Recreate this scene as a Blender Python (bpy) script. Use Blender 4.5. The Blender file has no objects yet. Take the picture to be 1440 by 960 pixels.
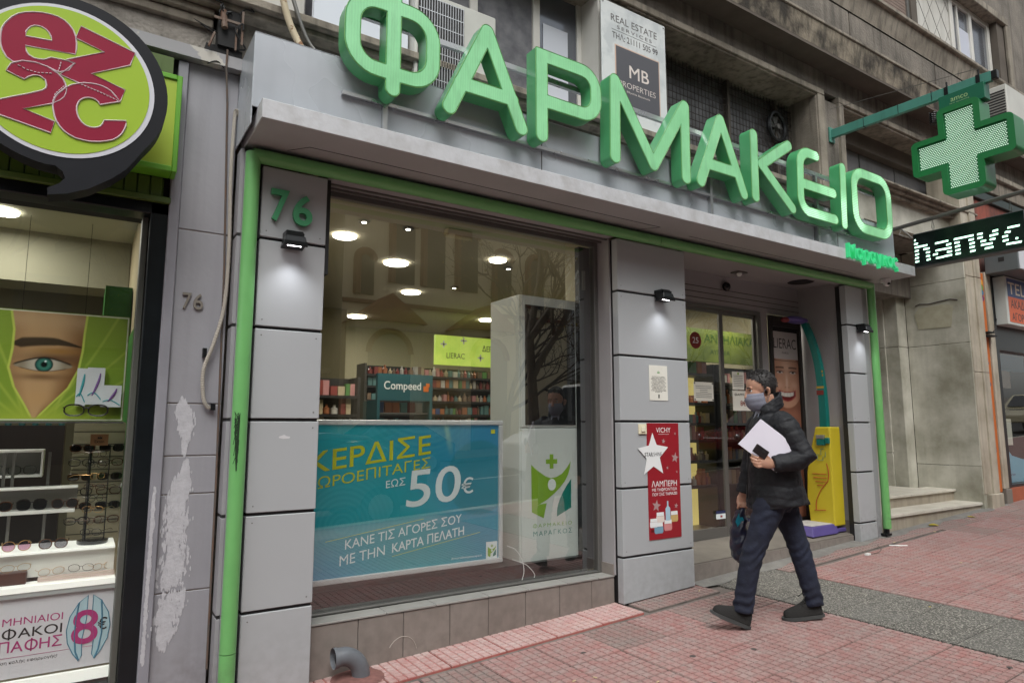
import bpy, math, random
import numpy as np
from mathutils import Vector, Matrix, Euler
random.seed(7)
SC = bpy.context.scene
COL = SC.collection
R = math.radians

# ------------------------------------------------------------------ camera
cam_d = bpy.data.cameras.new('camera'); cam = bpy.data.objects.new('camera', cam_d); COL.objects.link(cam)
cam.location = (0, -3.91, 1.5)
cam.rotation_euler = (R(90) + 0.12711, 0, -0.57766)
cam_d.lens = 23.085; cam_d.sensor_width = 36; cam_d.clip_start = .05; cam_d.clip_end = 2000
SC.camera = cam

# ------------------------------------------------------------------ light
SC.view_settings.view_transform = 'Standard'; SC.view_settings.look = 'None'
SC.view_settings.exposure = EXPO = 0.90; SC.view_settings.gamma = 1
W = bpy.data.worlds.new('World'); SC.world = W; W.use_nodes = True
wn = W.node_tree; wn.nodes.clear()
sky = wn.nodes.new('ShaderNodeTexSky'); sky.sky_type = 'NISHITA'; sky.sun_disc = False
sky.sun_elevation = R(58); sky.sun_rotation = R(200); sky.air_density = 1.2; sky.dust_density = 4; sky.ozone_density = 1
bw = wn.nodes.new('ShaderNodeRGBToBW'); mxs = wn.nodes.new('ShaderNodeMix'); mxs.data_type = 'RGBA'
mxs.inputs[0].default_value = .86
tint = wn.nodes.new('ShaderNodeMix'); tint.data_type = 'RGBA'; tint.blend_type = 'MULTIPLY'; tint.inputs[0].default_value = 1
tint.inputs[7].default_value = (.98, 1.0, .985, 1)
bg = wn.nodes.new('ShaderNodeBackground'); bg.inputs[1].default_value = .13
wo = wn.nodes.new('ShaderNodeOutputWorld')
wn.links.new(sky.outputs[0], bw.inputs[0]); wn.links.new(sky.outputs[0], mxs.inputs[6]); wn.links.new(bw.outputs[0], mxs.inputs[7])
wn.links.new(mxs.outputs[2], tint.inputs[6]); wn.links.new(tint.outputs[2], bg.inputs[0]); wn.links.new(bg.outputs[0], wo.inputs[0])
sd = bpy.data.lights.new('sun', 'SUN'); sd.energy = .7; sd.angle = R(32); sd.color = (1, .97, .94)
sun = bpy.data.objects.new('sun', sd); COL.objects.link(sun)
# light travels from the street side, from high up and a little from the left
SUNV = Vector((-.30, -.62, .95)).normalized()
sun.rotation_euler = SUNV.to_track_quat('Z', 'Y').to_euler()
sky.sun_elevation = math.asin(SUNV.z); sky.sun_rotation = math.atan2(SUNV.x, SUNV.y)

# ------------------------------------------------------------------ helpers
WL = {}
def put(o, label=None, cat=None, group=None, kind=None):
    if label: o['label'] = label
    if cat: o['category'] = cat
    if group: o['group'] = group
    if kind: o['kind'] = kind
    return o
def thing(name, label, cat, loc=(0, 0, 0), rz=0, group=None, kind=None):
    o = bpy.data.objects.new(name, None); COL.objects.link(o)
    o.empty_display_size = .1
    o.location = loc; o.rotation_euler = (0, 0, rz); WL[o] = Vector(loc)
    return put(o, label, cat, group, kind)

class B:
    def __init__(s): s.v = []; s.f = []; s.m = []
    def add(s, V, F, m=0):
        n = len(s.v); s.v.extend([tuple(p) for p in V])
        for f in F: s.f.append(tuple(i + n for i in f)); s.m.append(m)
        return s
    def box(s, x0, x1, y0, y1, z0, z1, m=0):
        V = [(x0,y0,z0),(x1,y0,z0),(x1,y1,z0),(x0,y1,z0),(x0,y0,z1),(x1,y0,z1),(x1,y1,z1),(x0,y1,z1)]
        return s.add(V, [(0,3,2,1),(4,5,6,7),(0,1,5,4),(1,2,6,5),(2,3,7,6),(3,0,4,7)], m)
    def hexa(s, P, m=0):     # 8 points, bottom ring then top ring
        return s.add(P, [(0,3,2,1),(4,5,6,7),(0,1,5,4),(1,2,6,5),(2,3,7,6),(3,0,4,7)], m)
    def quad(s, a, b, c, d, m=0): return s.add([a, b, c, d], [(0,1,2,3)], m)
    def obox(s, P0, u, v, n, a, b, c, m=0):   # oriented box from corner
        P0, u, v, n = Vector(P0), Vector(u)*a, Vector(v)*b, Vector(n)*c
        return s.hexa([P0, P0+u, P0+u+v, P0+v, P0+n, P0+u+n, P0+u+v+n, P0+v+n], m)
    def tube(s, pts, r, seg=8, m=0, closed=False, cap=True):
        pts = [Vector(p) for p in pts]; n = len(pts)
        rr = r if isinstance(r, (list, tuple)) else [r]*n
        up = None; rings = []
        for i, p in enumerate(pts):
            if closed: t = pts[(i+1) % n] - pts[i-1]
            else: t = pts[min(i+1, n-1)] - pts[max(i-1, 0)]
            if t.length < 1e-9: t = Vector((0,0,1))
            t.normalize()
            if up is None:
                up = Vector((0,0,1)) if abs(t.z) < .9 else Vector((1,0,0))
            a = up - t*up.dot(t)
            if a.length < 1e-6: a = t.orthogonal()
            a.normalize(); b = t.cross(a); up = a
            rings.append([p + a*(rr[i]*math.cos(2*math.pi*k/seg)) + b*(rr[i]*math.sin(2*math.pi*k/seg)) for k in range(seg)])
        V = [q for g in rings for q in g]; F = []
        for i in range(n if closed else n-1):
            j = (i+1) % n
            for k in range(seg):
                l = (k+1) % seg
                F.append((i*seg+k, i*seg+l, j*seg+l, j*seg+k))
        if cap and not closed:
            F.append(tuple(range(seg))[::-1]); F.append(tuple((n-1)*seg+k for k in range(seg)))
        return s.add(V, F, m)
    def cyl(s, a, b, r, seg=16, m=0, r2=None): return s.tube([a, b], [r, r if r2 is None else r2], seg, m)
    def lathe(s, prof, c, axis=(0,0,1), seg=20, m=0):   # prof: (radius, height)
        ax = Vector(axis).normalized(); a = ax.orthogonal().normalized(); b = ax.cross(a); c = Vector(c)
        V = []; F = []
        for r, h in prof:
            for k in range(seg):
                t = 2*math.pi*k/seg; V.append(c + ax*h + a*(r*math.cos(t)) + b*(r*math.sin(t)))
        for i in range(len(prof)-1):
            for k in range(seg):
                l = (k+1) % seg; F.append((i*seg+k, i*seg+l, (i+1)*seg+l, (i+1)*seg+k))
        F.append(tuple(range(seg))[::-1]); F.append(tuple((len(prof)-1)*seg+k for k in range(seg)))
        return s.add(V, F, m)
    def sph(s, c, r, seg=14, rings=8, m=0, sc=(1,1,1)):
        V = []; F = []; c = Vector(c)
        for i in range(rings+1):
            ph = math.pi*i/rings
            for k in range(seg):
                t = 2*math.pi*k/seg
                V.append(c + Vector((r*sc[0]*math.sin(ph)*math.cos(t), r*sc[1]*math.sin(ph)*math.sin(t), r*sc[2]*math.cos(ph))))
        for i in range(rings):
            for k in range(seg):
                l = (k+1) % seg; F.append((i*seg+k, (i+1)*seg+k, (i+1)*seg+l, i*seg+l))
        return s.add(V, F, m)
    def flat(s, pts, P0, u, v, n, h, d=0.0, m=0):       # simple convex/concave polygon print, lifted by h, thickness d
        u, v, n, P0 = Vector(u), Vector(v), Vector(n), Vector(P0)
        V, F = curve_mesh([pts], d/2)
        return s.add([P0 + u*p[0] + v*p[1] + n*(h + p[2] + d/2) for p in V], F, m)
    def build(s, name, mats, parent=None, smooth=None, bevel=0, local=False, label=None, cat=None, group=None, kind=None, seg=1):
        me = bpy.data.meshes.new(name)
        off = Vector((0,0,0))
        if parent is not None and not local: off = WL.get(parent, Vector((0,0,0)))
        me.from_pydata([tuple(Vector(p) - off) for p in s.v], [], s.f)
        if not isinstance(mats, (list, tuple)): mats = [mats]
        for q in mats: me.materials.append(q)
        if len(mats) > 1: me.polygons.foreach_set('material_index', s.m)
        if smooth is not None:
            me.polygons.foreach_set('use_smooth', [True]*len(me.polygons))
            try: me.set_sharp_from_angle(angle=R(smooth))
            except Exception: pass
        me.update()
        o = bpy.data.objects.new(name, me); COL.objects.link(o)
        WL[o] = off
        if parent is not None: o.parent = parent
        if bevel:
            b = o.modifiers.new('bevel', 'BEVEL'); b.width = bevel; b.segments = seg; b.limit_method = 'ANGLE'; b.angle_limit = R(40)
        return put(o, label, cat, group, kind)

def curve_mesh(loops, extrude=0, bevel=0, offset=0, bres=1):
    c = bpy.data.curves.new('c', 'CURVE'); c.dimensions = '2D'; c.fill_mode = 'BOTH'; c.extrude = extrude
    c.bevel_depth = bevel; c.bevel_resolution = bres; c.offset = offset
    for L in loops:
        sp = c.splines.new('POLY'); sp.points.add(len(L)-1)
        for i, p in enumerate(L): sp.points[i].co = (p[0], p[1], 0, 1)
        sp.use_cyclic_u = True
    o = bpy.data.objects.new('c', c); me = bpy.data.meshes.new_from_object(o)
    V = [tuple(v.co) for v in me.vertices]; F = [tuple(p.vertices) for p in me.polygons]
    bpy.data.objects.remove(o); bpy.data.curves.remove(c); bpy.data.meshes.remove(me)
    return V, F
LOOK = str.maketrans('ΑΒΕΖΗΙΚΜΝΟΡΤΥΧ', 'ABEZHIKMNOPTYX')
def text_raw(body, extrude=0, offset=0, bevel=0, shear=0, spacing=1, res=3):
    """letters; Φ is made from an O and a stem so that its counters stay open"""
    body = body.translate(LOOK)
    if 'Φ' not in body: return text_raw0(body, extrude, offset, bevel, shear, spacing, res)
    Vo = []; Fo = []; x = 0
    def put_(V, F, gap):
        nonlocal x
        V = np.array(V, float); mn, mx = V[:,0].min(), V[:,0].max(); n = sum(len(q) for q in Vo)
        V[:,0] += x-mn; Vo.append(V); Fo.extend([tuple(i+n for i in f) for f in F]); x += mx-mn+gap
    parts = body.split('Φ'); g = .09*spacing + (.2*(spacing-1))
    for i, p in enumerate(parts):
        if i:
            V, F = text_raw0('O', extrude, offset, bevel, shear, 1, res); x0 = x; put_(V, F, g)
            w = x-g-x0; s = .045; z = extrude; yb, yt = V[:,1].min()-.07, V[:,1].max()+.07; n = sum(len(q) for q in Vo)
            Vo.append(np.array([(x0+w/2+dx, yy, zz) for zz in (-z-.0003*0, z+.0003) for dx, yy in ((-s,yb),(s,yb),(s,yt),(-s,yt))])); Fo.extend([tuple(n+k for k in q) for q in ((4,5,6,7),(0,1,5,4),(1,2,6,5),(2,3,7,6),(3,0,4,7))])
        if p: V, F = text_raw0(p, extrude, offset, bevel, shear, spacing, res); put_(V, F, g)
    return np.vstack(Vo), Fo
def text_raw0(body, extrude=0, offset=0, bevel=0, shear=0, spacing=1, res=3):
    c = bpy.data.curves.new('t', 'FONT'); c.body = body; c.extrude = extrude; c.offset = offset; c.bevel_depth = bevel
    c.shear = shear; c.space_character = spacing; c.resolution_u = res; c.bevel_resolution = 0
    o = bpy.data.objects.new('t', c); me = bpy.data.meshes.new_from_object(o)
    V = np.array([tuple(v.co) for v in me.vertices]) if len(me.vertices) else np.zeros((0,3)); F = [tuple(p.vertices) for p in me.polygons]
    bpy.data.objects.remove(o); bpy.data.curves.remove(c); bpy.data.meshes.remove(me)
    return V, F
def text(b, body, P0, u, v, n, w, h, lift=.002, d=0.0, offset=0, shear=0, spacing=1, m=0, res=5, base=True):
    """lettering: lower-left of its ink at P0, exactly w wide and h high"""
    bold = 0
    if not d and offset > .004: bold = offset*h*.75; offset = 0
    V, F = text_raw(body, .5 if d else 0, offset, 0, shear, spacing, res)
    if len(V) == 0: return
    mn, mx = V.min(0), V.max(0); P0, u, v, n = Vector(P0), Vector(u), Vector(v), Vector(n)
    sx = w/(mx[0]-mn[0]); sy = h/(mx[1]-mn[1])
    for k, (du, dv) in enumerate(((0, 0),) if not bold else ((-bold, -bold), (bold, -bold), (-bold, bold), (bold, bold))):
        b.add([P0 + u*((p[0]-mn[0])*sx+du) + v*((p[1]-mn[1])*sy+dv) + n*((lift + (p[2]+.5)*d if d else lift)+.00012*k) for p in V], F, m)

def evalmesh(o, name):
    """replace the object's mesh by the evaluated one"""
    bpy.context.view_layer.update()
    dg = bpy.context.evaluated_depsgraph_get()
    me = bpy.data.meshes.new_from_object(o.evaluated_get(dg)); me.name = name
    o.modifiers.clear(); o.data = me
    return o

# ------------------------------------------------------------------ materials
def rgb(r, g, b):
    f = lambda c: (c/255/12.92) if c/255 <= .04045 else ((c/255+.055)/1.055)**2.4
    return (f(r), f(g), f(b))
class NT:
    def __init__(s, m): s.m = m; s.t = m.node_tree
    def n(s, k, **kw):
        x = s.t.nodes.new('ShaderNode'+k)
        for a, b in kw.items(): setattr(x, a, b)
        return x
    def l(s, a, b): s.t.links.new(a, b)
def M(name, col, rough=.6, metal=0, var=0, vs=4, vcol=None, streak=0, bump=0, bs=60, emit=0, spec=.5, alpha=1, coat=0, rvar=0, vdet=5, random_=0, lo=.35, hi=.7):
    m = bpy.data.materials.new(name); m.use_nodes = True; t = NT(m); nt = m.node_tree
    p = nt.nodes['Principled BSDF']
    p.inputs['Base Color'].default_value = (*col, 1); p.inputs['Roughness'].default_value = rough; p.inputs['Metallic'].default_value = metal
    p.inputs['Specular IOR Level'].default_value = spec; p.inputs['Coat Weight'].default_value = coat; p.inputs['Coat Roughness'].default_value = .1
    geo = t.n('NewGeometry'); src = geo.outputs['Position']
    cur = None
    if var:
        no = t.n('TexNoise'); no.inputs['Scale'].default_value = vs; no.inputs['Detail'].default_value = vdet; no.inputs['Roughness'].default_value = .6
        t.l(src, no.inputs['Vector'])
        mr = t.n('MapRange'); mr.inputs[1].default_value = lo; mr.inputs[2].default_value = hi; t.l(no.outputs[0], mr.inputs[0])
        mu = t.n('Math', operation='MULTIPLY'); mu.inputs[1].default_value = var; t.l(mr.outputs[0], mu.inputs[0])
        mx = t.n('Mix', data_type='RGBA'); mx.inputs[6].default_value = (*col, 1); mx.inputs[7].default_value = (*(vcol or [c*.45 for c in col]), 1)
        t.l(mu.outputs[0], mx.inputs[0]); cur = mx.outputs[2]
    if streak:
        mp = t.n('Mapping'); mp.inputs['Scale'].default_value = (9, 9, .5); t.l(src, mp.inputs[0])
        n2 = t.n('TexNoise'); n2.inputs['Scale'].default_value = 1.6; n2.inputs['Detail'].default_value = 6; t.l(mp.outputs[0], n2.inputs['Vector'])
        mr = t.n('MapRange'); mr.inputs[1].default_value = .46; mr.inputs[2].default_value = .72; mr.inputs[4].default_value = streak; t.l(n2.outputs[0], mr.inputs[0])
        mx = t.n('Mix', data_type='RGBA'); mx.inputs[7].default_value = (.03, .027, .022, 1)
        if cur is None: mx.inputs[6].default_value = (*col, 1)
        else: t.l(cur, mx.inputs[6])
        t.l(mr.outputs[0], mx.inputs[0]); cur = mx.outputs[2]
    if random_:
        oi = t.n('ObjectInfo'); hs = t.n('HueSaturation'); mr = t.n('MapRange'); mr.inputs[3].default_value = 1-random_; mr.inputs[4].default_value = 1+random_
        t.l(oi.outputs['Random'], mr.inputs[0]); t.l(mr.outputs[0], hs.inputs['Value'])
        if cur is None: hs.inputs['Color'].default_value = (*col, 1)
        else: t.l(cur, hs.inputs['Color'])
        cur = hs.outputs[0]
    if cur is not None: t.l(cur, p.inputs['Base Color'])
    if rvar:
        n3 = t.n('TexNoise'); n3.inputs['Scale'].default_value = vs*2.3; t.l(src, n3.inputs['Vector'])
        mr = t.n('MapRange'); mr.inputs[1].default_value = .3; mr.inputs[2].default_value = .7; mr.inputs[3].default_value = max(0, rough-rvar); mr.inputs[4].default_value = rough+rvar
        t.l(n3.outputs[0], mr.inputs[0]); t.l(mr.outputs[0], p.inputs['Roughness'])
    if bump:
        n4 = t.n('TexNoise'); n4.inputs['Scale'].default_value = bs; n4.inputs['Detail'].default_value = 4; t.l(src, n4.inputs['Vector'])
        bp = t.n('Bump'); bp.inputs['Strength'].default_value = bump; bp.inputs['Distance'].default_value = .01
        t.l(n4.outputs[0], bp.inputs['Height']); t.l(bp.outputs[0], p.inputs['Normal'])
    if emit:
        p.inputs['Emission Color'].default_value = (*col, 1); p.inputs['Emission Strength'].default_value = emit
        if cur is not None: t.l(cur, p.inputs['Emission Color'])
    return m
def glassmat(name, tint=(.9,.93,.91), ior=1.5, rough=0, boost=1.0, dirt=0):
    m = bpy.data.materials.new(name); m.use_nodes = True; t = NT(m); nt = m.node_tree; nt.nodes.clear()
    out = t.n('OutputMaterial'); tr = t.n('BsdfTransparent'); tr.inputs[0].default_value = (*tint, 1)
    gl = t.n('BsdfGlossy'); gl.inputs['Roughness'].default_value = rough; gl.inputs[0].default_value = (1, 1, 1, 1)
    g = t.n('NewGeometry'); dt = t.n('VectorMath', operation='DOT_PRODUCT'); t.l(g.outputs['Normal'], dt.inputs[0]); t.l(g.outputs['Incoming'], dt.inputs[1])
    ab = t.n('Math', operation='ABSOLUTE'); t.l(dt.outputs['Value'], ab.inputs[0])
    om = t.n('Math', operation='SUBTRACT'); om.inputs[0].default_value = 1; t.l(ab.outputs[0], om.inputs[1])
    pw = t.n('Math', operation='POWER'); pw.inputs[1].default_value = 5; t.l(om.outputs[0], pw.inputs[0])
    F0 = ((ior-1)/(ior+1))**2*2*boost
    mu = t.n('Math', operation='MULTIPLY_ADD'); mu.inputs[1].default_value = 1-F0; mu.inputs[2].default_value = F0; mu.use_clamp = True; t.l(pw.outputs[0], mu.inputs[0])
    mx = t.n('MixShader'); t.l(mu.outputs[0], mx.inputs[0]); t.l(tr.outputs[0], mx.inputs[1]); t.l(gl.outputs[0], mx.inputs[2])
    t.l(mx.outputs[0], out.inputs[0]); return m
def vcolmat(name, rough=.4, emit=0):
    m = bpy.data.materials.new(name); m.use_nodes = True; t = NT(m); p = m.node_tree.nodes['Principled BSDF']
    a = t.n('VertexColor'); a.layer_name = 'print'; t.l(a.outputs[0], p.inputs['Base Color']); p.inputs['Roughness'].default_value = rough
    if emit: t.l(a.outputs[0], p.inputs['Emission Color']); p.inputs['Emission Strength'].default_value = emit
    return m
def print_panel(name, P0, u, v, w, h, nu, nv, fn, mat, parent, label=None):
    """flat print: a fine grid whose colour attribute holds the picture (fn gets arrays s,t in 0..1, returns linear rgb)"""
    P0, u, v = Vector(P0), Vector(u), Vector(v)
    S, T = np.meshgrid(np.linspace(0, 1, nu+1), np.linspace(0, 1, nv+1))
    C = fn(S, T).reshape(-1, 3)
    off = WL.get(parent, Vector((0,0,0)))
    V = np.array(P0 - off)[None] + S.reshape(-1, 1)*w*np.array(u)[None] + T.reshape(-1, 1)*h*np.array(v)[None]
    F = [(j*(nu+1)+i, j*(nu+1)+i+1, (j+1)*(nu+1)+i+1, (j+1)*(nu+1)+i) for j in range(nv) for i in range(nu)]
    me = bpy.data.meshes.new(name); me.from_pydata(V.tolist(), [], F)
    at = me.color_attributes.new('print', 'FLOAT_COLOR', 'POINT')
    at.data.foreach_set('color', np.c_[np.clip(C, 0, 1), np.ones(len(C))].astype(np.float32).ravel())
    me.materials.append(mat); o = bpy.data.objects.new(name, me); COL.objects.link(o); o.parent = parent
    return put(o, label)
def ss(a, b, x): t = np.clip((x-a)/(b-a), 0, 1); return t*t*(3-2*t)
def lerp(A, Bc, k): return A*(1-k[..., None]) + np.array(Bc)*k[..., None]

# ------------------------------------------------------------------ palette
m_panel = M('grey_composite_panel', rgb(170,173,176), .42, var=.10, vs=1.3, vcol=rgb(150,150,154), rvar=.08, bump=.02, bs=8)
m_panel_side = M('grey_panel_return', rgb(150,150,154), .5, var=.2, vs=3, streak=.08)
m_black = M('black_joint', (.012,.012,.013), .6)
m_metal = M('canopy_steel', rgb(184,189,196), .3, metal=.15, var=.5, vs=1.1, vcol=rgb(152,158,164), rvar=.1, bump=.04, bs=2.5, streak=.05)
m_fascia = M('fascia_paint', rgb(200,202,206), .5, var=.55, vs=8, vcol=rgb(160,158,156), streak=.06, bump=.2, bs=30, lo=.42, hi=.72, vdet=9)
m_soffit = M('canopy_soffit', rgb(172,173,174), .55, var=.3, vs=2, vcol=rgb(140,138,136))
m_greenpipe = M('green_pipe_paint', rgb(112,178,106), .38, var=.35, vs=5, vcol=rgb(92,160,90), coat=.3, rvar=.08, bump=.02, bs=20)
m_dado = M('dado_tile', rgb(138,130,124), .5, var=.5, vs=3.5, vcol=rgb(112,103,97), bump=.05, bs=30, random_=.05, streak=.1)
m_grout = M('grout', rgb(84,80,76), .9)
m_sill = M('sill_tile', rgb(150,149,145), .4, var=.4, vs=6, vcol=rgb(122,120,116), random_=.05)
m_alum = M('brushed_aluminium', rgb(188,190,192), .32, metal=.85, rvar=.08)
m_alum_d = M('dull_aluminium', rgb(120,119,116), .42, metal=.6)
m_darkframe = M('dark_window_frame', rgb(34,36,38), .3, metal=.4)
m_reveal = M('painted_reveal', rgb(158,156,158), .6, var=.3, vs=2.2, vcol=rgb(135,132,130))
m_glass = glassmat('window_glass', (.88,.90,.88), 1.5, 0, 2.6)
m_glass2 = glassmat('door_glass', (.80,.82,.79), 1.55, 0, 1.25)
m_white = M('white_print', rgb(232,234,234), .4)
m_txt_dark = M('dark_print', rgb(48,46,48), .5)
m_stone = M('old_render', rgb(134,127,118), .9, var=.9, vs=1.8, vcol=rgb(88,83,77), streak=.55, bump=.9, bs=38)
m_frieze = M('combed_render', rgb(164,158,150), .95, var=.7, vs=9, vcol=rgb(100,95,88), streak=.25, bump=1.0, bs=55)
m_mould = M('stone_moulding', rgb(156,148,135), .85, var=.8, vs=2.6, vcol=rgb(100,92,82), streak=.6, bump=.4, bs=50)
m_band = M('stained_band', rgb(146,136,120), .85, var=1, vs=3.2, vcol=rgb(60,54,47), streak=.9, bump=.5, bs=40, lo=.4, hi=.62)
m_soffit_u = M('grey_underside', rgb(96,88,80), .9, var=.6, vs=2, vcol=rgb(60,54,49))
m_marble = M('veined_marble', rgb(200,198,186), .45, var=.95, vs=1.7, vcol=rgb(142,140,124), streak=.12, bump=.1, bs=14, vdet=10, lo=.38, hi=.66)
m_step = M('marble_step', rgb(205,200,188), .45, var=.5, vs=5, vcol=rgb(168,160,146), bump=.05, bs=30)
m_greypaint = M('grey_wall_paint', rgb(150,150,156), .6, var=.35, vs=1.6, vcol=rgb(128,127,132), streak=.12, bump=.12, bs=30)
m_frame_w = M('white_window_frame', rgb(206,204,198), .45, var=.3, vs=4, vcol=rgb(170,166,158))
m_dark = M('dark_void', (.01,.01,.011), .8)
m_winglass = M('upper_window_glass', rgb(118,122,130), .12, metal=.5, var=.5, vs=1.2, vcol=rgb(78,80,88), spec=.8)

def splash(m, amt=.5):
    # rain splash and street dirt sticking to the lowest half metre
    t = NT(m); p = m.node_tree.nodes['Principled BSDF']; lk = p.inputs['Base Color'].links; src = lk[0].from_socket if lk else None
    g = t.n('NewGeometry'); sx = t.n('SeparateXYZ'); t.l(g.outputs['Position'], sx.inputs[0])
    gr = t.n('Math', operation='MULTIPLY_ADD'); gr.inputs[1].default_value = -.047; t.l(sx.outputs[0], gr.inputs[0]); t.l(sx.outputs[2], gr.inputs[2])
    mr = t.n('MapRange'); mr.inputs[1].default_value = .42; mr.inputs[2].default_value = -.03; t.l(gr.outputs[0], mr.inputs[0])
    n = t.n('TexNoise'); n.inputs['Scale'].default_value = 16; n.inputs['Detail'].default_value = 9; t.l(g.outputs['Position'], n.inputs['Vector'])
    n2 = t.n('MapRange'); n2.inputs[1].default_value = .38; n2.inputs[2].default_value = .68; t.l(n.outputs[0], n2.inputs[0])
    mu = t.n('Math', operation='MULTIPLY'); t.l(mr.outputs[0], mu.inputs[0]); t.l(n2.outputs[0], mu.inputs[1]); m3 = t.n('Math', operation='MULTIPLY'); m3.inputs[1].default_value = amt; m3.use_clamp = True; t.l(mu.outputs[0], m3.inputs[0])
    mx = t.n('Mix', data_type='RGBA'); mx.inputs[7].default_value = (*rgb(84,78,72), 1)
    if src: t.l(src, mx.inputs[6])
    else: mx.inputs[6].default_value = p.inputs['Base Color'].default_value
    t.l(m3.outputs[0], mx.inputs[0]); t.l(mx.outputs[2], p.inputs['Base Color'])
for m_, a_ in ((m_panel, .22), (m_dado, .35), (m_panel_side, .5), (m_greypaint, .5), (m_greenpipe, .4)): splash(m_, a_)
# pavement
def gz(x): return .047*(x-.75)
SL = math.atan(.047)
m_asphalt = M('asphalt', (.05,.05,.052), .9, var=.5, vs=30, bump=.5, bs=90)
m_bed = M('paving_mortar', rgb(122,112,106), .95, var=.8, vs=5, vcol=rgb(84,80,78), bump=.3, bs=80)
def tilemat(name, c, c2, c3, grime=.7):
    m = M(name, c, .85, var=.85, vs=2.1, vcol=c2, bump=.35, bs=160, random_=.07, lo=.38, hi=.66)
    # worn grey film and chewing-gum spots lying over the colour
    t = NT(m); nt = m.node_tree; p = nt.nodes['Principled BSDF']; link = p.inputs['Base Color'].links[0].from_socket
    g = t.n('NewGeometry'); n = t.n('TexNoise'); n.inputs['Scale'].default_value = 11; n.inputs['Detail'].default_value = 8; n.inputs['Roughness'].default_value = .75
    t.l(g.outputs['Position'], n.inputs['Vector'])
    mr = t.n('MapRange'); mr.inputs[1].default_value = .42; mr.inputs[2].default_value = .66; mr.inputs[4].default_value = grime; t.l(n.outputs[0], mr.inputs[0])
    mx = t.n('Mix', data_type='RGBA'); mx.inputs[7].default_value = (*c3, 1); t.l(link, mx.inputs[6]); t.l(mr.outputs[0], mx.inputs[0]); t.l(mx.outputs[2], p.inputs['Base Color'])
    return m
m_red = tilemat('red_paver', rgb(158,114,110), rgb(148,118,114), rgb(158,147,143), .72)
m_pink = tilemat('pink_paver', rgb(186,152,148), rgb(168,122,117), rgb(190,176,172), .75)
m_grime = tilemat('grey_worn_paver', rgb(146,122,117), rgb(146,110,106), rgb(134,128,123), .8)
m_agg = bpy.data.materials.new('washed_aggregate'); m_agg.use_nodes = True
t = NT(m_agg); p = m_agg.node_tree.nodes['Principled BSDF']; g = t.n('NewGeometry')
vo = t.n('TexVoronoi'); vo.inputs['Scale'].default_value = 130; t.l(g.outputs['Position'], vo.inputs['Vector'])
cr = t.n('ValToRGB'); e = cr.color_ramp; e.elements[0].color = (*rgb(66,64,60),1); e.elements[0].position = .1; e.elements[1].color = (*rgb(168,164,154),1); e.elements[1].position = .95
x = e.elements.new(.62); x.color = (*rgb(96,93,88),1)
sx = t.n('SeparateColor'); t.l(vo.outputs['Color'], sx.inputs[0]); t.l(sx.outputs[0], cr.inputs[0])
no = t.n('TexNoise'); no.inputs['Scale'].default_value = 3; no.inputs['Detail'].default_value = 6; t.l(g.outputs['Position'], no.inputs['Vector'])
mr = t.n('MapRange'); mr.inputs[1].default_value=.35; mr.inputs[2].default_value=.7; mr.inputs[4].default_value=.55; t.l(no.outputs[0], mr.inputs[0])
mx = t.n('Mix', data_type='RGBA'); mx.inputs[7].default_value = (*rgb(112,110,106),1); t.l(cr.outputs[0], mx.inputs[6]); t.l(mr.outputs[0], mx.inputs[0]); t.l(mx.outputs[2], p.inputs['Base Color'])
bp = t.n('Bump'); bp.inputs['Strength'].default_value=.5; bp.inputs['Distance'].default_value=.006; t.l(vo.outputs['Distance'], bp.inputs['Height']); t.l(bp.outputs[0], p.inputs['Normal']); p.inputs['Roughness'].default_value=.85

# ------------------------------------------------------------------ ground, road, pavement
b = B(); b.quad((-120,-140,gz(-120)-.32), (160,-140,gz(160)-.32), (160,60,gz(160)-.32), (-120,60,gz(-120)-.32))
b.build('ground', M('packed_ground', rgb(110,104,96), .95, var=.5, vs=2), kind='structure')
b = B(); b.quad((-60,-14.4,gz(-60)-.14), (80,-14.4,gz(80)-.14), (80,-4.9,gz(80)-.14), (-60,-4.9,gz(-60)-.14))
b.build('road', m_asphalt, kind='structure')
b = B()
for k in range(-15, 20): b.hexa([(k*4+x_, y_, gz(k*4+x_)+z_) for z_ in (-.136,-.132) for x_, y_ in ((0,-9.72),(2,-9.72),(2,-9.6),(0,-9.6))])
b.build('lane_line', M('road_paint', rgb(210,208,200), .7), kind='structure')
b = B(); b.hexa([(-60,-4.7,gz(-60)-.5),(80,-4.7,gz(80)-.5),(80,.6,gz(80)-.5),(-60,.6,gz(-60)-.5),(-60,-4.7,gz(-60)-.012),(80,-4.7,gz(80)-.012),(80,.6,gz(80)-.012),(-60,.6,gz(-60)-.012)])
pav = b.build('pavement', m_bed, kind='structure')
b = B(); b.hexa([(-60,-4.9,gz(-60)-.5),(80,-4.9,gz(80)-.5),(80,-4.7,gz(80)-.5),(-60,-4.7,gz(-60)-.5),(-60,-4.9,gz(-60)),(80,-4.9,gz(80)),(80,-4.7,gz(80)),(-60,-4.7,gz(-60))])
b.build('kerb', m_marble, kind='structure')
b = B(); b.hexa([(-60,-18,gz(-60)-.5),(80,-18,gz(80)-.5),(80,-14.4,gz(80)-.5),(-60,-14.4,gz(-60)-.5),(-60,-18,gz(-60)),(80,-18,gz(80)),(80,-14.4,gz(80)),(-60,-14.4,gz(-60))])
b.build('far_pavement', m_bed, kind='structure')

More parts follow.
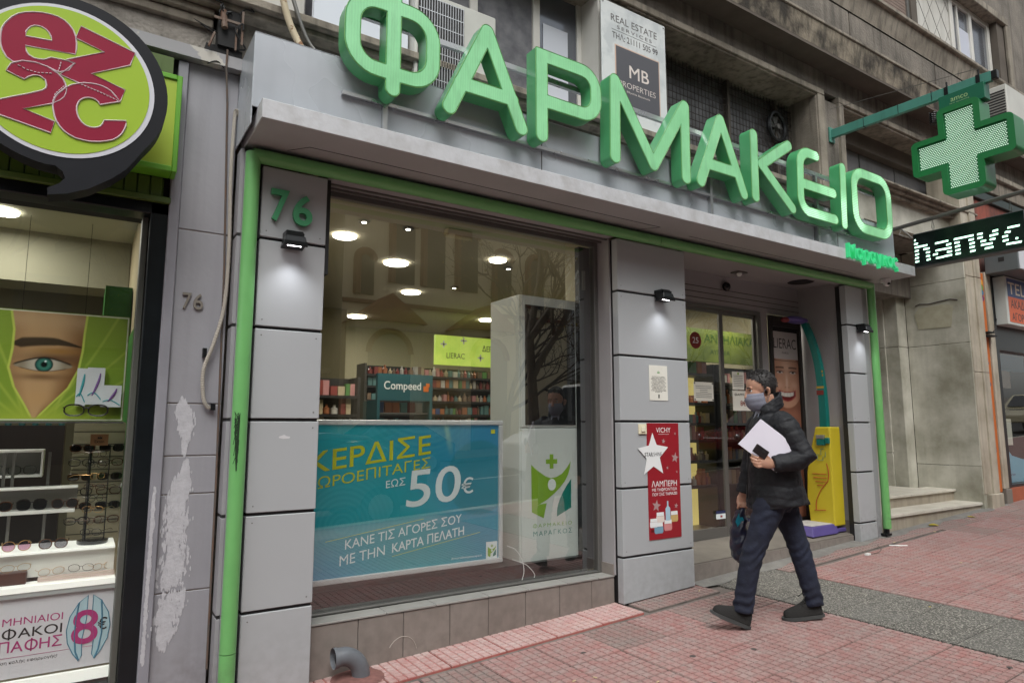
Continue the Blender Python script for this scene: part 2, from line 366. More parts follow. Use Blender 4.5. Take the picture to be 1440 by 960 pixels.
def pad_mesh(b, w, d, nx, ny, gap=.0085, h=.006, base=True):
    """one concrete paver: slab with raised pads, origin in its corner"""
    if base: b.box(0, w, 0, d, -.03, -.0)
    px, py = w/nx, d/ny
    for i in range(nx):
        for j in range(ny):
            x0, x1, y0, y1 = i*px+gap/2, (i+1)*px-gap/2, j*py+gap/2, (j+1)*py-gap/2; q = .002
            V = [(x0,y0,0),(x1,y0,0),(x1,y1,0),(x0,y1,0),(x0+q,y0+q,h),(x1-q,y0+q,h),(x1-q,y1-q,h),(x0+q,y1-q,h)]
            b.add(V, [(4,5,6,7),(0,1,5,4),(1,2,6,5),(2,3,7,6),(3,0,4,7)])
m_redbase = tilemat('red_paver_groove', rgb(128,96,90), rgb(112,94,89), rgb(148,138,133), .8)
m_pinkbase = tilemat('pink_paver_groove', rgb(168,92,86), rgb(160,88,82), rgb(150,120,112), .5)
def paver_proto(w, d, nx, ny, mt, mb):
    b = B(); b.box(.001, w-.001, .001, d-.001, -.03, 0, 1); n0 = len(b.f)
    pad_mesh(b, w, d, nx, ny, base=False)
    me = bpy.data.meshes.new('paving_tile'); me.from_pydata(b.v, [], b.f); me.materials.append(mt); me.materials.append(mb)
    me.polygons.foreach_set('material_index', [1]*n0 + [0]*(len(b.f)-n0)); return me
P_red = paver_proto(.394, .394, 7, 7, m_red, m_redbase)
P_grime = paver_proto(.394, .394, 7, 7, m_grime, m_bed)
P_pink = paver_proto(.394, .322, 7, 6, m_pink, m_pinkbase)
P_pinkg = paver_proto(.394, .322, 7, 6, m_grime, m_bed)
MATC = cam.rotation_euler.to_matrix().transposed()
def onscreen(p, mg=0.04):
    q = MATC @ (Vector(p) - cam.location)
    if q.z > -.3: return None
    x, y = q.x/-q.z*923.4/1440, q.y/-q.z*923.4/960
    return -q.z if abs(x) < .5+mg and abs(y) < .5+mg else None
tiles = []
def lay(mesh, x, y):
    z = gz(x) + .001 + random.uniform(-.0012, .0012)
    d = None
    for cx in (0, .2, .4):
        for cy in (0, .2, .4):
            q = onscreen((x+cx, y+cy, gz(x+cx)))
            if q: d = q if d is None else min(d, q)
    tiles.append((d if d else 99, mesh, x, y, z))
xs = [4.53-.4*k for k in range(1, 14)] + [5.33+.4*k for k in range(0, 20)]
for x in xs:
    for j in range(0, 9):
        y = -.27-.4*(j+1)
        r = random.random()
        grimey = (x > 3.4 and j == 0 and x < 4.6) or (x > 8.2 and j in (2,) and r < .8) or (x > 6.1 and j == 4 and r < .8) or (x > 7.0 and j == 0 and r < .4) or (1.7 < x < 3.0 and j == 0 and r < .5)
        lay(P_grime if grimey else P_red, x, y)
for k in range(-6, 4): lay(P_pink, 1.976+.4*(k)+.0, -.215)
for x in [3.62+.4*k for k in range(0, 2)] + [5.33+.4*k for k in range(0, 20)]: lay(P_pinkg if x < 8 else P_grime, x, -.215 if x < 8 else -.27+.0)
tiles.sort(key=lambda q: q[0])
for i, (d, mesh, x, y, z) in enumerate(tiles[:300]):
    o = bpy.data.objects.new('paving_tile', mesh); COL.objects.link(o); o.parent = pav
    o.location = (x+.003, y+.003, z); o.rotation_euler = (random.uniform(-.002,.002), -SL+random.uniform(-.0015,.0015), random.uniform(-.004,.004))
b = B(); b2 = B()
for (d, mesh, x, y, z) in tiles[300:]:
    (b if mesh in (P_red, P_pink) else b2).add([(x+v.co.x, y+v.co.y, z+v.co.z+.047*v.co.x) for v in mesh.vertices], [tuple(p.vertices) for p in mesh.polygons])
b.build('distant_paving_tiles', m_red, pav, kind='stuff')
b2.build('distant_worn_tiles', m_grime, pav, kind='stuff')
# plain paving outside the picture
b = B()
for (x0, x1, y0, y1) in ((-30, -.7, -4.68, .1), (13.4, 60, -4.68, .1), (-.7, 13.4, -4.68, -3.9)):
    b.hexa([(x0,y0,gz(x0)-.02),(x1,y0,gz(x1)-.02),(x1,y1,gz(x1)-.02),(x0,y1,gz(x0)-.02),(x0,y0,gz(x0)+.004),(x1,y0,gz(x1)+.004),(x1,y1,gz(x1)+.004),(x0,y1,gz(x0)+.004)])
b.build('outer_paving', m_red, pav, kind='stuff')
for k in range(0, 11):     # washed-aggregate strip running from the wall to the kerb
    y = -.275-.4*(k+1) if k else -.275-.4
    y0 = -.275-.4*k - .394; y1 = -.275-.4*k
    if k == 0: y1 = .07
    b = B(); x0, x1 = 4.552, 5.312
    b.hexa([(x0,y0,gz(x0)-.03),(x1,y0,gz(x1)-.03),(x1,y1,gz(x1)-.03),(x0,y1,gz(x0)-.03),(x0,y0,gz(x0)+.004),(x1,y0,gz(x1)+.004),(x1,y1,gz(x1)+.004),(x0,y1,gz(x0)+.004)])
    b.build('aggregate_slab', m_agg, pav)
# cement fillet along the shop wall, right part
b = B()
for k in range(30):
    x0 = 4.4+.2*k; x1 = x0+.2; w0 = .10+.04*math.sin(k*1.7); w1 = .10+.04*math.sin((k+1)*1.7)
    b.add([(x0,.09-w0-.05,gz(x0)+.008),(x1,.09-w1-.05,gz(x1)+.008),(x1,.09,gz(x1)+.016),(x0,.09,gz(x0)+.016)], [(0,1,2,3)])
b.build('cement_fillet', M('cement', rgb(128,126,122), .95, var=.7, vs=7, vcol=rgb(98,95,92), bump=.5, bs=60), pav)

# ------------------------------------------------------------------ the old apartment building above
bld = thing('apartment_building', 'weathered stone-rendered apartment building rising above the pharmacy and its canopy', 'building', (0,.3,0))
Yw = .15
def wallbox(x0, x1, z0, z1, m=m_stone, name='wall', y0=Yw, y1=.7, **k):
    b = B(); b.box(x0, x1, y0, y1, z0, z1); return b.build(name, m, bld, **k)
wallbox(-3, .53, 3.67, 3.84, m_frieze, 'frieze')
wallbox(.53, 7.53, 3.17, 4.0, m_stone)
wallbox(-3, .53, 4.02, 5.3, m_stone, y0=.16)
wallbox(3.575, 3.88, 4.06, 5.25)
wallbox(6.93, 7.30, 4.0, 5.25)
wallbox(-3, 10.3, 5.345, 5.588)
wallbox(10.3, 16, 4.95, 5.588)
wallbox(7.54, 10.3, 3.95, 4.38, m_marble, 'lintel_wall')
# moulded frames round the recessed window bays
b = B()
b.box(.9, 6.93, .115, .7, 5.27, 5.343); b.box(3.88, 6.80, .135, .7, 5.25, 5.27)
b.box(6.80, 6.93, .115, .7, 4.06, 5.27); b.box(6.785, 6.80, .135, .7, 4.06, 5.25)
b.box(7.22, 10.4, .115, .7, 5.27, 5.343); b.box(7.22, 7.315, .115, .7, 4.40, 5.27); b.box(7.315, 10.4, .14, .7, 5.24, 5.27)
b.build('window_surround', m_mould, bld, bevel=.008)
# sill ledge under the first-floor windows
b = B(); b.box(-3, 7.2, .0, .62, 4.0, 4.055); b.box(-3, 7.0, .05, .16, 3.955, 3.998)
b.build('window_sill', m_mould, bld, bevel=.006)
b = B(); b.box(-3, .50, .09, .16, 3.905, 3.95); b.box(-3, .50, .115, .16, 3.845, 3.90)
b.build('string_course', m_mould, bld, bevel=.006)
# cornice over the stair entrance
b = B(); b.box(7.3, 10.32, -.02, .7, 4.40, 4.43); b.box(7.3, 10.26, .03, .7, 4.36, 4.398); b.box(7.3, 10.22, .08, .7, 4.31, 4.358)
b.build('cornice', m_mould, bld, bevel=.006)
# bay recesses: back walls
wallbox(.5, 1.05, 4.056, 5.25, M('ribbed_white_infill', rgb(196,194,188), .7, var=.3, vs=3, vcol=rgb(165,160,150), streak=.2), 'infill_panel', .22, .7)
b = B()
for p_, q_ in (((.55,4.06),(.74,4.35)),((.70,4.06),(.56,4.25)),((.62,4.3),(.9,4.6))): b.tube([(p_[0],.218,p_[1]),(q_[0],.218,q_[1])], .004, 4)
b.build('infill_joint', m_grout, bld)
wallbox(3.88, 6.93, 4.0, 5.3, m_dark, 'bay_back', .62, .7)
# window strip of bay one: white frames, glass, blind
wfr = thing('first_floor_window', 'long white-framed first-floor window with grey nets above the letters Φ and Α', 'window', (1.05,.4,4.06))
b = B(); fx = [(1.05,1.10),(2.40,2.47),(3.02,3.09),(3.50,3.55)]
for x0, x1 in fx: b.box(x0, x1, .385, .44, 4.06, 5.3)
b.box(1.1, 3.5, .392, .43, 4.06, 4.12)
b.build('frame', m_frame_w, wfr, bevel=.004)
b = B(); b.box(1.10, 2.40, .41, .415, 4.12, 5.3); b.box(2.47, 3.02, .41, .415, 4.12, 5.3); b.build('net_curtain', M('net_curtain', rgb(120,120,124), .9, var=1, vs=7, vcol=rgb(84,84,90)), wfr)
b = B(); b.box(3.09, 3.5, .405, .41, 4.12, 5.3); b.build('pane', m_winglass, wfr)
b = B(); b.box(3.13, 3.40, .398, .402, 4.2, 4.97); b.build('blind', M('blind', rgb(202,206,216), .5), wfr)
b = B(); b.box(1.08, 1.74, .10, .14, 4.06, 4.75); b.build('white_board', M('white_board', rgb(214,220,230), .5), wfr)
wallbox(3.55, 3.575, 4.06, 5.27, m_frame_w, 'window_reveal', .16, .7)
b = B(); b.box(1.05, 3.55, .44, .5, 4.06, 5.3); b.build('backing', m_dark, wfr)
# bay two: dark glazing behind wire mesh, fan
bay = thing('meshed_window', 'dark recessed first-floor window behind rusty wire mesh, fan at its right end', 'window', (3.88,.45,4.06))
b = B(); b.box(3.88, 6.8, .50, .52, 4.0, 5.2); b.build('pane', M('dim_glazing', rgb(92,92,94), .35, var=1, vs=6, vcol=rgb(52,50,50), spec=.6), bay)
b = B()
for x in np.arange(3.9, 6.8, .055): b.box(x, x+.004, .452, .456, 4.06, 5.22)
for z in np.arange(4.1, 5.22, .075): b.box(3.9, 6.78, .457, .461, z, z+.005)
b.build('wire_mesh', M('rusty_wire', rgb(52,46,42), .8), bay)
b = B()
for x in (4.66, 5.62, 6.45): b.box(x, x+.035, .44, .50, 4.06, 5.22)
b.build('mullion', M('old_frame', rgb(74,68,62), .7), bay)
fan = thing('extractor_fan', 'round dark extractor fan set in the meshed window', 'fan', (6.45,.42,4.89))
b = B(); b.tube([(6.45+.15*math.cos(a), .42, 4.89+.17*math.sin(a)) for a in np.linspace(0, 2*math.pi, 25)[:-1]], .022, 6, closed=True)
b.build('ring', m_darkframe, fan, smooth=40)
b = B()
for k in range(5):
    a = k*2*math.pi/5
    b.add([(6.45,.44,4.89),(6.45+.13*math.cos(a),.43,4.89+.14*math.sin(a)),(6.45+.13*math.cos(a+.7),.455,4.89+.14*math.sin(a+.7))], [(0,1,2),(2,1,0)])
b.build('blades', M('fan_blade', rgb(110,110,108), .5), fan)
b = B(); b.cyl((6.45,.40,4.89), (6.45,.44,4.89), .03, 10); b.build('hub', m_alum_d, fan, smooth=40)
# bay three: grey sheet panels
wallbox(7.31, 10.3, 4.43, 5.26, m_dark, 'bay_back', .66, .7)
for x0, x1 in ((7.32, 8.28), (8.31, 9.16), (9.19, 10.05)):
    wallbox(x0, x1, 4.44, 5.02, M('grey_sheet', rgb(112,112,114), .6, var=.5, vs=2, vcol=rgb(88,86,86), streak=.2), 'sheet_panel', .50, .52)
wallbox(7.32, 10.05, 5.03, 5.26, m_soffit_u, 'shutter_box', .40, .6)
wallbox(10.05, 10.42, 4.43, 5.26, m_mould, 'pier', .16, .7)
# overhanging upper storey
b = B(); b.box(-3, 16, -.10, .7, 5.59, 5.62); b.build('overhang_soffit', m_soffit_u, bld)
b = B(); b.add([(-3,-.10,5.622),(16,-.10,5.622),(16,-.14,5.88),(-3,-.14,5.88),(-3,.3,5.622),(16,.3,5.622),(16,.3,5.88),(-3,.3,5.88)], [(0,1,2,3),(3,2,6,7),(1,5,6,2),(4,0,3,7)])
b.build('stained_band', m_band, bld)
b = B(); b.box(-3, 16, -.155, .3, 5.882, 5.925); b.build('band_ledge', m_mould, bld, bevel=.008)
XS = [-3, -.94, 1.09, 3.12, 5.15, 7.18, 9.23, 11.3, 13.4, 16]
for i in range(len(XS)-1): wallbox(XS[i]+.012, XS[i+1]-.012, 5.925, 6.285, m_stone, 'render_panel', -.09, .3)
b = B(); b.box(-3, 16, -.075, .3, 5.926, 6.29); b.build('panel_joint_backing', m_mould, bld)
b = B(); b.add([(-3,-.10,6.292),(16,-.10,6.292),(16,-.16,6.54),(-3,-.16,6.54),(-3,.3,6.292),(16,.3,6.292),(16,.3,6.54),(-3,.3,6.54)], [(0,1,2,3),(3,2,6,7),(1,5,6,2),(4,0,3,7)])
b.build('upper_moulding', m_mould, bld)
b = B(); b.box(-3, 16, -.20, .3, 6.542, 6.60); b.build('upper_sill', m_mould, bld, bevel=.012)
wallbox(-3, 5.6, 6.6, 9, m_stone, 'wall', -.06, .5); wallbox(11.76, 16, 6.6, 9.5, m_stone, 'wall', -.06, .5)
wallbox(5.6, 11.76, 7.86, 9.5, m_stone, 'wall', -.06, .5)
wallbox(8.92, 9.08, 6.6, 7.86, m_soffit_u, 'pier', .0, .5)
wallbox(5.6, 11.6, 6.6, 7.86, m_dark, 'room_dark', .42, .5)
wallbox(11.52, 11.76, 6.6, 7.86, m_soffit_u, 'window_reveal', -.05, .5)
b = B(); b.box(9.1, 11.84, -.10, .5, 7.74, 7.86); b.box(11.76, 11.9, -.10, .3, 6.6, 7.74); b.build('window_surround', m_mould, bld, bevel=.01)
bl = thing('roller_shutter', 'brown roller shutter closed in the second-floor window', 'shutter', (8,.05,6.62))
for k in range(26): 
    b = B(); z = 6.62+k*.046; b.box(6.2, 8.86, .04, .055, z, z+.041); b.build('slat', M('shutter_slat', rgb(126,108,98), .6, var=.4, vs=5) if k == 0 else bpy.data.materials['shutter_slat'], bl)
b = B(); b.box(8.86, 8.92, .02, .1, 6.6, 7.86); b.build('guide', m_alum_d, bl)
dp = thing('diamond_infill_panel', 'off-white infill panel scored with diamonds beside the second-floor window', 'panel', (9.1,.05,6.6))
b = B(); b.box(9.08, 10.16, .06, .12, 6.6, 7.8); b.build('sheet', M('offwhite_sheet', rgb(198,196,190), .6, var=.4, vs=4, vcol=rgb(172,168,160), streak=.15), dp)
b = B()
for k in range(-4, 8):
    for sgn in (1, -1):
        P0 = Vector((9.1+k*.33, .058, 6.6)); a = Vector((sgn*.62, 0, .9)).normalized()
        pp = [P0 + a*tt for tt in np.linspace(0, 1.45, 30)]; pp = [q for q in pp if 9.08 <= q.x <= 10.16 and q.z < 7.8]
        if len(pp) > 1: b.tube([pp[0], pp[-1]], .0028, 4)
b.build('scored_line', m_grout, dp)
w2 = thing('second_floor_window', 'white sliding window with two panes in the second floor at the top right', 'window', (10.2,.05,6.6))
b = B()
for x0, x1 in ((10.17,10.27),(10.80,10.88),(11.42,11.5)): b.box(x0, x1, .04, .11, 6.6, 7.74)
b.box(10.27, 11.42, .045, .105, 6.6, 6.66); b.box(10.27, 11.42, .045, .105, 7.66, 7.74); b.box(10.42, 10.46, .05, .1, 6.66, 7.66)
b.build('frame', m_frame_w, w2, bevel=.004)
b = B(); b.box(10.27, 10.80, .075, .08, 6.66, 7.66); b.build('pane', m_winglass, w2)
b = B(); b.box(10.88, 11.42, .075, .08, 6.66, 7.66); b.build('pane', m_winglass, w2)
b = B(); b.box(10.5, 10.8, .068, .072, 6.66, 7.35); b.build('blind', M('window_blind', rgb(190,194,208), .5), w2)

# ------------------------------------------------------------------ pharmacy shopfront
shop = thing('pharmacy_shopfront', 'grey panelled pharmacy shopfront framed by a bright green pipe', 'shopfront', (3.9, .1, 0))
ZS = [2.585, 2.06, 1.532, 1.010, .487]
def pilaster(x0, x1, side_l=None, seams=ZS):
    tops = [3.02] + seams; bots = [z for z in seams] + [None]
    for i, zt in enumerate(tops):
        zt2 = zt - (.009 if i else 0)
        b = B()
        if bots[i] is not None: b.box(x0, x1, 0, .068, bots[i]+.009, zt2)
        else: b.hexa([(x0,0,gz(x0)+.012),(x1,0,gz(x1)+.012),(x1,.068,gz(x1)+.012),(x0,.068,gz(x0)+.012),(x0,0,zt2),(x1,0,zt2),(x1,.068,zt2),(x0,.068,zt2)])
        b.build('cladding_panel', m_panel, shop, bevel=.0035)
    b = B(); b.box(x0+.006, x1-.006, .016, .12, gz(x0), 3.02); b.build('joint_backing', m_black, shop)
    # small rivets at the corners of the cassettes
    b = B()
    for zt in seams:
        for xx in (x0+.035, x1-.035):
            for dz in (-.045, .045):
                if random.random() < .6: b.cyl((xx, -.0015, zt+dz), (xx, .002, zt+dz), .004, 8)
    b.build('rivets', m_alum_d, shop)
pilaster(.797, 1.182); pilaster(3.572, 4.362); pilaster(6.885, 7.212)
# left return of the first pilaster
tops = [3.10] + ZS
for i, zt in enumerate(tops):
    zb = ZS[i] if i < 5 else gz(.68)
    b = B(); b.box(.672, .694, .004, .118, zb+.009, zt-(.009 if i else 0)); b.build('side_panel', m_panel_side, shop, bevel=.002)
b = B(); b.box(.676, .69, .006, .117, 0, 3.10); b.box(.70, .79, .03, .10, 0, 3.1); b.build('joint_backing', m_black, shop)
for bx in ((.694,.704,-.012,.05,0,3.08),(.768,.780,-.012,.05,0,3.0),(.704,.768,.022,.05,0,3.02),(7.415,7.427,-.01,.05,.34,3.0),(7.213,7.335,.018,.12,gz(7.2),3.02)):
    b = B(); b.box(*bx); b.build('pipe_channel', m_panel_side, shop, bevel=.002)
b = B(); b.flat([(-.03,0),(-.005,-.006),(.03,-.004),(.034,.006),(.012,.010),(.0,.018),(-.014,.012),(-.028,.008)], (.985,-.0005,1.43), (1,0,0), (0,0,1), (0,-1,0), .0003, .0004); b.build('white_scuff', M('white_scuff', rgb(206,206,208), .8), shop)
# green pipe frame, mitred corners
r = .042
def halfpipe(pts, name='green_pipe', **k):
    b = B(); b.tube(pts, r, 20); return b.build(name, m_greenpipe, shop, smooth=50, **k)
halfpipe([(.736,-.02,.02), (.736,-.02,.303)]); halfpipe([(.736,-.02,.307), (.736,-.02,3.075)])
halfpipe([(.735,-.022,3.062), (4.02,-.022,3.062)]); halfpipe([(4.026,-.022,3.062), (7.375,-.022,3.062)])
halfpipe([(7.372,-.02,.40), (7.372,-.02,3.07)])
b = B(); b.cyl((7.372,-.02,.345), (7.372,-.02,.40), .02, 10); b.box(7.3, 7.40, -.05, .03, .33, .352); b.build('pipe_foot', m_darkframe, shop)
b = B()
for q in range(40):
    b.tube([(.70+random.uniform(-.0,.03), -.063+.0, 1.28+random.uniform(0,.3)), (.72+random.uniform(0,.01), -.064, 1.25+random.uniform(0,.33))], .0015, 4)
b.build('scratches', M('scratch_dark', rgb(34,58,34), .8), shop)
# lintel between pipe and window
b = B(); b.box(1.19, 3.56, .03, .30, 3.035, 3.115); b.box(4.37, 6.88, .03, .10, 3.035, 3.115); b.build('lintel', m_reveal, shop)
b = B(); b.box(1.19, 3.56, .10, .118, 3.022, 3.034); b.box(1.19, 3.56, .17, .185, 3.018, 3.034); b.build('shutter_guide', m_alum_d, shop)
b = B(); b.box(1.186, 1.21, .02, .10, 2.42, 3.02); b.build('shutter_rail', m_black, shop)
# window dado: joined tiles, sill tiles
tx = [1.19, 1.498, 1.796, 2.126, 2.422, 2.728, 3.032, 3.336, 3.566]
for i in range(len(tx)-1):
    b = B(); x0, x1 = tx[i]+.0025, tx[i+1]-.0025
    b.hexa([(x0,.10,gz(x0)+.002),(x1,.10,gz(x1)+.002),(x1,.13,gz(x1)+.002),(x0,.13,gz(x0)+.002),(x0,.10,.330),(x1,.10,.330),(x1,.13,.330),(x0,.13,.330)])
    b.build('dado_tile', m_dado, shop, bevel=.002)
b = B(); b.box(1.19, 3.566, .106, .4, -.1, .326); b.build('dado_bed', m_grout, shop)
sx = [1.19, 1.68, 2.02, 2.42, 2.75, 3.10, 3.40, 3.566]
for i in range(len(sx)-1):
    b = B(); b.box(sx[i]+.002, sx[i+1]-.002, .092, .232, .334, .346); b.build('sill_tile', m_sill, shop, bevel=.002)
b = B(); b.tube([(1.79+.1*math.cos(a), .0985, gz(1.9)+.02+.11*math.sin(a)) for a in np.linspace(.2, 2.6, 12)], .002, 4); b.build('tile_crack', M('crack', rgb(176,168,160), .9), shop)
# reveals
b = B(); b.box(3.556, 3.572, .085, .30, .348, 3.034); b.build('window_reveal', m_reveal, shop)
b = B(); b.box(3.545, 3.556, .09, .24, .348, .43); b.build('skirting', m_dado, shop)
# window frame + glass
b = B(); b.box(1.19, 1.215, .235, .275, .348, 3.034); b.box(3.515, 3.555, .225, .29, .348, 3.034); b.box(1.215, 3.515, .235, .275, 2.995, 3.033); b.box(1.215, 3.515, .235, .275, .348, .362)
b.build('window_frame', m_alum_d, shop, bevel=.003)
b = B(); b.box(3.40, 3.513, .28, .34, .37, 2.99); b.build('inner_post', m_darkframe, shop, bevel=.004)
b = B(); b.box(3.425, 3.45, .262, .28, 2.62, 2.78); b.build('shutter_lock', m_alum_d, shop)
b = B(); b.quad((1.215,.25,.362),(3.515,.25,.362),(3.515,.25,2.995),(1.215,.25,2.995)); b.build('glass_pane', m_glass, shop)
b = B(); b.box(1.2, 3.45, .29, .62, .348, .475); b.build('display_plinth', m_darkframe, shop)
# entrance alcove
def fz(x, y): return .335 + .012*(x-4.36) + .09*(y-.09)
b = B(); X0, X1 = 4.30, 6.95
b.hexa([(X0,.092,0),(X1,.092,0),(X1,.66,0),(X0,.66,0),(X0,.092,fz(X0,.09)),(X1,.092,fz(X1,.09)),(X1,.66,fz(X1,.66)),(X0,.66,fz(X0,.66))])
b.build('entrance_step', M('worn_step_stone', rgb(118,112,104), .7, var=.6, vs=4, vcol=rgb(92,86,80), bump=.15, bs=40), shop)
for i in range(4):
    x0, x1 = 4.365+.64*i, 4.365+.64*(i+1)-.004; b = B()
    b.hexa([(x0,.082,gz(x0)-.02),(x1,.082,gz(x1)-.02),(x1,.09,gz(x1)-.02),(x0,.09,gz(x0)-.02),(x0,.082,fz(x0,.09)-.012),(x1,.082,fz(x1,.09)-.012),(x1,.09,fz(x1,.09)-.012),(x0,.09,fz(x0,.09)-.012)])
    b.build('riser_tile', m_dado, shop)
b = B(); b.box(4.30, 6.95, .10, .70, 3.07, 3.10); b.build('alcove_ceiling', m_reveal, shop)
b = B(); b.box(6.935, 7.10, .09, .74, .3, 3.07); b.build('alcove_wall', m_reveal, shop)
b = B(); b.box(6.925, 6.935, .09, .60, .33, .50); b.build('skirting', m_dado, shop)
b = B(); b.box(4.30, 6.935, .60, .70, 2.74, 3.07); b.box(6.205, 6.335, .60, .70, .40, 2.74); b.build('door_wall', m_reveal, shop)
b = B()
for z in (2.80, 2.86, 2.92): b.box(4.30, 6.935, .596, .60, z, z+.006)
b.build('panel_groove', m_grout, shop)
# automatic doors
b = B(); b.box(4.30, 6.2, .585, .65, 2.70, 2.74); b.box(6.14, 6.205, .585, .65, .40, 2.70); b.build('door_frame', m_alum_d, shop, bevel=.003)
for k, (x0, x1) in enumerate(((4.45, 5.56), (5.56, 6.14))):
    y = .60 + .02*k
    b = B(); z0 = fz(x0,.6)+.01
    b.box(x0, x0+.05, y, y+.025, z0, 2.70); b.box(x1-.032, x1, y, y+.025, z0, 2.70)
    b.box(x0+.05, x1-.032, y, y+.025, z0, z0+.10); b.box(x0+.05, x1-.032, y, y+.025, 2.66, 2.70)
    dr = b.build('door_leaf', m_alum_d, shop, bevel=.002)
    b = B(); b.quad((x0+.05,y+.01,z0+.10),(x1-.032,y+.01,z0+.10),(x1-.032,y+.01,2.66),(x0+.05,y+.01,2.66))
    g = b.build('door_glass', m_glass2, dr, local=False); g.location = (0,0,0); 
# canopy
b = B(); b.box(.70, 7.54, -.42, .148, 3.124, 3.130); 
b.build('canopy_soffit', m_soffit, shop)
b = B(); b.box(.692, 7.545, -.425, -.418, 3.120, 3.226); b.box(7.538, 7.545, -.418, .148, 3.120, 3.226); b.box(.692, .699, -.418, .148, 3.120, 3.226); b.box(.692, 7.545, -.4185, -.29, 3.226, 3.230)
b.build('canopy_fascia', m_fascia, shop, bevel=.003)
# crack lines of the soffit hatch
b = B()
for a, c in (((1.02,-.17),(3.9,-.17)), ((.92,-.05),(1.02,-.17)), ((3.9,-.17),(3.78,-.02)), ((4.3,-.12),(6.9,-.12))): b.box(min(a[0],c[0]), max(a[0],c[0])+.003, min(a[1],c[1]), max(a[1],c[1])+.003, 3.1215, 3.1245) if a[1]==c[1] else b.tube([(a[0],a[1],3.123),(c[0],c[1],3.123)], .002, 4)
b.box(.8, 7.3, .01, .06, 3.105, 3.122)
b.build('hatch_joint', m_black, shop)
b = B(); b.box(.66, 7.39, -.300, -.294, 3.226, 3.66); b.box(.66, .666, -.294, .148, 3.13, 3.66); b.box(7.384, 7.39, -.294, .148, 3.23, 3.66); b.box(.66, 7.39, -.3, .148, 3.66, 3.666)
b.build('sign_backboard', m_metal, shop, bevel=.004)
b = B()
for x in (2.6, 4.35, 5.88, 6.28): b.box(x, x+.006, -.303, -.2998, 3.23, 3.655)
b.build('board_seam', m_grout, shop)

# ------------------------------------------------------------------ channel letters
def segdist(px, py, a, b_):
    ax, ay = a; bx, by = b_; dx, dy = bx-ax, by-ay; L = dx*dx+dy*dy
    t = np.clip(((px-ax)*dx+(py-ay)*dy)/L, 0, 1) if L > 0 else 0
    return np.hypot(px-ax-t*dx, py-ay-t*dy)
def stroke_loops(strokes, hw, res=.0075, extra=None):
    """strokes: list of polylines; returns contour loops of their union thickened by hw"""
    P = np.array([p for s in strokes for p in s]); x0, y0 = P.min(0)-hw-3*res; x1, y1 = P.max(0)+hw+3*res
    nx, ny = int((x1-x0)/res)+2, int((y1-y0)/res)+2
    X, Y = np.meshgrid(x0+np.arange(nx)*res, y0+np.arange(ny)*res)
    D = np.full(X.shape, 9.)
    for s in strokes:
        for i in range(len(s)-1): D = np.minimum(D, segdist(X, Y, s[i], s[i+1]))
    D -= hw
    if extra: D = np.minimum(D, extra(X, Y))
    D = np.where(np.abs(D) < 1e-7, 1e-7, D)
    nxt = {}; pos = {}
    def pt(k):
        if k not in pos:
            (j0, i0), (j1, i1) = k; a, c = D[j0, i0], D[j1, i1]; t = a/(a-c)
            pos[k] = (x0+(i0+(i1-i0)*t)*res, y0+(j0+(j1-j0)*t)*res)
        return k
    for j in range(ny-1):
        for i in range(nx-1):
            c = [(j,i),(j,i+1),(j+1,i+1),(j+1,i)]; s = [D[q] < 0 for q in c]
            if all(s) or not any(s): continue
            cr = []
            for k in range(4):
                if s[k] != s[(k+1)%4]: cr.append((tuple(sorted((c[k], c[(k+1)%4]))), s[k]))
            # directed: from edge where we leave the inside to the edge where we enter
            outs = [e for e, ins in cr if ins]; ins_ = [e for e, ins in cr if not ins]
            for a, c2 in zip(outs, ins_): nxt[pt(a)] = pt(c2)
    loops = []; left = dict(nxt)
    while left:
        st = next(iter(left)); L = [pos[st]]; k = left.pop(st)
        while k != st and k in left: L.append(pos[k]); k = left.pop(k)
        if len(L) > 8: loops.append(simplify(L, res*.12))
    return loops
def simplify(L, tol):
    out = [L[0]]
    i = 0; n = len(L)
    while i < n-2:
        j = min(i+2, n-1); last = i+1
        while j < n and j-i < 24:
            a, c = np.array(L[i]), np.array(L[j]); Q = np.array(L[i+1:j]); d = c-a; le = np.hypot(*d)
            if le < 1e-9 or len(Q) == 0: break
            dist = np.abs(d[0]*(Q[:,1]-a[1])-d[1]*(Q[:,0]-a[0]))/le
            if dist.max() > tol: break
            last = j; j += 1
        out.append(L[last]); i = last
    return out[:-1] if len(out) > 4 else out
def arc(cx, cz, r, a0, a1, n=8): return [(cx+r*math.cos(R(a0+(a1-a0)*k/n)), cz+r*math.sin(R(a0+(a1-a0)*k/n))) for k in range(n+1)]
def rring(x0, x1, z0, z1, r):
    L = arc(x1-r, z1-r, r, 0, 90) + arc(x0+r, z1-r, r, 90, 180) + arc(x0+r, z0+r, r, 180, 270) + arc(x1-r, z0+r, r, 270, 360)
    return L + [L[0]]
HW = .050
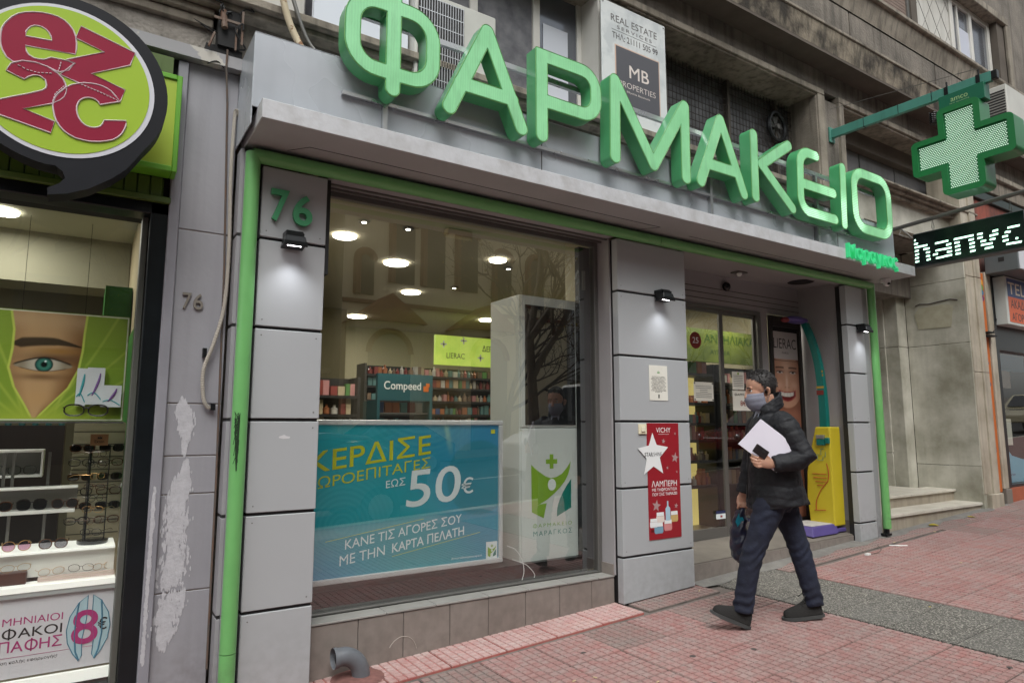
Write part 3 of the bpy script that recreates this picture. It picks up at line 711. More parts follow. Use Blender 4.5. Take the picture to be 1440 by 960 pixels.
LET = {
 'Φ': ([rring(1.160, 1.674, 3.574, 4.00, .15), [(1.413,3.478),(1.413,4.11)]], .047),
 'Α': ([[(1.792,3.474),(2.066,4.068),(2.334,3.47)], [(1.87,3.652),(2.26,3.652)]], HW),
 'Ρ': ([[(2.503,3.466),(2.503,4.047)], [(2.503,4.047),(2.86,4.047)]+arc(2.86,3.917,.13,90,0)[1:]+arc(2.86,3.848,.13,0,-90)+[(2.503,3.718)]], HW),
 'Μ': ([[(3.168,3.466),(3.18,4.068),(3.562,3.492),(3.93,4.068),(3.922,3.462)]], .0505),
 'Α.001': ([[(4.096,3.474),(4.366,4.068),(4.636,3.47)], [(4.17,3.642),(4.56,3.642)]], HW),
 'Κ': ([[(4.796,3.48),(4.805,4.05)], [(5.312,4.068),(4.895,3.795),(5.325,3.47)]], HW),
 'Ε': ([[(5.748,4.066)]+arc(5.628,3.921,.148,88,170)+arc(5.60,3.62,.136,185,272)+[(6.01,3.484)], [(5.478,3.747),(6.008,3.747)]], HW),
 'Ι': ([[(6.170,3.464),(6.197,4.05)]], HW),
 'Ο': ([rring(6.388, 7.046, 3.478, 4.068, .17)], .052),
}
def lettermat(name, dots):
    m = bpy.data.materials.new(name); m.use_nodes = True; t = NT(m); p = m.node_tree.nodes['Principled BSDF']
    g = t.n('NewGeometry'); n = t.n('TexNoise'); n.inputs['Scale'].default_value = 5; n.inputs['Detail'].default_value = 5; t.l(g.outputs['Position'], n.inputs['Vector'])
    mx = t.n('Mix', data_type='RGBA'); mx.inputs[6].default_value = (*rgb(140,208,154),1); mx.inputs[7].default_value = (*rgb(126,194,140),1)
    mr = t.n('MapRange'); mr.inputs[1].default_value=.35; mr.inputs[2].default_value=.7; t.l(n.outputs[0], mr.inputs[0]); t.l(mr.outputs[0], mx.inputs[0])
    # faint pleats of the vinyl
    wv = t.n('TexWave'); wv.inputs['Scale'].default_value = 18; wv.inputs['Distortion'].default_value = 3; t.l(g.outputs['Position'], wv.inputs['Vector'])
    m3 = t.n('Mix', data_type='RGBA', blend_type='MULTIPLY'); m3.inputs[0].default_value = .07; t.l(mx.outputs[2], m3.inputs[6]); t.l(wv.outputs[0], m3.inputs[7])
    mpd = t.n('Mapping'); mpd.inputs['Scale'].default_value = (14,14,2.2); t.l(g.outputs['Position'], mpd.inputs[0]); nd = t.n('TexNoise'); nd.inputs['Scale'].default_value = 1.5; nd.inputs['Detail'].default_value = 8; t.l(mpd.outputs[0], nd.inputs['Vector'])
    rd_ = t.n('MapRange'); rd_.inputs[1].default_value = .52; rd_.inputs[2].default_value = .76; rd_.inputs[4].default_value = .3; t.l(nd.outputs[0], rd_.inputs[0])
    md = t.n('Mix', data_type='RGBA'); md.inputs[7].default_value = (*rgb(84,120,84),1); t.l(m3.outputs[2], md.inputs[6]); t.l(rd_.outputs[0], md.inputs[0]); m3 = md
    t.l(m3.outputs[2], p.inputs['Base Color']); p.inputs['Roughness'].default_value = .38; p.inputs['Coat Weight'].default_value = .2; t.l(m3.outputs[2], p.inputs['Emission Color']); p.inputs['Emission Strength'].default_value = .12
    if dots:
        vo = t.n('TexVoronoi'); vo.inputs['Scale'].default_value = 58; vo.inputs['Randomness'].default_value = 0; t.l(g.outputs['Position'], vo.inputs['Vector'])
        lt = t.n('Math', operation='LESS_THAN'); lt.inputs[1].default_value = .36; 
        mp = t.n('Mapping'); mp.inputs['Scale'].default_value=(1,0,1); t.l(g.outputs['Position'], mp.inputs[0]); t.l(mp.outputs[0], vo.inputs['Vector'])
        t.l(vo.outputs['Distance'], lt.inputs[0])
        n5 = t.n('TexNoise'); n5.inputs['Scale'].default_value = 2.6; t.l(g.outputs['Position'], n5.inputs['Vector'])
        gt = t.n('MapRange'); gt.inputs[1].default_value=.42; gt.inputs[2].default_value=.58; t.l(n5.outputs[0], gt.inputs[0])
        mu = t.n('Math', operation='MULTIPLY'); t.l(lt.outputs[0], mu.inputs[0]); t.l(gt.outputs[0], mu.inputs[1])
        m4 = t.n('Math', operation='MULTIPLY_ADD'); m4.inputs[1].default_value = .65; m4.inputs[2].default_value = .2; t.l(mu.outputs[0], m4.inputs[0])
        cx_ = t.n('Mix', data_type='RGBA'); t.l(m3.outputs[2], cx_.inputs[6]); cx_.inputs[7].default_value = (*rgb(200,255,214),1); t.l(mu.outputs[0], cx_.inputs[0]); t.l(cx_.outputs[2], p.inputs['Emission Color']); t.l(m4.outputs[0], p.inputs['Emission Strength'])
    return m
m_let = lettermat('letter_face_green', False); m_letd = lettermat('letter_face_led_green', True)
m_letside = M('letter_return_green', rgb(80,166,110), .35, var=.3, vs=4, vcol=rgb(60,140,88), coat=.3, streak=.12)
m_rim = M('letter_trim', rgb(120,176,96), .4)
sign = thing('channel_letter_sign', 'big raised light green letters spelling ΦΑΡΜΑΚΕΙΟ along the canopy edge', 'shop sign', (4.1,-.39,3.42))
for ch, (st, hw) in LET.items():
    loops = stroke_loops(st, hw, extra=(lambda X, Y: np.maximum(np.abs(X-2.478)-.025, np.abs(Y-4.072)-.025)) if ch == 'Ρ' else None)
    V, F = curve_mesh(loops, .055, 0)
    b = B(); b.add([(p[0], -.390+p[2]*-1, p[1]) for p in V], F)
    lt = b.build('letter', m_letside, sign, smooth=35)
    loops2 = stroke_loops(st, hw-.006, extra=(lambda X, Y: np.maximum(np.abs(X-2.478)-.019, np.abs(Y-4.072)-.019)) if ch == 'Ρ' else None)
    V, F = curve_mesh(loops2, .0012, 0); b = B(); b.add([(p[0], -.4475-p[2], p[1]) for p in V], F)
    b.build('letter_face', m_letd if ch in 'ΕΙΟ' else m_let, lt, smooth=35)
    b = B()
    for L in loops: b.tube([(x, -.4462, z) for x, z in L], .0022, 4, closed=True)
    b.build('trim', m_rim, lt)
b = B(); b.box(1.15, 7.05, -.332, -.304, 3.425, 3.447); b.build('rail', m_alum, sign)
b = B(); b.box(1.15, 7.05, -.332, -.304, 3.945, 3.982); b.build('rail', m_alum, sign)
for x in (1.40, 4.34, 5.90): 
    b = B(); b.box(x, x+.03, -.335, -.302, 3.23, 3.98); b.build('upright', m_alum, sign)
# small illuminated name
sm = thing('small_name_sign', 'small glowing green letters Μαραγκός on the right end of the canopy edge', 'shop sign', (6.65,-.46,3.14))
m_sm = M('glowing_green_letter', rgb(52,184,118), .4, emit=.3)
V, F = text_raw('Μαραγκος', .5, .012, 0, 0, 1.05, 3); mn, mx_ = V.min(0), V.max(0)
# split into glyphs by connected pieces
def islands(V, F):
    par = list(range(len(V)))
    def fd(i):
        while par[i] != i: par[i] = par[par[i]]; i = par[i]
        return i
    for f in F:
        for q in f[1:]: par[fd(q)] = fd(f[0])
    g = {}
    for f in F: g.setdefault(fd(f[0]), []).append(f)
    return list(g.values())
V0, F0 = text_raw('Μαραγκος', .5, .012, 0, 0, 1.05, 3)
key = {}
for i, p in enumerate(V0): key.setdefault((round(p[0],4), round(p[1],4), round(p[2],3)), i)
rem = [key[(round(p[0],4), round(p[1],4), round(p[2],3))] for p in V0]
F0 = [tuple(rem[q] for q in f) for f in F0]; F0 = [f for f in F0 if len(set(f)) > 2]
sx_, sz_ = (7.12-6.19)/(mx_[0]-mn[0]), .185/(mx_[1]-mn[1])
for fs in islands(V0, F0):
    ids = sorted({q for f in fs for q in f}); mp_ = {q: i for i, q in enumerate(ids)}
    b = B(); b.add([(6.19+(V0[q][0]-mn[0])*sx_, -.445-V0[q][2]*.035, 3.095+(V0[q][1]-mn[1])*sz_) for q in ids], [tuple(mp_[q] for q in f) for f in fs])
    b.build('letter', m_sm, sm)

UX, UZ, NY = (1,0,0), (0,0,1), (0,-1,0)
# green 76 on the first pilaster
hn = thing('house_number', 'green raised house number 76 on the top panel of the left grey pilaster', 'house number', (.96,-.01,2.69))
m_num = M('green_number', rgb(72,156,108), .4, var=.2, vs=6)
for ch, x0, w, z0, h in (('7', .846, .105, 2.69, .195), ('6', .975, .115, 2.685, .19)):
    b = B(); text(b, ch, (x0,0,z0), UX, UZ, NY, w, h, .006, .022, offset=.02); b.build('digit', m_num, hn)
# ------------------------------------------------------------------ LED floodlights on the pilasters
m_floodglow = M('flood_lens', rgb(255,250,255), .3, emit=14)
def flood(x, z, label):
    t = thing('floodlight', label, 'floodlight', (x,0,z), group='small LED floodlights on the grey pilasters')
    b = B(); b.box(x-.035, x+.035, -.02, -.0, z+.02, z+.05); b.box(x-.05, x-.042, -.07, -.005, z-.0, z+.03); b.box(x+.042, x+.05, -.07, -.005, z-.0, z+.03)
    b.build('bracket', m_darkframe, t)
    b = B(); b.hexa([(x-.065,-.125,z-.018),(x+.065,-.125,z-.018),(x+.065,-.02,z-.034),(x-.065,-.02,z-.034),(x-.055,-.115,z+.03),(x+.055,-.115,z+.03),(x+.055,-.03,z+.03),(x-.055,-.03,z+.03)]); b.box(x-.066,x+.066,-.130,-.122,z-.034,z-.005); b.box(x-.05,x+.05,-.09,-.0,z+.032,z+.065)
    for k in range(5): b.box(x-.05, x+.05, -.108+k*.018, -.102+k*.018, z+.028, z+.052)
    b.build('housing', m_darkframe, t, bevel=.003)
    b = B(); b.quad((x-.040,-.086,z-.0240),(x-.040,-.05,z-.0292),(x+.040,-.05,z-.0292),(x+.040,-.086,z-.0240)); b.build('lens', m_floodglow, t)
    l = bpy.data.lights.new('floodlight_beam', 'SPOT'); l.energy = 3.2; l.spot_size = R(125); l.spot_blend = .9; l.shadow_soft_size = .03; l.color = (.95,.96,1)
    o = bpy.data.objects.new('floodlight_beam', l); COL.objects.link(o); o.parent = t; o.location = (0,-.085,-.045)
    o.rotation_euler = (R(-14), 0, 0)
    return t
flood(.975, 2.565, 'small black LED floodlight shining down the left grey pilaster under the green 76')
flood(4.03, 2.565, 'small black LED floodlight shining down the middle grey pilaster above the paper notice')
flood(7.10, 2.535, 'small black LED floodlight shining down the narrow right pilaster beside the entrance')
# ------------------------------------------------------------------ notices and posters
nt_ = thing('paper_notice', 'small white typed paper notice taped to the middle grey pilaster', 'notice', (4.0,0,1.70))
m_paper = M('paper', rgb(226,224,214), .8, var=.1, vs=8)
b = B(); b.box(3.895, 4.105, -.004, -.001, 1.705, 1.995); b.build('sheet', m_paper, nt_)
b = B()
for k in range(13): 
    w = .07+.008*((k*7)%3) if k < 12 else .04
    for s in np.arange(-w, w, .016): b.box(4.0+s, 4.0+s+.012*random.uniform(.6,1.1), -.0052, -.0042, 1.90-k*.0105, 1.9035-k*.0105)
b.build('typed_lines', m_txt_dark, nt_, kind='stuff')
b = B(); b.box(3.993, 4.007, -.0056, -.0042, 1.725, 1.755); b.build('ink_mark', m_txt_dark, nt_)
b = B(); b.flat([(3.985,1.93),(3.992,1.95),(3.996,1.935),(4.0,1.955),(4.004,1.935),(4.010,1.95),(4.017,1.93)], (0,0,0), UX, UZ, NY, .0045, .0005); b.build('emblem', M('pale_green_print', rgb(120,170,110), .6), nt_)

vp = thing('red_poster', 'tall red VICHY poster with small grey stars on the middle pilaster', 'poster', (4.03,0,.6))
b = B(); b.box(3.85, 4.215, -.0055, -.001, .595, 1.52); b.build('sheet', M('red_print', rgb(150,28,40), .35, var=.15, vs=3, vcol=rgb(132,20,32)), vp)
b = B()
for tx_, x0, w, z0, h in (('VICHY', 3.953, .168, 1.443, .04), ('ΛΑΜΠΕΡΗ', 3.888, .288, 1.008, .048), ('ΜΕ ΤΗ ΦΡΟΝΤΙΔΑ', 3.892, .284, .970, .028), ('ΠΟΥ ΣΑΣ ΤΑΙΡΙΑΖΕΙ', 3.895, .279, .936, .024)):
    text(b, tx_, (x0,-.0055,z0), UX, UZ, NY, w, h, .001, offset=.012 if h < .03 and 'ΠΟΥ' in tx_ else 0)
b.box(3.975, 4.10, -.0066, -.0058, 1.428, 1.430); b.build('lettering', m_white, vp)
def starpts(cx, cz, ro, ri, rot=90): return [(cx+(ro if k % 2 == 0 else ri)*math.cos(R(rot+36*k)), cz+(ro if k % 2 == 0 else ri)*math.sin(R(rot+36*k))) for k in range(10)]
b = B()
for cx, cz, ro in ((4.034,1.372,.022),(4.164,1.235,.045),(4.072,1.155,.014),(4.173,1.433,.014),(3.935,.858,.05),(4.160,.845,.024),(4.18,1.12,.012)):
    b.flat(starpts(cx, cz, ro, ro*.42, 80), (0,0,0), UX, UZ, NY, .0062, .0004)
b.build('printed_star', M('grey_print', rgb(170,140,140), .5), vp)
b = B()
cols = [M('cream_jar', rgb(226,214,206), .3), M('blue_jar', rgb(120,160,180), .3), M('pink_jar', rgb(210,140,140), .3), M('gold_jar', rgb(200,170,110), .3)]
def jarprint(cx, z0, w, h, m): 
    bb = B(); bb.flat([(cx-w/2,z0+h*.15),(cx-w*.4,z0),(cx+w*.4,z0),(cx+w/2,z0+h*.15),(cx+w/2,z0+h*.62),(cx-w/2,z0+h*.62)], (0,0,0), UX, UZ, NY, .0065, .0004); bb.build('printed_jar', m, vp)
    bb = B(); bb.flat([(cx-w*.46,z0+h*.64),(cx+w*.46,z0+h*.64),(cx+w*.44,z0+h),(cx-w*.44,z0+h)], (0,0,0), UX, UZ, NY, .0068, .0004); bb.build('printed_lid', m_white, vp)
jarprint(3.955, .64, .10, .085, cols[1]); jarprint(4.06, .655, .09, .085, cols[2]); jarprint(4.135, .72, .085, .085, cols[3]); jarprint(3.975, .725, .09, .08, cols[0])
b = B(); b.box(3.87, 3.95, -.0066, -.006, .655, .675); b.build('printed_lid', M('dark_red_print', rgb(96,14,20), .4), vp); jarprint(3.9, .69, .085, .07, m_white)
b = B(); b.flat([(4.035,.735),(4.09,.735),(4.09,.83),(4.07,.85),(4.07,.89),(4.055,.89),(4.055,.85),(4.035,.83)], (0,0,0), UX, UZ, NY, .0069, .0004); b.build('printed_bottle', M('pale_blue_print', rgb(170,200,216), .4), vp)
stt = thing('star_sticker', 'white five-pointed STARSHINE star stuck over the left edge of the red poster', 'sticker', (3.9,-.008,1.27))
b = B(); b.flat([(3.908,1.44),(3.953,1.344),(4.083,1.323),(3.985,1.240),(4.019,1.113),(3.913,1.172),(3.806,1.112),(3.838,1.235),(3.743,1.319),(3.867,1.340)], (0,0,0), UX, UZ, NY, .007, .002); b.build('star', m_white, stt)
b = B(); text(b, 'STAR', (3.816,-.009,1.252), UX, UZ, NY, .09, .032, .0015, offset=.012); text(b, 'SHINE', (3.912,-.009,1.254), UX, UZ, NY, .095, .03, .0015, offset=-.006); b.build('lettering', m_txt_dark, stt)
sw = thing('light_switch', 'cream bell push switch at the top left corner of the red poster', 'switch', (3.80,0,1.43))
b = B(); b.box(3.756, 3.845, -.014, -.001, 1.43, 1.511); b.build('plate', M('cream_plastic', rgb(222,214,186), .4), sw, bevel=.004)
b = B(); b.box(3.778, 3.823, -.022, -.014, 1.45, 1.493); b.build('rocker', M('cream_plastic_b', rgb(232,226,202), .35), sw, bevel=.003)
# ------------------------------------------------------------------ LED cross on its arm
cs = thing('pharmacy_cross_sign', 'green pharmacy cross of white LEDs hanging from a long teal arm', 'cross sign', (7.10,.15,4.9))
XC = 7.06
m_teal = M('teal_steel', rgb(78,142,128), .45, var=.4, vs=5, vcol=rgb(60,118,104), streak=.15)
m_cgreen = M('cross_green', rgb(34,120,66), .38, var=.3, vs=4, vcol=rgb(28,104,56), coat=.2)
b = B(); b.box(XC-.05, XC+.05, .128, .148, 4.74, 4.92); b.build('wall_plate', m_teal, cs, bevel=.003)
b = B()
zt0, zt1 = 4.835, 4.80
b.hexa([(XC-.025,-1.47,zt1-.045),(XC+.025,-1.47,zt1-.045),(XC+.025,.13,zt0-.045),(XC-.025,.13,zt0-.045),(XC-.025,-1.47,zt1+.055),(XC+.025,-1.47,zt1+.055),(XC+.025,.13,zt0+.055),(XC-.025,.13,zt0+.055)])
b.build('arm', m_teal, cs, bevel=.003)
b = B(); b.box(XC-.027, XC+.027, -1.52, -1.472, zt1-.035, zt1+.05); b.build('end_cap', m_darkframe, cs, bevel=.004)
for y in (-.25, -.62, -.95): 
    b = B(); b.box(XC-.0265, XC+.0265, y, y+.006, 4.775, 4.882); b.build('arm_joint', m_darkframe, cs)
for y in (-1.10, -1.38):
    b = B(); b.box(XC-.032, XC+.032, y, y+.035, zt1-.04, zt1+.06); b.cyl((XC,y+.017,zt1+.05), (XC,y+.017,zt1+.12), .008, 8); b.build('clamp', m_darkframe, cs)
b = B(); b.tube([(XC-.0, .14, 5.15), (XC, -1.40, 4.93)], .003, 5); b.build('stay_wire', m_alum_d, cs)
YC, ZC = -1.20, 4.175
b = B(); b.box(XC-.06, XC+.06, -1.42, -1.02, 4.60, 4.765); b.build('header_box', M('header_green', rgb(24,104,78), .4, var=.2), cs, bevel=.003)
b = B(); text(b, 'amco', (XC-.06,-1.13,4.675), (0,-1,0), UZ, (-1,0,0), .15, .035, .001); text(b, 'led systems', (XC-.06,-1.12,4.648), (0,-1,0), UZ, (-1,0,0), .17, .016, .001); b.build('lettering', M('pale_green_letter', rgb(170,200,140), .5), cs)
def crosspts(a, w, r):   # half span a, half arm width w, corner radius r
    L = []
    def corner(cx, cz, s0):
        return arc(cx, cz, r, s0, s0+90, 6)
    L += corner(w-r, a-r, 0)[::1]
    L = arc(w-r, a-r, r, 0, 90, 6) + arc(-w+r, a-r, r, 90, 180, 6) + [(-w, w)] + arc(-a+r, w-r, r, 90, 180, 6) + arc(-a+r, -w+r, r, 180, 270, 6) + [(-w, -w)] \
        + arc(-w+r, -a+r, r, 180, 270, 6) + arc(w-r, -a+r, r, 270, 360, 6) + [(w, -w)] + arc(a-r, -w+r, r, 270, 360, 6) + arc(a-r, w-r, r, 0, 90, 6) + [(w, w)]
    return L
CU, CV, CN = (0,-1,0), (0,0,1), (-1,0,0)
A_, W_ = .445, .185
V, F = curve_mesh([crosspts(A_, W_, .05)], .085); b = B(); b.add([(XC-p[2], YC-p[0], ZC+p[1]) for p in V], F)
b.build('cross_body', m_cgreen, cs, smooth=35, bevel=.004)
for sd_, nx_ in ((-1, 'led_panel'), (1, 'led_panel')):
    V, F = curve_mesh([crosspts(A_, W_, .05), crosspts(A_-.055, W_-.055, .012)], .014); b = B(); b.add([(XC+sd_*.099+p[2], YC-p[0], ZC+p[1]) for p in V], F); b.build('rim', m_cgreen, cs, smooth=35)
    V, F = curve_mesh([crosspts(A_-.055, W_-.055, .01)], .001); b = B(); b.add([(XC+sd_*.088+p[2], YC-p[0], ZC+p[1]) for p in V], F); b.build('led_board', M('led_board_green', rgb(30,110,66), .5) if sd_ < 0 else bpy.data.materials['led_board_green'], cs)
b = B(); p_ = .0178; a_, w_ = A_-.066, W_-.066; n_ = int(a_/p_)
for i in range(-n_, n_+1):
    for j in range(-n_, n_+1):
        y, z = i*p_ + (p_/2 if j % 2 else 0), j*p_
        if (abs(y) < w_ and abs(z) < a_) or (abs(z) < w_ and abs(y) < a_):
            s_ = .0056
            b.add([(XC-.0915,YC-y-s_,ZC+z-s_*.7),(XC-.0915,YC-y+s_,ZC+z-s_*.7),(XC-.0915,YC-y+s_,ZC+z+s_*.7),(XC-.0915,YC-y-s_,ZC+z+s_*.7)], [(0,3,2,1)])
b.build('leds', M('white_led', rgb(206,240,216), .4, emit=.5), cs, kind='stuff')
# ------------------------------------------------------------------ LED text display on its rod
XL = 7.72
ls = thing('led_text_display', 'black LED scrolling text display hanging from a rod past the canopy end', 'LED display', (XL,-.2,3.8))
b = B(); b.tube([(XL,.14,3.73),(XL,-1.9,3.84)], .024, 10); b.build('rod', m_alum_d, ls, smooth=40)
b = B(); b.box(XL-.0, XL+.12, -1.40, -.345, 3.245, 3.635); b.build('housing', M('housing_grey', rgb(84,86,88), .5), ls, bevel=.004)
b = B(); b.box(XL-.006, XL-.0005, -1.392, -.353, 3.262, 3.625); b.build('screen', M('screen_black', (.006,.014,.012), .2), ls)
for y in (-.55, -1.28):
    b = B(); b.tube([(XL+.03,y,3.60),(XL+.03,y-.012,3.68),(XL+.03,y,3.76),(XL+.03,y+.012,3.68)], .004, 5, closed=True); b.build('hook', m_alum_d, ls)
b = B(); b.tube([(XL+.01,-.22,3.76),(XL-.02,-.26,3.70),(XL,-.34,3.60),(XL+.02,-.36,3.57)], .007, 6); b.tube([(XL,-.24,3.75),(XL-.03,-.22,3.66),(XL+.0,-.33,3.60)], .004, 6)
b.build('cable', M('cable_grey', rgb(150,150,146), .5), ls, smooth=50)
GL = {'n': ['11110.','110011','110011','110011','110011'], 'a': ['.1111.','....11','.11111','11..11','.11111'], 'v': ['11..11','11..11','.1111.','.1111.','..11..'], 'c': ['.1111','11...','11...','11...','.1111'], 'h': ['11...','11110','11.11','11.11','11.11']}
GR = {'n': ['1111111','11...11','11...11','11...11','11...11'], 'a': ['.11111.','.....11','.111111','11...11','.111111'], 'v': ['11...11','11..111','.11.11.','.1111..','..111..'], 'c': ['..1111','.11...','11....','11..1.','.11111'], 'k': ['1......','11.....','111111.','11..111','11...11','11...11','11...11']}
b = B(); m_led = M('white_green_led', rgb(200,255,226), .4, emit=1.6)
y = -.358
rows = [('k',7),('a',5),('n',5),('v',5),('c',5)]
for ch, n in rows:
    g = GR[ch]
    wch = .198 if ch != 'k' else .165; cw = wch/7.2
    for r_, row in enumerate(g):
        z = 3.305 + (len(g)-1-r_)*.041
        i = 0
        while i < len(row):
            if row[i] == '1':
                j = i
                while j < len(row) and row[j] == '1': j += 1
                ya, yb = y-i*cw, y-(j*cw)+.006
                sk = random.uniform(-.003,.003)
                for s in np.arange(0, 1, .5):
                    yy0 = ya+(yb-ya)*s; yy1 = ya+(yb-ya)*(s+.5)
                    zz = z + random.uniform(-.002,.002)
                    if yy1 > -1.388: b.add([(XL-.0072,yy0+sk,zz),(XL-.0072,yy1+sk,zz),(XL-.0072,yy1-.004+sk,zz+.019),(XL-.0072,yy0-.004+sk,zz+.019)], [(0,1,2,3)])
                i = j
            else: i += 1
    y -= wch+.020
b.build('lit_text', m_led, ls, kind='stuff')
# ------------------------------------------------------------------ estate agent board
rs = thing('estate_agent_board', 'white marble-effect REAL ESTATE SERVICES board between the two first-floor window bays', 'sign board', (3.9,.09,4.06))
b = B(); b.box(3.525, 4.30, .085, .10, 4.055, 5.18); b.build('board', M('marble_print', rgb(212,216,216), .35, var=.8, vs=3.5, vcol=rgb(186,192,194), vdet=10, lo=.5, hi=.62), rs, bevel=.002)
b = B()
for tx_, x0, w, z0, h in (('REAL ESTATE', 3.633, .558, 5.008, .066), ('SERVICES', 3.704, .42, 4.952, .032), ('ΤΗΛ: 21111 505 99', 3.644, .552, 4.853, .06)):
    text(b, tx_, (x0,.085,z0), UX, UZ, NY, w, h, .0015, offset=.006 if 'ΤΗΛ' in tx_ else 0, spacing=1.4 if 'SERV' in tx_ else 1)
b.box(3.64, 4.18, .0832, .0845, 4.932, 4.934); b.build('lettering', M('grey_brown_print', rgb(92,88,88), .5), rs)
b = B(); b.box(3.672, 4.212, .0825, .0845, 4.225, 4.80); b.build('copper_border', M('copper_print', rgb(206,178,160), .4), rs)
b = B(); b.box(3.684, 4.20, .0805, .0822, 4.237, 4.788); b.build('dark_field', M('charcoal_print', rgb(84,84,90), .4), rs)
b = B()
text(b, 'MB', (3.835,.08,4.53), UX, UZ, NY, .235, .115, .001, offset=.01); text(b, 'PROPERTIES', (3.71,.08,4.425), UX, UZ, NY, .44, .052, .001, offset=-.008); text(b, 'Eftychia Bassoutis', (3.80,.08,4.376), UX, UZ, NY, .28, .024, .001)
b.build('emblem_lettering', M('cream_print', rgb(222,212,206), .4), rs)
for x in (3.545, 4.28):
    b = B(); b.cyl((x,.08,5.155), (x,.086,5.155), .006, 8); b.build('screw', m_alum_d, rs)
# ------------------------------------------------------------------ air conditioner behind the letters
ac = thing('air_conditioner', 'white outdoor air conditioner with black grille behind the letters Φ and Α', 'air conditioner', (1.9,.2,3.95))
b = B(); b.box(1.76, 2.42, .02, .30, 3.72, 4.55); b.build('casing', M('ac_white', rgb(196,196,190), .5, var=.2, vs=4), ac, bevel=.01)
b = B(); b.box(1.78, 2.14, .012, .019, 3.76, 4.50); b.build('fan_void', M('ac_dark', rgb(44,42,42), .8), ac)
b = B()
for x in np.arange(1.79, 2.14, .021): b.box(x, x+.006, .0, .008, 3.76, 4.50)
for z in np.arange(3.80, 4.5, .10): b.box(1.78, 2.14, .008, .0115, z, z+.006)
b.build('grille', m_alum, ac, kind='stuff')
a2 = thing('air_conditioner', 'small grey air conditioner under the second-floor window, half hidden by the cross', 'air conditioner', (10.7,-.2,5.7))
b = B(); b.box(10.45, 11.25, -.45, -.16, 5.72, 6.22); b.build('casing', bpy.data.materials['ac_white'], a2, bevel=.01)
b = B()
for k in range(9): b.box(10.442, 10.449, -.43, -.20, 5.8+k*.04, 5.82+k*.04)
b.build('grille', bpy.data.materials['ac_dark'], a2)
b = B(); b.box(10.5, 10.55, -.45, -.1, 5.66, 5.72); b.box(11.1, 11.15, -.45, -.1, 5.66, 5.72); b.build('bracket', m_alum_d, a2)
# coiled insulator near the cross
ci = thing('spring_coil', 'coiled black conduit spring hanging beside the top of the LED cross', 'coil', (7.2,-.9,4.6))
b = B(); b.tube([(7.25+.035*math.cos(a), -.86+.035*math.sin(a), 4.62+a*.0032) for a in np.linspace(0, 40, 90)], .006, 5); b.build('coil', m_darkframe, ci)

# ------------------------------------------------------------------ optician next door
opt = thing('optician_shopfront', 'optician shopfront at the left edge with lime green fascia and dark window frame', 'shopfront', (0,.2,0))
m_lime = M('lime_fascia', rgb(158,182,48), .45, var=.25, vs=3, vcol=rgb(138,166,44), coat=.2)
m_limef = M('lime_frame', rgb(96,160,40), .4)
m_limedk = M('dark_lime', rgb(74,96,32), .5, var=.3, vs=4)
b = B(); b.box(-2.5, .318, -.02, .10, 2.90, 3.395); b.build('fascia_panel', m_lime, opt)
b = B(); b.box(.318, .345, -.03, .10, 2.868, 3.425); b.box(-2.5, .318, -.03, .10, 2.868, 2.90); b.box(-2.5, .318, -.03, .10, 3.395, 3.425); b.build('fascia_frame', m_limef, opt, bevel=.004)
b = B(); b.box(-2.5, .30, .05, .11, 3.44, 3.56); b.box(-2.5, .24, .045, .05, 3.46, 3.53, ); b.build('fascia_top_box', m_limedk, opt)
for k in range(22):
    b = B(); x = .29-.062*k; b.box(x-.056, x, .10, .13, 2.76, 2.868); b.build('under_slat', m_limedk, opt, bevel=.003)
b = B(); b.box(-2.5, .335, .085, .12, 2.725, 2.758); b.box(-2.5, .30, .13, .16, 2.74, 2.87); b.build('under_rail', m_limedk, opt, bevel=.003)
b = B(); b.box(.245, .350, .13, .26, gz(.3), 2.725); b.box(-2.5, .36, .13, .28, 2.665, 2.724); b.build('dark_frame', M('black_green_frame', rgb(24,30,34), .3, metal=.2, var=.5, vs=9, vcol=rgb(14,16,18)), opt, bevel=.004)
b = B(); b.box(.212, .244, .20, .30, gz(.3), 2.66); b.build('grey_frame', M('grey_green_alu', rgb(104,106,100), .4, metal=.4), opt, bevel=.004)
b = B(); b.quad((-2.5,.26,.1),(.211,.26,.1),(.211,.26,2.66),(-2.5,.26,2.66)); b.build('glass_pane', glassmat('optician_glass', (.93,.95,.92), 1.55, 0, .9), opt)
b = B(); b.box(-2.5, .22, .22, .5, -.1, .18); b.build('base', m_black, opt)
# grey painted pilaster between the shops
pl = thing('grey_pilaster', 'grey painted pilaster with flaking white patches and number 76 between the two shops', 'pilaster', (.48,.12,0))
zc_ = [gz(.5)-.05, .62, 1.13, 1.335, 1.62, 2.60, 3.60]
for i in range(len(zc_)-1):
    b = B(); b.box(.385, .66, .122, .3, zc_[i]+.003, zc_[i+1]-.003); b.build('plaster_panel', m_greypaint, pl, bevel=.003)
b = B(); b.box(.385, .66, .127, .3, -.1, 3.58); b.box(.36, .385, .135, .3, -.1, 3.6); b.build('groove_backing', m_dado, pl)
b = B(); b.box(.330, .383, .095, .3, -.1, 3.58); b.build('side_strip', M('grey_strip', rgb(142,142,150), .55, var=.35, vs=3, streak=.12), pl, bevel=.004)
m_flake = M('bare_white_plaster', rgb(188,188,193), .95, var=.5, vs=30, vcol=rgb(160,160,166), bump=.3, bs=60)
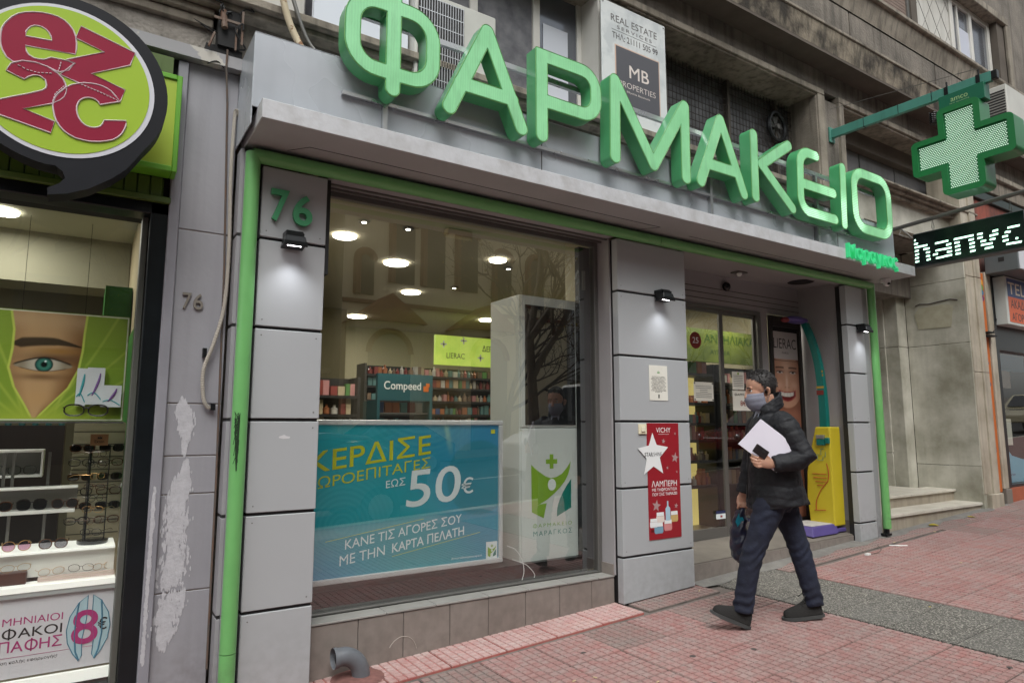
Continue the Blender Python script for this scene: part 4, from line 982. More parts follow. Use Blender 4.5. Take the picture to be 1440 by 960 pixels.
def flake(pts, seed, n=46):
    n = int(n*2.2)
    """ragged patch of bare plaster: dabs scattered along a path"""
    rnd = random.Random(seed); P = [Vector((x, z)) for x, z, w in pts]; b = B(); idx = 0
    for k in range(n*len(pts)):
        s = rnd.random()*(len(pts)-1); i = min(int(s), len(pts)-2); f = s-i
        w = pts[i][2]*(1-f)+pts[i+1][2]*f; c = P[i].lerp(P[i+1], f)
        x, z = c.x + rnd.gauss(0, .38)*w, c.y + rnd.uniform(-.02,.02); rr = rnd.uniform(.002,.010)
        if abs(x-c.x) > w: rr *= .5
        y = .1205 - .0004*rnd.random() if x > .387 else .0942 - .0012*rnd.random()
        L = [(x+rr*rnd.uniform(.5,1.3)*math.cos(a)*.8, y-.0001*(k%9), z+rr*rnd.uniform(1.0,2.6)*math.sin(a)*1.5) for a in np.linspace(0, 2*math.pi, 8)[:-1]]
        b.add(L, [tuple(range(7))])
    return b
for seed, pts, n in ((1, [(.455,1.62,.012),(.475,1.57,.05),(.49,1.50,.045),(.486,1.42,.02),(.484,1.36,.008)], 60), (2, [(.50,1.30,.01),(.49,1.20,.04),(.455,1.10,.06),(.465,.95,.07),(.475,.78,.075),(.46,.66,.08)], 110),
                     (3, [(.49,.615,.07),(.46,.52,.08),(.44,.42,.05),(.44,.36,.02)], 80), (4, [(.352,1.15,.004),(.350,.95,.007),(.350,.7,.007),(.349,.4,.006),(.349,.3,.004)], 45)):
    flake(pts, seed, n).build('bare_plaster_patch', m_flake, pl, kind='stuff')
b = B(); m_n76 = M('brown_number', rgb(120,114,106), .6)
gn = thing('small_house_number', 'small brown number 76 on the grey painted pilaster', 'house number', (.48,.12,2.14))
for ch, x0, w in (('7', .428, .045), ('6', .484, .05)):
    b = B(); text(b, ch, (x0,.122,2.146), UX, UZ, NY, w, .092, .001, .012, offset=.01); b.build('digit', m_n76, gn)
b = B(); b.box(-3, .70, .06, .16, 3.60, 3.672); wh = b.build('painted_band', M('patchy_white_band', rgb(186,182,174), .7, var=.9, vs=3, vcol=rgb(146,146,150), lo=.48, hi=.5), pl)
wallbox(-3, .36, 2.7, 3.6, m_dark, 'wall', .14, .5)
# speech-bubble sign
sg = thing('round_shop_sign', 'round black speech-bubble sign with crimson EZ2C lettering on lime green', 'shop sign', (-.163,-.35,2.68))
YS = -.35
circ = [(-.163+.4185*math.cos(a), 3.0957+.4185*math.sin(a)) for a in np.linspace(0, 2*math.pi, 73)[:-1]]
a0 = math.radians(-37); a1 = math.radians(-100)
out = [(-.163+.4185*math.cos(a), 3.0957+.4185*math.sin(a)) for a in np.linspace(math.radians(-97), math.radians(323), 70)]
bub = out + [(.14,2.79),(.10,2.725),(.041,2.664),(-.044,2.598),(-.127,2.558),(-.199,2.540),(-.201,2.572),(-.158,2.602),(-.139,2.632),(-.150,2.660),(-.180,2.682)]
m_bub = M('bubble_black', rgb(18,20,27), .55, var=.3, vs=9, vcol=rgb(26,28,36), spec=.25)
V, F = curve_mesh([bub], .06); b = B(); b.add([(p[0], YS+.061-p[2]*1, p[1]) for p in V], F); b.build('bubble_body', m_bub, sg, smooth=30)
b = B(); b.flat([(-.172+.368*math.cos(a), 3.094+.368*math.sin(a)) for a in np.linspace(0, 2*math.pi, 73)[:-1]], (0,YS,0), UX, UZ, NY, .001, .001); b.build('white_ring', M('sign_white', rgb(206,208,216), .35), sg)
b = B(); b.flat([(-.176+.350*math.cos(a), 3.096+.350*math.sin(a)) for a in np.linspace(0, 2*math.pi, 73)[:-1]], (0,YS,0), UX, UZ, NY, .003, .001); b.build('green_disc', M('sign_lime', rgb(156,188,50), .5, spec=.3, var=.12, vs=5, vcol=rgb(150,180,66)), sg)
LG = {'e': [[(-.141,3.235),(-.139,3.262),(-.14,3.289),(-.145,3.322),(-.157,3.351),(-.174,3.372),(-.195,3.388),(-.22,3.397),(-.247,3.399),(-.28,3.396),(-.314,3.387),(-.343,3.375),(-.369,3.358),(-.388,3.337),(-.402,3.314),(-.413,3.292),(-.42,3.27),(-.422,3.243),(-.421,3.216),(-.418,3.193),(-.411,3.171),(-.393,3.14),(-.367,3.125),(-.328,3.142),(-.287,3.147),(-.241,3.140),(-.198,3.128),(-.161,3.148),(-.142,3.188),(-.172,3.194),(-.232,3.190),(-.256,3.172),(-.28,3.167),(-.297,3.168),(-.314,3.176),(-.324,3.189),(-.33,3.216)],
            [(-.333,3.262),(-.333,3.283),(-.328,3.297),(-.318,3.313),(-.305,3.323),(-.29,3.327),(-.276,3.326),(-.261,3.319),(-.249,3.308),(-.24,3.292),(-.234,3.272)]],
      'z': [[(-.129,3.381),(.099,3.32),(.082,3.249),(-.072,3.159),(.069,3.118),(.052,3.052),(-.004,3.072),(-.1,3.094),(-.193,3.118),(-.139,3.191),(-.173,3.198),(-.028,3.283),(-.146,3.315)]],
      'two': [[(-.389,3.077),(-.375,3.114),(-.336,3.14),(-.287,3.147),(-.241,3.14),(-.201,3.119),(-.18,3.1),(-.169,3.079),(-.163,3.058),(-.163,3.037),(-.17,3.012),(-.184,2.993),(-.212,2.969),(-.315,2.916),(-.197,2.886),(-.207,2.828),(-.395,2.865),(-.455,2.87),(-.446,2.91),(-.4,2.937),(-.355,2.963),(-.301,2.992),(-.253,3.022),(-.24,3.037),(-.239,3.053),(-.245,3.074),(-.267,3.088),(-.291,3.084),(-.31,3.069),(-.322,3.055)]],
      'c': [[(.052,3.052),(-.028,3.014),(-.035,3.026),(-.047,3.035),(-.06,3.038),(-.074,3.037),(-.088,3.032),(-.099,3.024),(-.109,3.012),(-.115,2.996),(-.118,2.98),(-.117,2.962),(-.113,2.944),(-.106,2.927),(-.094,2.91),(-.078,2.898),(-.062,2.894),(-.046,2.895),(-.032,2.9),(-.02,2.908),(-.012,2.922),(-.006,2.942),(.084,2.963),(.084,2.94),(.079,2.919),(.07,2.895),(.055,2.873),(.036,2.855),(.011,2.843),(-.018,2.832),(-.05,2.825),(-.082,2.824),(-.112,2.827),(-.135,2.836),(-.156,2.848),(-.174,2.866),(-.189,2.888),(-.199,2.912),(-.205,2.938),(-.209,2.96),(-.208,2.98),(-.203,3.002),(-.194,3.022),(-.163,3.064),(-.145,3.08),(-.122,3.093),(-.097,3.104),(-.07,3.109),(-.047,3.111),(-.025,3.109),(-.005,3.103),(.013,3.094),(.033,3.074)]]}
m_crim = M('crimson_print', rgb(142,20,54), .55, var=.1, vs=9, spec=.25); m_wl = M('outline_white', rgb(214,200,206), .4)
for i, (k, L) in enumerate(LG.items()):
    lf = .0045 + i*.0012
    b = B(); b.add([(p[0], YS-lf-p[2], p[1]) for p in curve_mesh(L, .0004)[0]], curve_mesh(L, .0004)[1])
    lt = b.build('sign_character', m_crim, sg)
    b = B()
    for q in L: b.tube([(x, YS-lf-.0002, z) for x, z in q], .0034, 4, closed=True)
    b.build('white_outline', m_wl, lt)
b = B()
for L in ([(-.35,3.114),(-.317,3.102),(-.276,3.099),(-.218,3.114)], [(-.193,3.177),(-.198,3.136),(-.206,3.123)], [(-.109,3.092),(-.032,3.075),(.048,3.052)], [(-.172,3.065),(-.203,3.02),(-.211,2.974)]):
    for i in range(len(L)-1):
        a, c = Vector((L[i][0],0,L[i][1])), Vector((L[i+1][0],0,L[i+1][1])); n = max(1, int((c-a).length/.013))
        for k in range(n):
            p, q = a.lerp(c, k/n), a.lerp(c, (k+.6)/n); b.tube([(p.x,YS-.0095,p.z),(q.x,YS-.0095,q.z)], .0022, 4)
b.build('stitched_line', m_wl, sg, kind='stuff')
b = B(); b.box(-.3, -.02, -.29, -.02, 3.13, 3.17); b.box(-.3, -.02, -.29, -.02, 2.92, 2.96); b.build('bracket', m_darkframe, sg)
# eye poster (printed image)
def lin(*c): return np.array(rgb(*c))
def eyeimg(S, T):
    # x in 0..1.35 (width .61 m / height .58 m), T up
    x, y = S*.80-.60*0, T
    X = -0.42 + S*.615; Z = 1.523 + T*.585
    base = np.zeros(S.shape+(3,))
    def nz(a, bb, s): return .5+.5*np.sin(a*s+2.1*np.sin(bb*s*.7))
    leaf = lerp(np.broadcast_to(lin(134,164,58), base.shape).copy(), lin(84,120,38), ss(.2,1.0, nz(X*2+Z, Z*1.3, 6))*ss(-.25,.15,X))
    # veins radiate from the bottom point
    for ang, cx, cz in ((62,-.17,1.53),(48,-.17,1.54),(36,-.14,1.53),(80,-.13,1.53),(20,-.12,1.53),(128,-.24,1.53),(142,-.26,1.53),(112,-.25,1.54)):
        a = math.radians(ang); d = np.abs((X-cx)*math.sin(a)-(Z-cz)*math.cos(a)-.03*np.sin((Z-cz)*5)*.6)
        leaf = lerp(leaf, lin(186,204,90), (1-ss(.0,.012,d))*.45*ss(0,.1,Z-1.52))
    leaf = lerp(leaf, lin(176,196,70), (1-ss(0,.16,Z-1.52+np.abs(X+.2)*.25))*.8)
    # face opening
    L = np.interp(Z, [1.53,1.60,1.70,1.80,1.90,2.0,2.11], [-.215,-.25,-.305,-.335,-.325,-.325,-.345])
    Rr = np.interp(Z, [1.53,1.60,1.70,1.80,1.90,2.0,2.11], [-.205,-.15,-.07,-.03,-.018,-.015,-.008])
    face = ss(-.003,.003,X-L)*ss(-.003,.003,Rr-X)*ss(0,.02,Z-1.53)
    t_ = np.clip((X-L)/np.maximum(Rr-L,.02), 0, 1)
    skin = lerp(np.broadcast_to(lin(196,160,118), base.shape).copy(), lin(128,88,52), ss(.55,1.05,t_))
    skin = lerp(skin, lin(150,112,76), (1-ss(0,.28,t_))*.6)
    skin = lerp(skin, lin(206,176,138), np.exp(-((Z-2.06)/.05)**2)*.5); skin = lerp(skin, lin(200,160,112), np.exp(-((Z-1.64)/.05)**2-((X+.2)/.08)**2)*.8)
    ex, ez = -.185, 1.818
    skin = lerp(skin, lin(86,54,32), np.exp(-((Z-1.855)/.035)**2-((X+.15)/.13)**2)*.85)
    skin = lerp(skin, lin(110,78,50), np.exp(-((Z-1.755)/.018)**2-((X+.19)/.11)**2)*.8)
    skin = lerp(skin, lin(186,146,86), np.exp(-((Z-1.785)/.010)**2-((X+.19)/.09)**2)*.45)
    skin = lerp(skin, lin(168,122,60), np.exp(-((Z-1.895)/.018)**2-((X+.13)/.09)**2)*.8)
    # brow
    bz = 1.925 + .02*np.cos((X+.16)*9) - .10*np.maximum(0, X+.13)
    th = np.interp(X, [-.33,-.29,-.15,-.03], [.006,.030,.024,.004])
    skin = lerp(skin, lin(30,26,24), (1-ss(.6,1.15,np.abs(Z-bz)/th))*.92)
    # eye
    up = ez+.040-.92*np.abs(X-ex)**1.55; lo_ = ez-.034+.55*np.abs(X-ex)**1.5
    ins = ss(-.002,.003,up-Z)*ss(-.002,.003,Z-lo_)*ss(0,.01,X+.318)*ss(0,.01,-.055-X)
    ey = np.broadcast_to(lin(196,190,176), base.shape).copy(); d = np.hypot(X-ex, (Z-ez-.003)*1.0)
    ey = lerp(ey, lin(150,140,120), ss(.04,.1,np.abs(X-ex)))
    ey = lerp(ey, lin(36,104,96), 1-ss(.036,.040,d)); ey = lerp(ey, lin(16,44,46), (1-ss(.0,.006,np.abs(d-.037)))*.9); ey = lerp(ey, lin(90,160,140), np.exp(-((d-.022)/.006)**2)*.5)
    ey = lerp(ey, lin(8,14,16), 1-ss(.012,.015,d)); ey = lerp(ey, lin(230,240,244), 1-ss(.004,.006,np.hypot(X-ex-.006, Z-ez-.020)))
    skin = lerp(skin, ey, ins) if False else skin*(1-ins[...,None])+ey*ins[...,None]
    skin = lerp(skin, lin(20,16,16), np.exp(-((Z-up)/.005)**2)*ss(0,.02,X+.325)*ss(0,.02,-.055-X)*.95)
    skin = lerp(skin, lin(70,44,30), np.exp(-((Z-lo_)/.003)**2)*ss(0,.02,X+.30)*ss(0,.02,-.075-X)*.6)
    im = leaf*(1-face[...,None])+skin*face[...,None]
    ed = np.minimum(np.abs(X-L), np.abs(X-Rr)); im = lerp(im, lin(196,214,96), (1-ss(.002,.008,ed))*ss(1.53,1.56,Z))
    bd = np.minimum(np.minimum(S*.615, (1-S)*.615), np.minimum(T*.585, (1-T)*.585)); im = lerp(im, lin(226,232,214), (1-ss(.008,.011,bd))*ss(.004,.005,bd))
    im = lerp(im, lin(110,130,60), 1-ss(.003,.005,bd))
    return im
ep = thing('eye_poster', 'large poster of a green eye between green leaves in the optician window', 'poster', (-.1,.36,1.52))
m_vc = vcolmat('printed_picture', .35)
print_panel('print', (-.42,.36,1.523), UX, UZ, .615, .585, 210, 200, eyeimg, m_vc, ep)
b = B(); b.box(-.42, .195, .3605, .368, 1.523, 2.108); b.box(-.425, .2, .352, .372, 1.512, 1.523); b.build('backing', m_alum_d, ep)
b = B(); b.cyl((-.02,.365,2.108), (-.02,.365,2.62), .0012, 5); b.cyl((-.30,.365,2.108), (-.30,.365,2.62), .0012, 5); b.build('hanging_wire', m_darkframe, ep)
# contact lens packets
m_pack = M('packet_white', rgb(214,220,226), .4); m_pv = M('violet_swirl', rgb(120,84,150), .4); m_pt = M('teal_swirl', rgb(60,160,170), .4)
for k, (x0, x1, z0, z1) in enumerate(((-.034,.012,1.605,1.806),(.012,.093,1.612,1.812),(.082,.177,1.600,1.718))):
    pk = thing('lens_packet', ['tall narrow white lens packet, leftmost before the eye poster','tall white lens packet with violet swirl, middle one before the eye poster','low wide white lens packet at the right of the eye poster'][k], 'packet', ((x0+x1)/2,.34,z0))
    y0 = .322-.006*k
    b = B(); b.box(x0, x1, y0, y0+.022, z0, z1); b.build('carton', m_pack, pk)
    b = B(); 
    b.tube([(x0+(x1-x0)*(.35+.4*math.sin(t*1.4)), y0-.0008, z0+(z1-z0)*(.25+.6*t)) for t in np.linspace(0,1,10)], [.003+.004*math.sin(3.1*t) for t in np.linspace(0,1,10)], 5); b.build('swirl', m_pv if k != 0 else m_pt, pk)
    b = B(); b.tube([(x0+(x1-x0)*t, y0-.0006, z0+(z1-z0)*(.18+.14*math.sin(4*t))) for t in np.linspace(.1,.95,10)], .003, 5); b.build('swirl', m_pt, pk)
# eyeglasses
m_gb = M('black_acetate', (.012,.012,.014), .2, coat=.5); m_gt = M('tortoise_acetate', rgb(96,58,34), .25, var=.8, vs=60, vcol=(.02,.012,.008)); m_gm = M('gold_wire', rgb(190,150,96), .3, metal=.9)
m_clear = glassmat('clear_lens', (.95,.96,.96), 1.4); m_smoke = glassmat('smoke_lens', (.10,.09,.10), 1.5); m_rose = glassmat('rose_lens', (.62,.36,.48), 1.5); m_grad = glassmat('grey_lens', (.28,.27,.30), 1.5)
def specs(loc, rz, label, fr=m_gb, ln=m_clear, w=.138, hgt=.042, th=.0026, round_=.5, group=None, s=1):
    t = thing('eyeglasses', label, 'eyeglasses', loc, rz, group)
    def shape(cx):
        a = np.linspace(0, 2*math.pi, 21)[:-1]; W_, H_ = w*.215, hgt/2
        L = []
        for q in a:
            c, s_ = math.cos(q), math.sin(q); e = .55 + .45*round_
            L.append((cx+W_*abs(c)**e*(1 if c > 0 else -1), hgt/2+H_*abs(s_)**e*(1 if s_ > 0 else -1)*(1 if s_ > 0 else (1.0))))
        return L
    for sx in (-1, 1):
        L = shape(sx*w*.265); b = B(); b.tube([(x, 0, z) for x, z in L], th, 5, closed=True)
        b.build('rim', fr, t, smooth=60, local=True)
        b = B(); b.add([(x, 0, z) for x, z in L], [tuple(range(len(L)))]); b.build('lens', ln, t, local=True)
        b = B(); b.tube([(sx*w*.48,0,hgt*.72),(sx*w*.5,.004,hgt*.72),(sx*w*.49,.05,hgt*.72),(sx*w*.46,.10,hgt*.70),(sx*w*.45,.13,hgt*.35)], th*.9, 5); b.build('temple', fr, t, smooth=60, local=True)
    b = B(); b.tube([(-w*.06,0,hgt*.66),(0,-.002,hgt*.74),(w*.06,0,hgt*.66)], th, 5); b.build('bridge', fr, t, local=True)
    return t
specs((.020,.300,1.552), 0, 'black-rimmed glasses on the ledge in front of the eye poster', w=.205, hgt=.058, th=.0042, round_=.6)
specs((-.255,.70,1.232), 0, 'square black glasses inside the white display box, the whole pair in view', w=.132, hgt=.044, round_=.25)
specs((-.39,.70,1.232), 0, 'square black glasses inside the white display box, cut by the picture edge', w=.13, hgt=.044, round_=.25)
specs((-.190,.52,1.052), .05, 'big dark butterfly sunglasses in the middle of the white shelf', ln=m_smoke, w=.135, hgt=.056, round_=.4)
specs((-.042,.52,1.052), -.06, 'grey tinted aviator sunglasses at the right end of the white shelf', ln=m_grad, fr=m_gt, w=.125, hgt=.050, th=.0016, round_=.8)
specs((-.338,.52,1.052), .0, 'dark brown sunglasses at the left end of the white shelf', ln=m_smoke, fr=m_gt, w=.132, hgt=.048, round_=.6)
specs((-.235,.44,.855), .1, 'pink-lensed sunglasses on the lit lower shelf', ln=m_rose, fr=m_gm, w=.125, hgt=.05, th=.0018, round_=.9)
specs((-.078,.44,.853), -.08, 'round grey sunglasses on the lit lower shelf left of the wire rack', ln=m_grad, w=.130, hgt=.05, round_=.9, fr=m_gt)
specs((-.075,.38,.728), .3, 'thin gold glasses on the clear tray, left pair', fr=m_gm, w=.12, hgt=.036, th=.0012, round_=.8)
specs((.055,.38,.732), -.2, 'thin black glasses on the clear tray, middle pair', fr=m_gb, w=.12, hgt=.036, th=.0012, round_=.8)
specs((.155,.40,.728), .5, 'thin gold glasses on the clear tray, right pair', fr=m_gm, w=.11, hgt=.034, th=.0012, round_=.8)
specs((-.225,.36,.765), .25, 'thin wire glasses lying on the brown case', fr=m_gm, w=.13, hgt=.036, th=.0012, round_=.9)
bc = thing('brown_case', 'brown block with a pair of wire glasses on it in the optician window', 'case', (-.24,.37,.70))
b = B(); b.box(-.33, -.178, .345, .41, .70, .762); b.box(-.33, -.165, .335, .42, .686, .699); b.build('block', M('dark_wood', rgb(74,44,36), .4, var=.4, vs=20), bc, bevel=.004)
# display furniture
m_dw = M('display_white', rgb(224,224,220), .4); m_shgrey = M('display_back_grey', rgb(150,150,146), .5)
m_light = M('light_board', rgb(250,250,246), .4, emit=.18)
du = thing('display_unit', 'white stepped display unit for glasses in the optician window', 'display unit', (-.1,.6,.2))
b = B(); b.box(-1.2, .006, .50, .62, 1.030, 1.048); b.box(-1.2, .012, .50, .62, 1.158, 1.168); b.build('shelf', m_dw, du, bevel=.002)
b = B(); b.box(-1.2, .012, .62, .628, 1.048, 1.158); b.build('shelf_back', m_shgrey, du)
b = B(); b.box(-1.2, -.16, .66, .80, 1.215, 1.228); b.box(-1.2, -.16, .66, .80, 1.352, 1.366); b.box(-.172, -.16, .66, .80, 1.228, 1.352); b.build('display_box', m_dw, du, bevel=.002)
b = B(); b.box(-1.2, -.17, .80, .806, 1.22, 1.36); b.build('box_back', m_shgrey, du)
b = B(); b.box(-1.2, .205, .38, .68, .838, .852); b.build('lower_shelf', m_light, du, bevel=.002)
b = B(); b.box(-1.2, .205, .41, .415, .72, .838); b.build('lower_back', m_dw, du)
b = B(); b.box(-1.2, .212, .29, .41, .668, .70); b.build('front_shelf', m_light, du, bevel=.002)
b = B(); b.box(-.13, .208, .345, .405, .705, .722); b.build('clear_tray', M('tray', rgb(196,176,168), .2), du)
b = B()
for x, z0 in ((-.30,.86),(-.14,.86),(-.34,1.17)): b.box(x, x+.014, .66, .68, z0, 1.35)
b.build('support', m_alum_d, du)
# contact-lens offer poster
lp = thing('lens_offer_poster', 'white poster offering monthly contact lenses for 8€ at the foot of the optician window', 'poster', (0,.31,.2))
b = B(); b.box(-1.3, .228, .312, .322, .262, .668); b.build('sheet', M('poster_white', rgb(212,212,220), .35), lp)
b = B(); b.box(-1.3, .232, .30, .325, .195, .248); b.build('lower_strip', m_light, lp)
b = B(); b.box(-1.3, .228, .295, .33, .645, .668); b.build('top_strip', M('pale_strip', rgb(170,174,176), .4), lp)
m_mag = M('magenta_print', rgb(176,48,120), .35); m_ink = M('black_ink', rgb(30,30,34), .4)
b = B(); text(b, 'ΜΗΝΙΑΙΟΙ', (-.256,.312,.513), UX, UZ, NY, .248, .036, .001, offset=-.002); text(b, 'ΕΠΑΦΗΣ', (-.300,.312,.380), UX, UZ, NY, .296, .062, .001, offset=.006)
text(b, '8', (.036,.312,.378), UX, UZ, NY, .112, .166, .0035, offset=.016); b.box(-.34, .15, .3105, .3115, .360, .3615); b.build('magenta_lettering', m_mag, lp)
b = B(); text(b, 'ΦΑΚΟΙ', (-.254,.312,.446), UX, UZ, NY, .246, .055, .001, offset=.006); text(b, '€', (.148,.312,.436), UX, UZ, NY, .042, .062, .004, offset=.004); text(b, 'ηση καλής εφαρμογής!', (-.262,.312,.328), UX, UZ, NY, .243, .019, .001, offset=.004)
b.build('black_lettering', m_ink, lp)
for sx in (-1, 1):
    cx = .108; b = B()
    L = [(cx+sx*.012,.618),(cx+sx*.05,.585),(cx+sx*.085,.52),(cx+sx*.096,.455),(cx+sx*.088,.39),(cx+sx*.062,.335),(cx+sx*.034,.295),(cx+sx*.022,.32),(cx+sx*.026,.40),(cx+sx*.012,.50)]
    b.flat(L if sx > 0 else L[::-1], (0,.312,0), UX, UZ, NY, .0015, .0004); b.build('printed_lens', M('pale_blue_lens', rgb(176,206,218), .3) if sx < 0 else bpy.data.materials['pale_blue_lens'], lp)
    b = B(); b.tube([(x, .3098, z) for x, z in L], .0022, 4, closed=True); b.tube([(cx+sx*q, .3097, z) for q, z in ((.05,.585),(.058,.5),(.06,.42),(.05,.34),(.034,.297))], .004, 4); b.build('printed_lens_edge', M('blue_lens_edge', rgb(64,130,160), .3) if sx < 0 else bpy.data.materials['blue_lens_edge'], lp)
# wire rack of glasses
rk = thing('wire_glasses_rack', 'black wire counter rack hung with glasses under a small brown card in the optician window', 'display rack', (.1,.5,.85))
b = B(); b.lathe([(.072,.852),(.075,.858),(.075,.872),(.055,.878)], (.10,.52,0), seg=24); b.build('base', m_gb, rk, smooth=40)
b = B()
for x, y in ((.052,.50),(.152,.50),(.058,.54),(.152,.54)): b.cyl((x,y,.87), (x,y,1.39), .0022, 6)
b.cyl((.062,.50,.87), (.062,.50,1.39), .004, 6)
for k in range(8): z = .90+.066*k; b.tube([(.052,.50,z),(.152,.50,z),(.152,.54,z),(.058,.54,z)], .0014, 5, closed=True)
b.build('wires', m_gb, rk)
b = B(); b.box(.052, .138, .495, .50, 1.388, 1.452); b.build('card', M('kraft_card', rgb(150,116,82), .7), rk)
b = B(); text(b, 'Exten', (.073,.495,1.403), UX, UZ, NY, .045, .016, .001); b.flat([(.085,1.425),(.088,1.440),(.093,1.43),(.097,1.444),(.101,1.43),(.106,1.44),(.109,1.425)], (0,.495,0), UX, UZ, NY, .001, .0003); b.build('card_print', m_ink, rk)
for k in range(8): specs((.088+.012*(k % 2), .485, .90+.061*k), .9 if k % 2 else -.5, 'pair of glasses hooked on the black wire rack', fr=[m_gb, m_gt, m_gm][k % 3], w=.115, hgt=.034, th=.0015, round_=.6, group='glasses hooked on the wire rack')
# room behind
m_oc = M('optician_wall', rgb(128,126,106), .7); m_oceil = M('optician_ceiling', rgb(178,176,156), .8)
b = B(); b.box(-3.2, .245, 4.6, 4.7, -.2, 3.3); b.box(-3.3, -3.2, .3, 4.7, -.2, 3.3); b.box(-3.2, .25, .3, 4.6, 0, .15); b.build('room_wall', m_oc, opt)
b = B(); b.box(.245, .32, .34, 4.7, 0, 3.3); b.build('room_side_wall', M('mirror_slatwall', rgb(196,182,150), .4), opt)
b = B(); b.box(-3.2, .245, .3, 4.6, 2.93, 3.3); b.build('room_ceiling', m_oceil, opt)
b = B(); b.box(-3.2, .24, 2.0, 2.4, 2.55, 2.93); b.build('bulkhead', m_oc, opt)
b = B(); b.box(.236, .243, .5, 1.3, 1.0, 2.1); b.build('green_band', M('room_green', rgb(60,128,52), .5), opt)
b = B(); b.box(.08, .24, 1.3, 1.75, 1.9, 2.45); b.box(-.06, .08, 1.5, 1.75, 1.9, 2.12); b.build('green_cabinet', M('dark_green_cabinet', rgb(36,96,34), .5), opt)
b = B(); b.box(-1.6, -.1, 2.4, 2.9, .3, 1.5); b.build('counter', M('dark_counter', rgb(44,38,40), .5), opt)
m_disc = M('ceiling_lamp', rgb(255,250,236), .4, emit=7)
b = B(); b.lathe([(.105,2.912),(.105,2.928)], (-.55,1.52,0), seg=24); b.build('ceiling_lamp', m_disc, opt)
b = B(); b.lathe([(.105,2.912),(.105,2.928)], (-1.6,2.9,0), seg=24); b.build('ceiling_lamp', m_disc, opt)
def arealamp(name, loc, e, s=.3, col=(1,.96,.88), parent=None):
    l = bpy.data.lights.new(name, 'AREA'); l.shape = 'DISK'; l.size = s; l.energy = e; l.color = col
    o = bpy.data.objects.new(name, l); COL.objects.link(o); o.location = loc
    return o
arealamp('optician_lamp', (-.55,1.52,2.9), 9); arealamp('optician_lamp', (-1.6,2.9,2.9), 10)
for k in range(6):     # small things on the dark counter and back shelves
    x = -.55+.085*k; tt = thing('counter_bottle', 'small dim bottle on the dark counter in the optician shop', 'bottle', (x,2.45,1.5), group='bottles on the optician counter')
    b = B(); b.lathe([(.02,0),(.022,.01),(.022,.10),(.008,.12),(.008,.15)], (0,0,0), seg=10); b.build('bottle', M('bottle_teal', rgb(70,120,124), .3) if k == 0 else bpy.data.materials['bottle_teal'], tt, smooth=40, local=True)
b = B(); b.box(-.03, .236, .85, .87, .80, 1.52); b.build('slat_board', M('cream_slat_board', rgb(186,176,152), .6), opt)
b = B()
for k in range(9): b.box(-.028, .235, .846, .85, .86+.075*k, .864+.075*k)
b.build('slat_groove', m_grout, opt)
# side slatwall glasses
for k in range(6):
    for j in range(2): specs((.02+.15*j, .84, .92+.085*k), .0, 'dark glasses hanging on the cream slat wall behind the wire rack', fr=[m_gb, m_gt][(k+j) % 2], ln=m_smoke if k % 2 else m_clear, w=.13, hgt=.04, round_=.4, group='glasses on the slat wall')
# conduit, hose and scruffy bracket on the wall
cd = thing('corrugated_conduit', 'pale corrugated conduit hanging loosely down the grey pilaster to a clip', 'conduit', (.6,.1,1.6))
def catmull(P, n=8):
    P = [Vector(p) for p in P]; Q = [P[0]*2-P[1]] + P + [P[-1]*2-P[-2]]; out = []
    for i in range(1, len(Q)-2):
        for k in range(n):
            t = k/n; a, b_, c, d = Q[i-1:i+3]
            out.append(.5*((2*b_)+(c-a)*t+(2*a-5*b_+4*c-d)*t*t+(3*b_-a-3*c+d)*t**3))
    return out + [P[-1]]
pth = catmull([(.665,.10,3.33),(.648,.095,3.36),(.640,.09,3.28),(.638,.09,2.94),(.650,.09,2.516),(.642,.09,2.18),(.600,.085,1.971),(.553,.085,1.808),(.560,.09,1.66),(.585,.095,1.603),(.61,.10,1.60)], 24)
b = B(); b.tube(pth, [.0095+.0018*(k % 2) for k in range(len(pth))], 8); b.build('hose', M('conduit_grey', rgb(166,160,150), .7), cd, smooth=20)
b = B(); b.box(.60, .625, .085, .12, 1.585, 1.62); b.box(.545, .565, .09, .12, 1.88, 1.93); b.build('clip', m_darkframe, cd)
c2 = thing('steel_conduit', 'thin straight grey conduit running down the edge of the grey pilaster', 'conduit', (.56,.1,1.6))
b = B(); b.tube([(.575,.05,3.70),(.575,.058,3.6),(.60,.115,3.4),(.635,.118,2.4),(.655,.118,1.2),(.66,.118,.2)], .006, 6); b.build('pipe', M('weathered_pipe', rgb(88,84,80), .6, var=.6, vs=9, vcol=rgb(120,80,50)), c2, smooth=40)
jb = thing('cable_junction', 'black tangle of broken brackets and cables on the wall beside the canopy', 'junction box', (.6,.1,3.7))
b = B(); b.box(.52, .64, .05, .15, 3.72, 3.95); b.box(.46, .66, .07, .15, 3.68, 3.72); b.build('box', m_dark, jb)
b = B()
rnd = random.Random(5)
for k in range(10):
    P0 = Vector((rnd.uniform(.46,.66), rnd.uniform(0,.08), rnd.uniform(3.68,3.98))); pts = [P0]
    for j in range(5): pts.append(pts[-1]+Vector((rnd.uniform(-.05,.05), rnd.uniform(-.02,.02), rnd.uniform(-.06,.05))))
    b.tube(catmull(pts, 4), rnd.uniform(.002,.006), 5)
b.build('cables', m_black, jb, smooth=60, kind='stuff')
b = B(); b.box(.49, .65, .02, .03, 3.86, 3.875); b.box(.64, .652, .02, .03, 3.74, 3.95); b.box(.61, .62, .03, .04, 3.70, 3.86); b.tube([(.47,.03,3.68),(.50,.04,3.78)], .007, 6); b.tube([(.54,.04,3.93),(.55,.03,3.82)], .018, 8)
b.build('bracket', M('rusty_steel', rgb(110,98,88), .7, var=.8, vs=12, vcol=rgb(90,56,36)), jb)
wc = thing('wall_cable', 'thin dark cable stapled across the combed render at the top left', 'cable', (.2,.14,3.9))
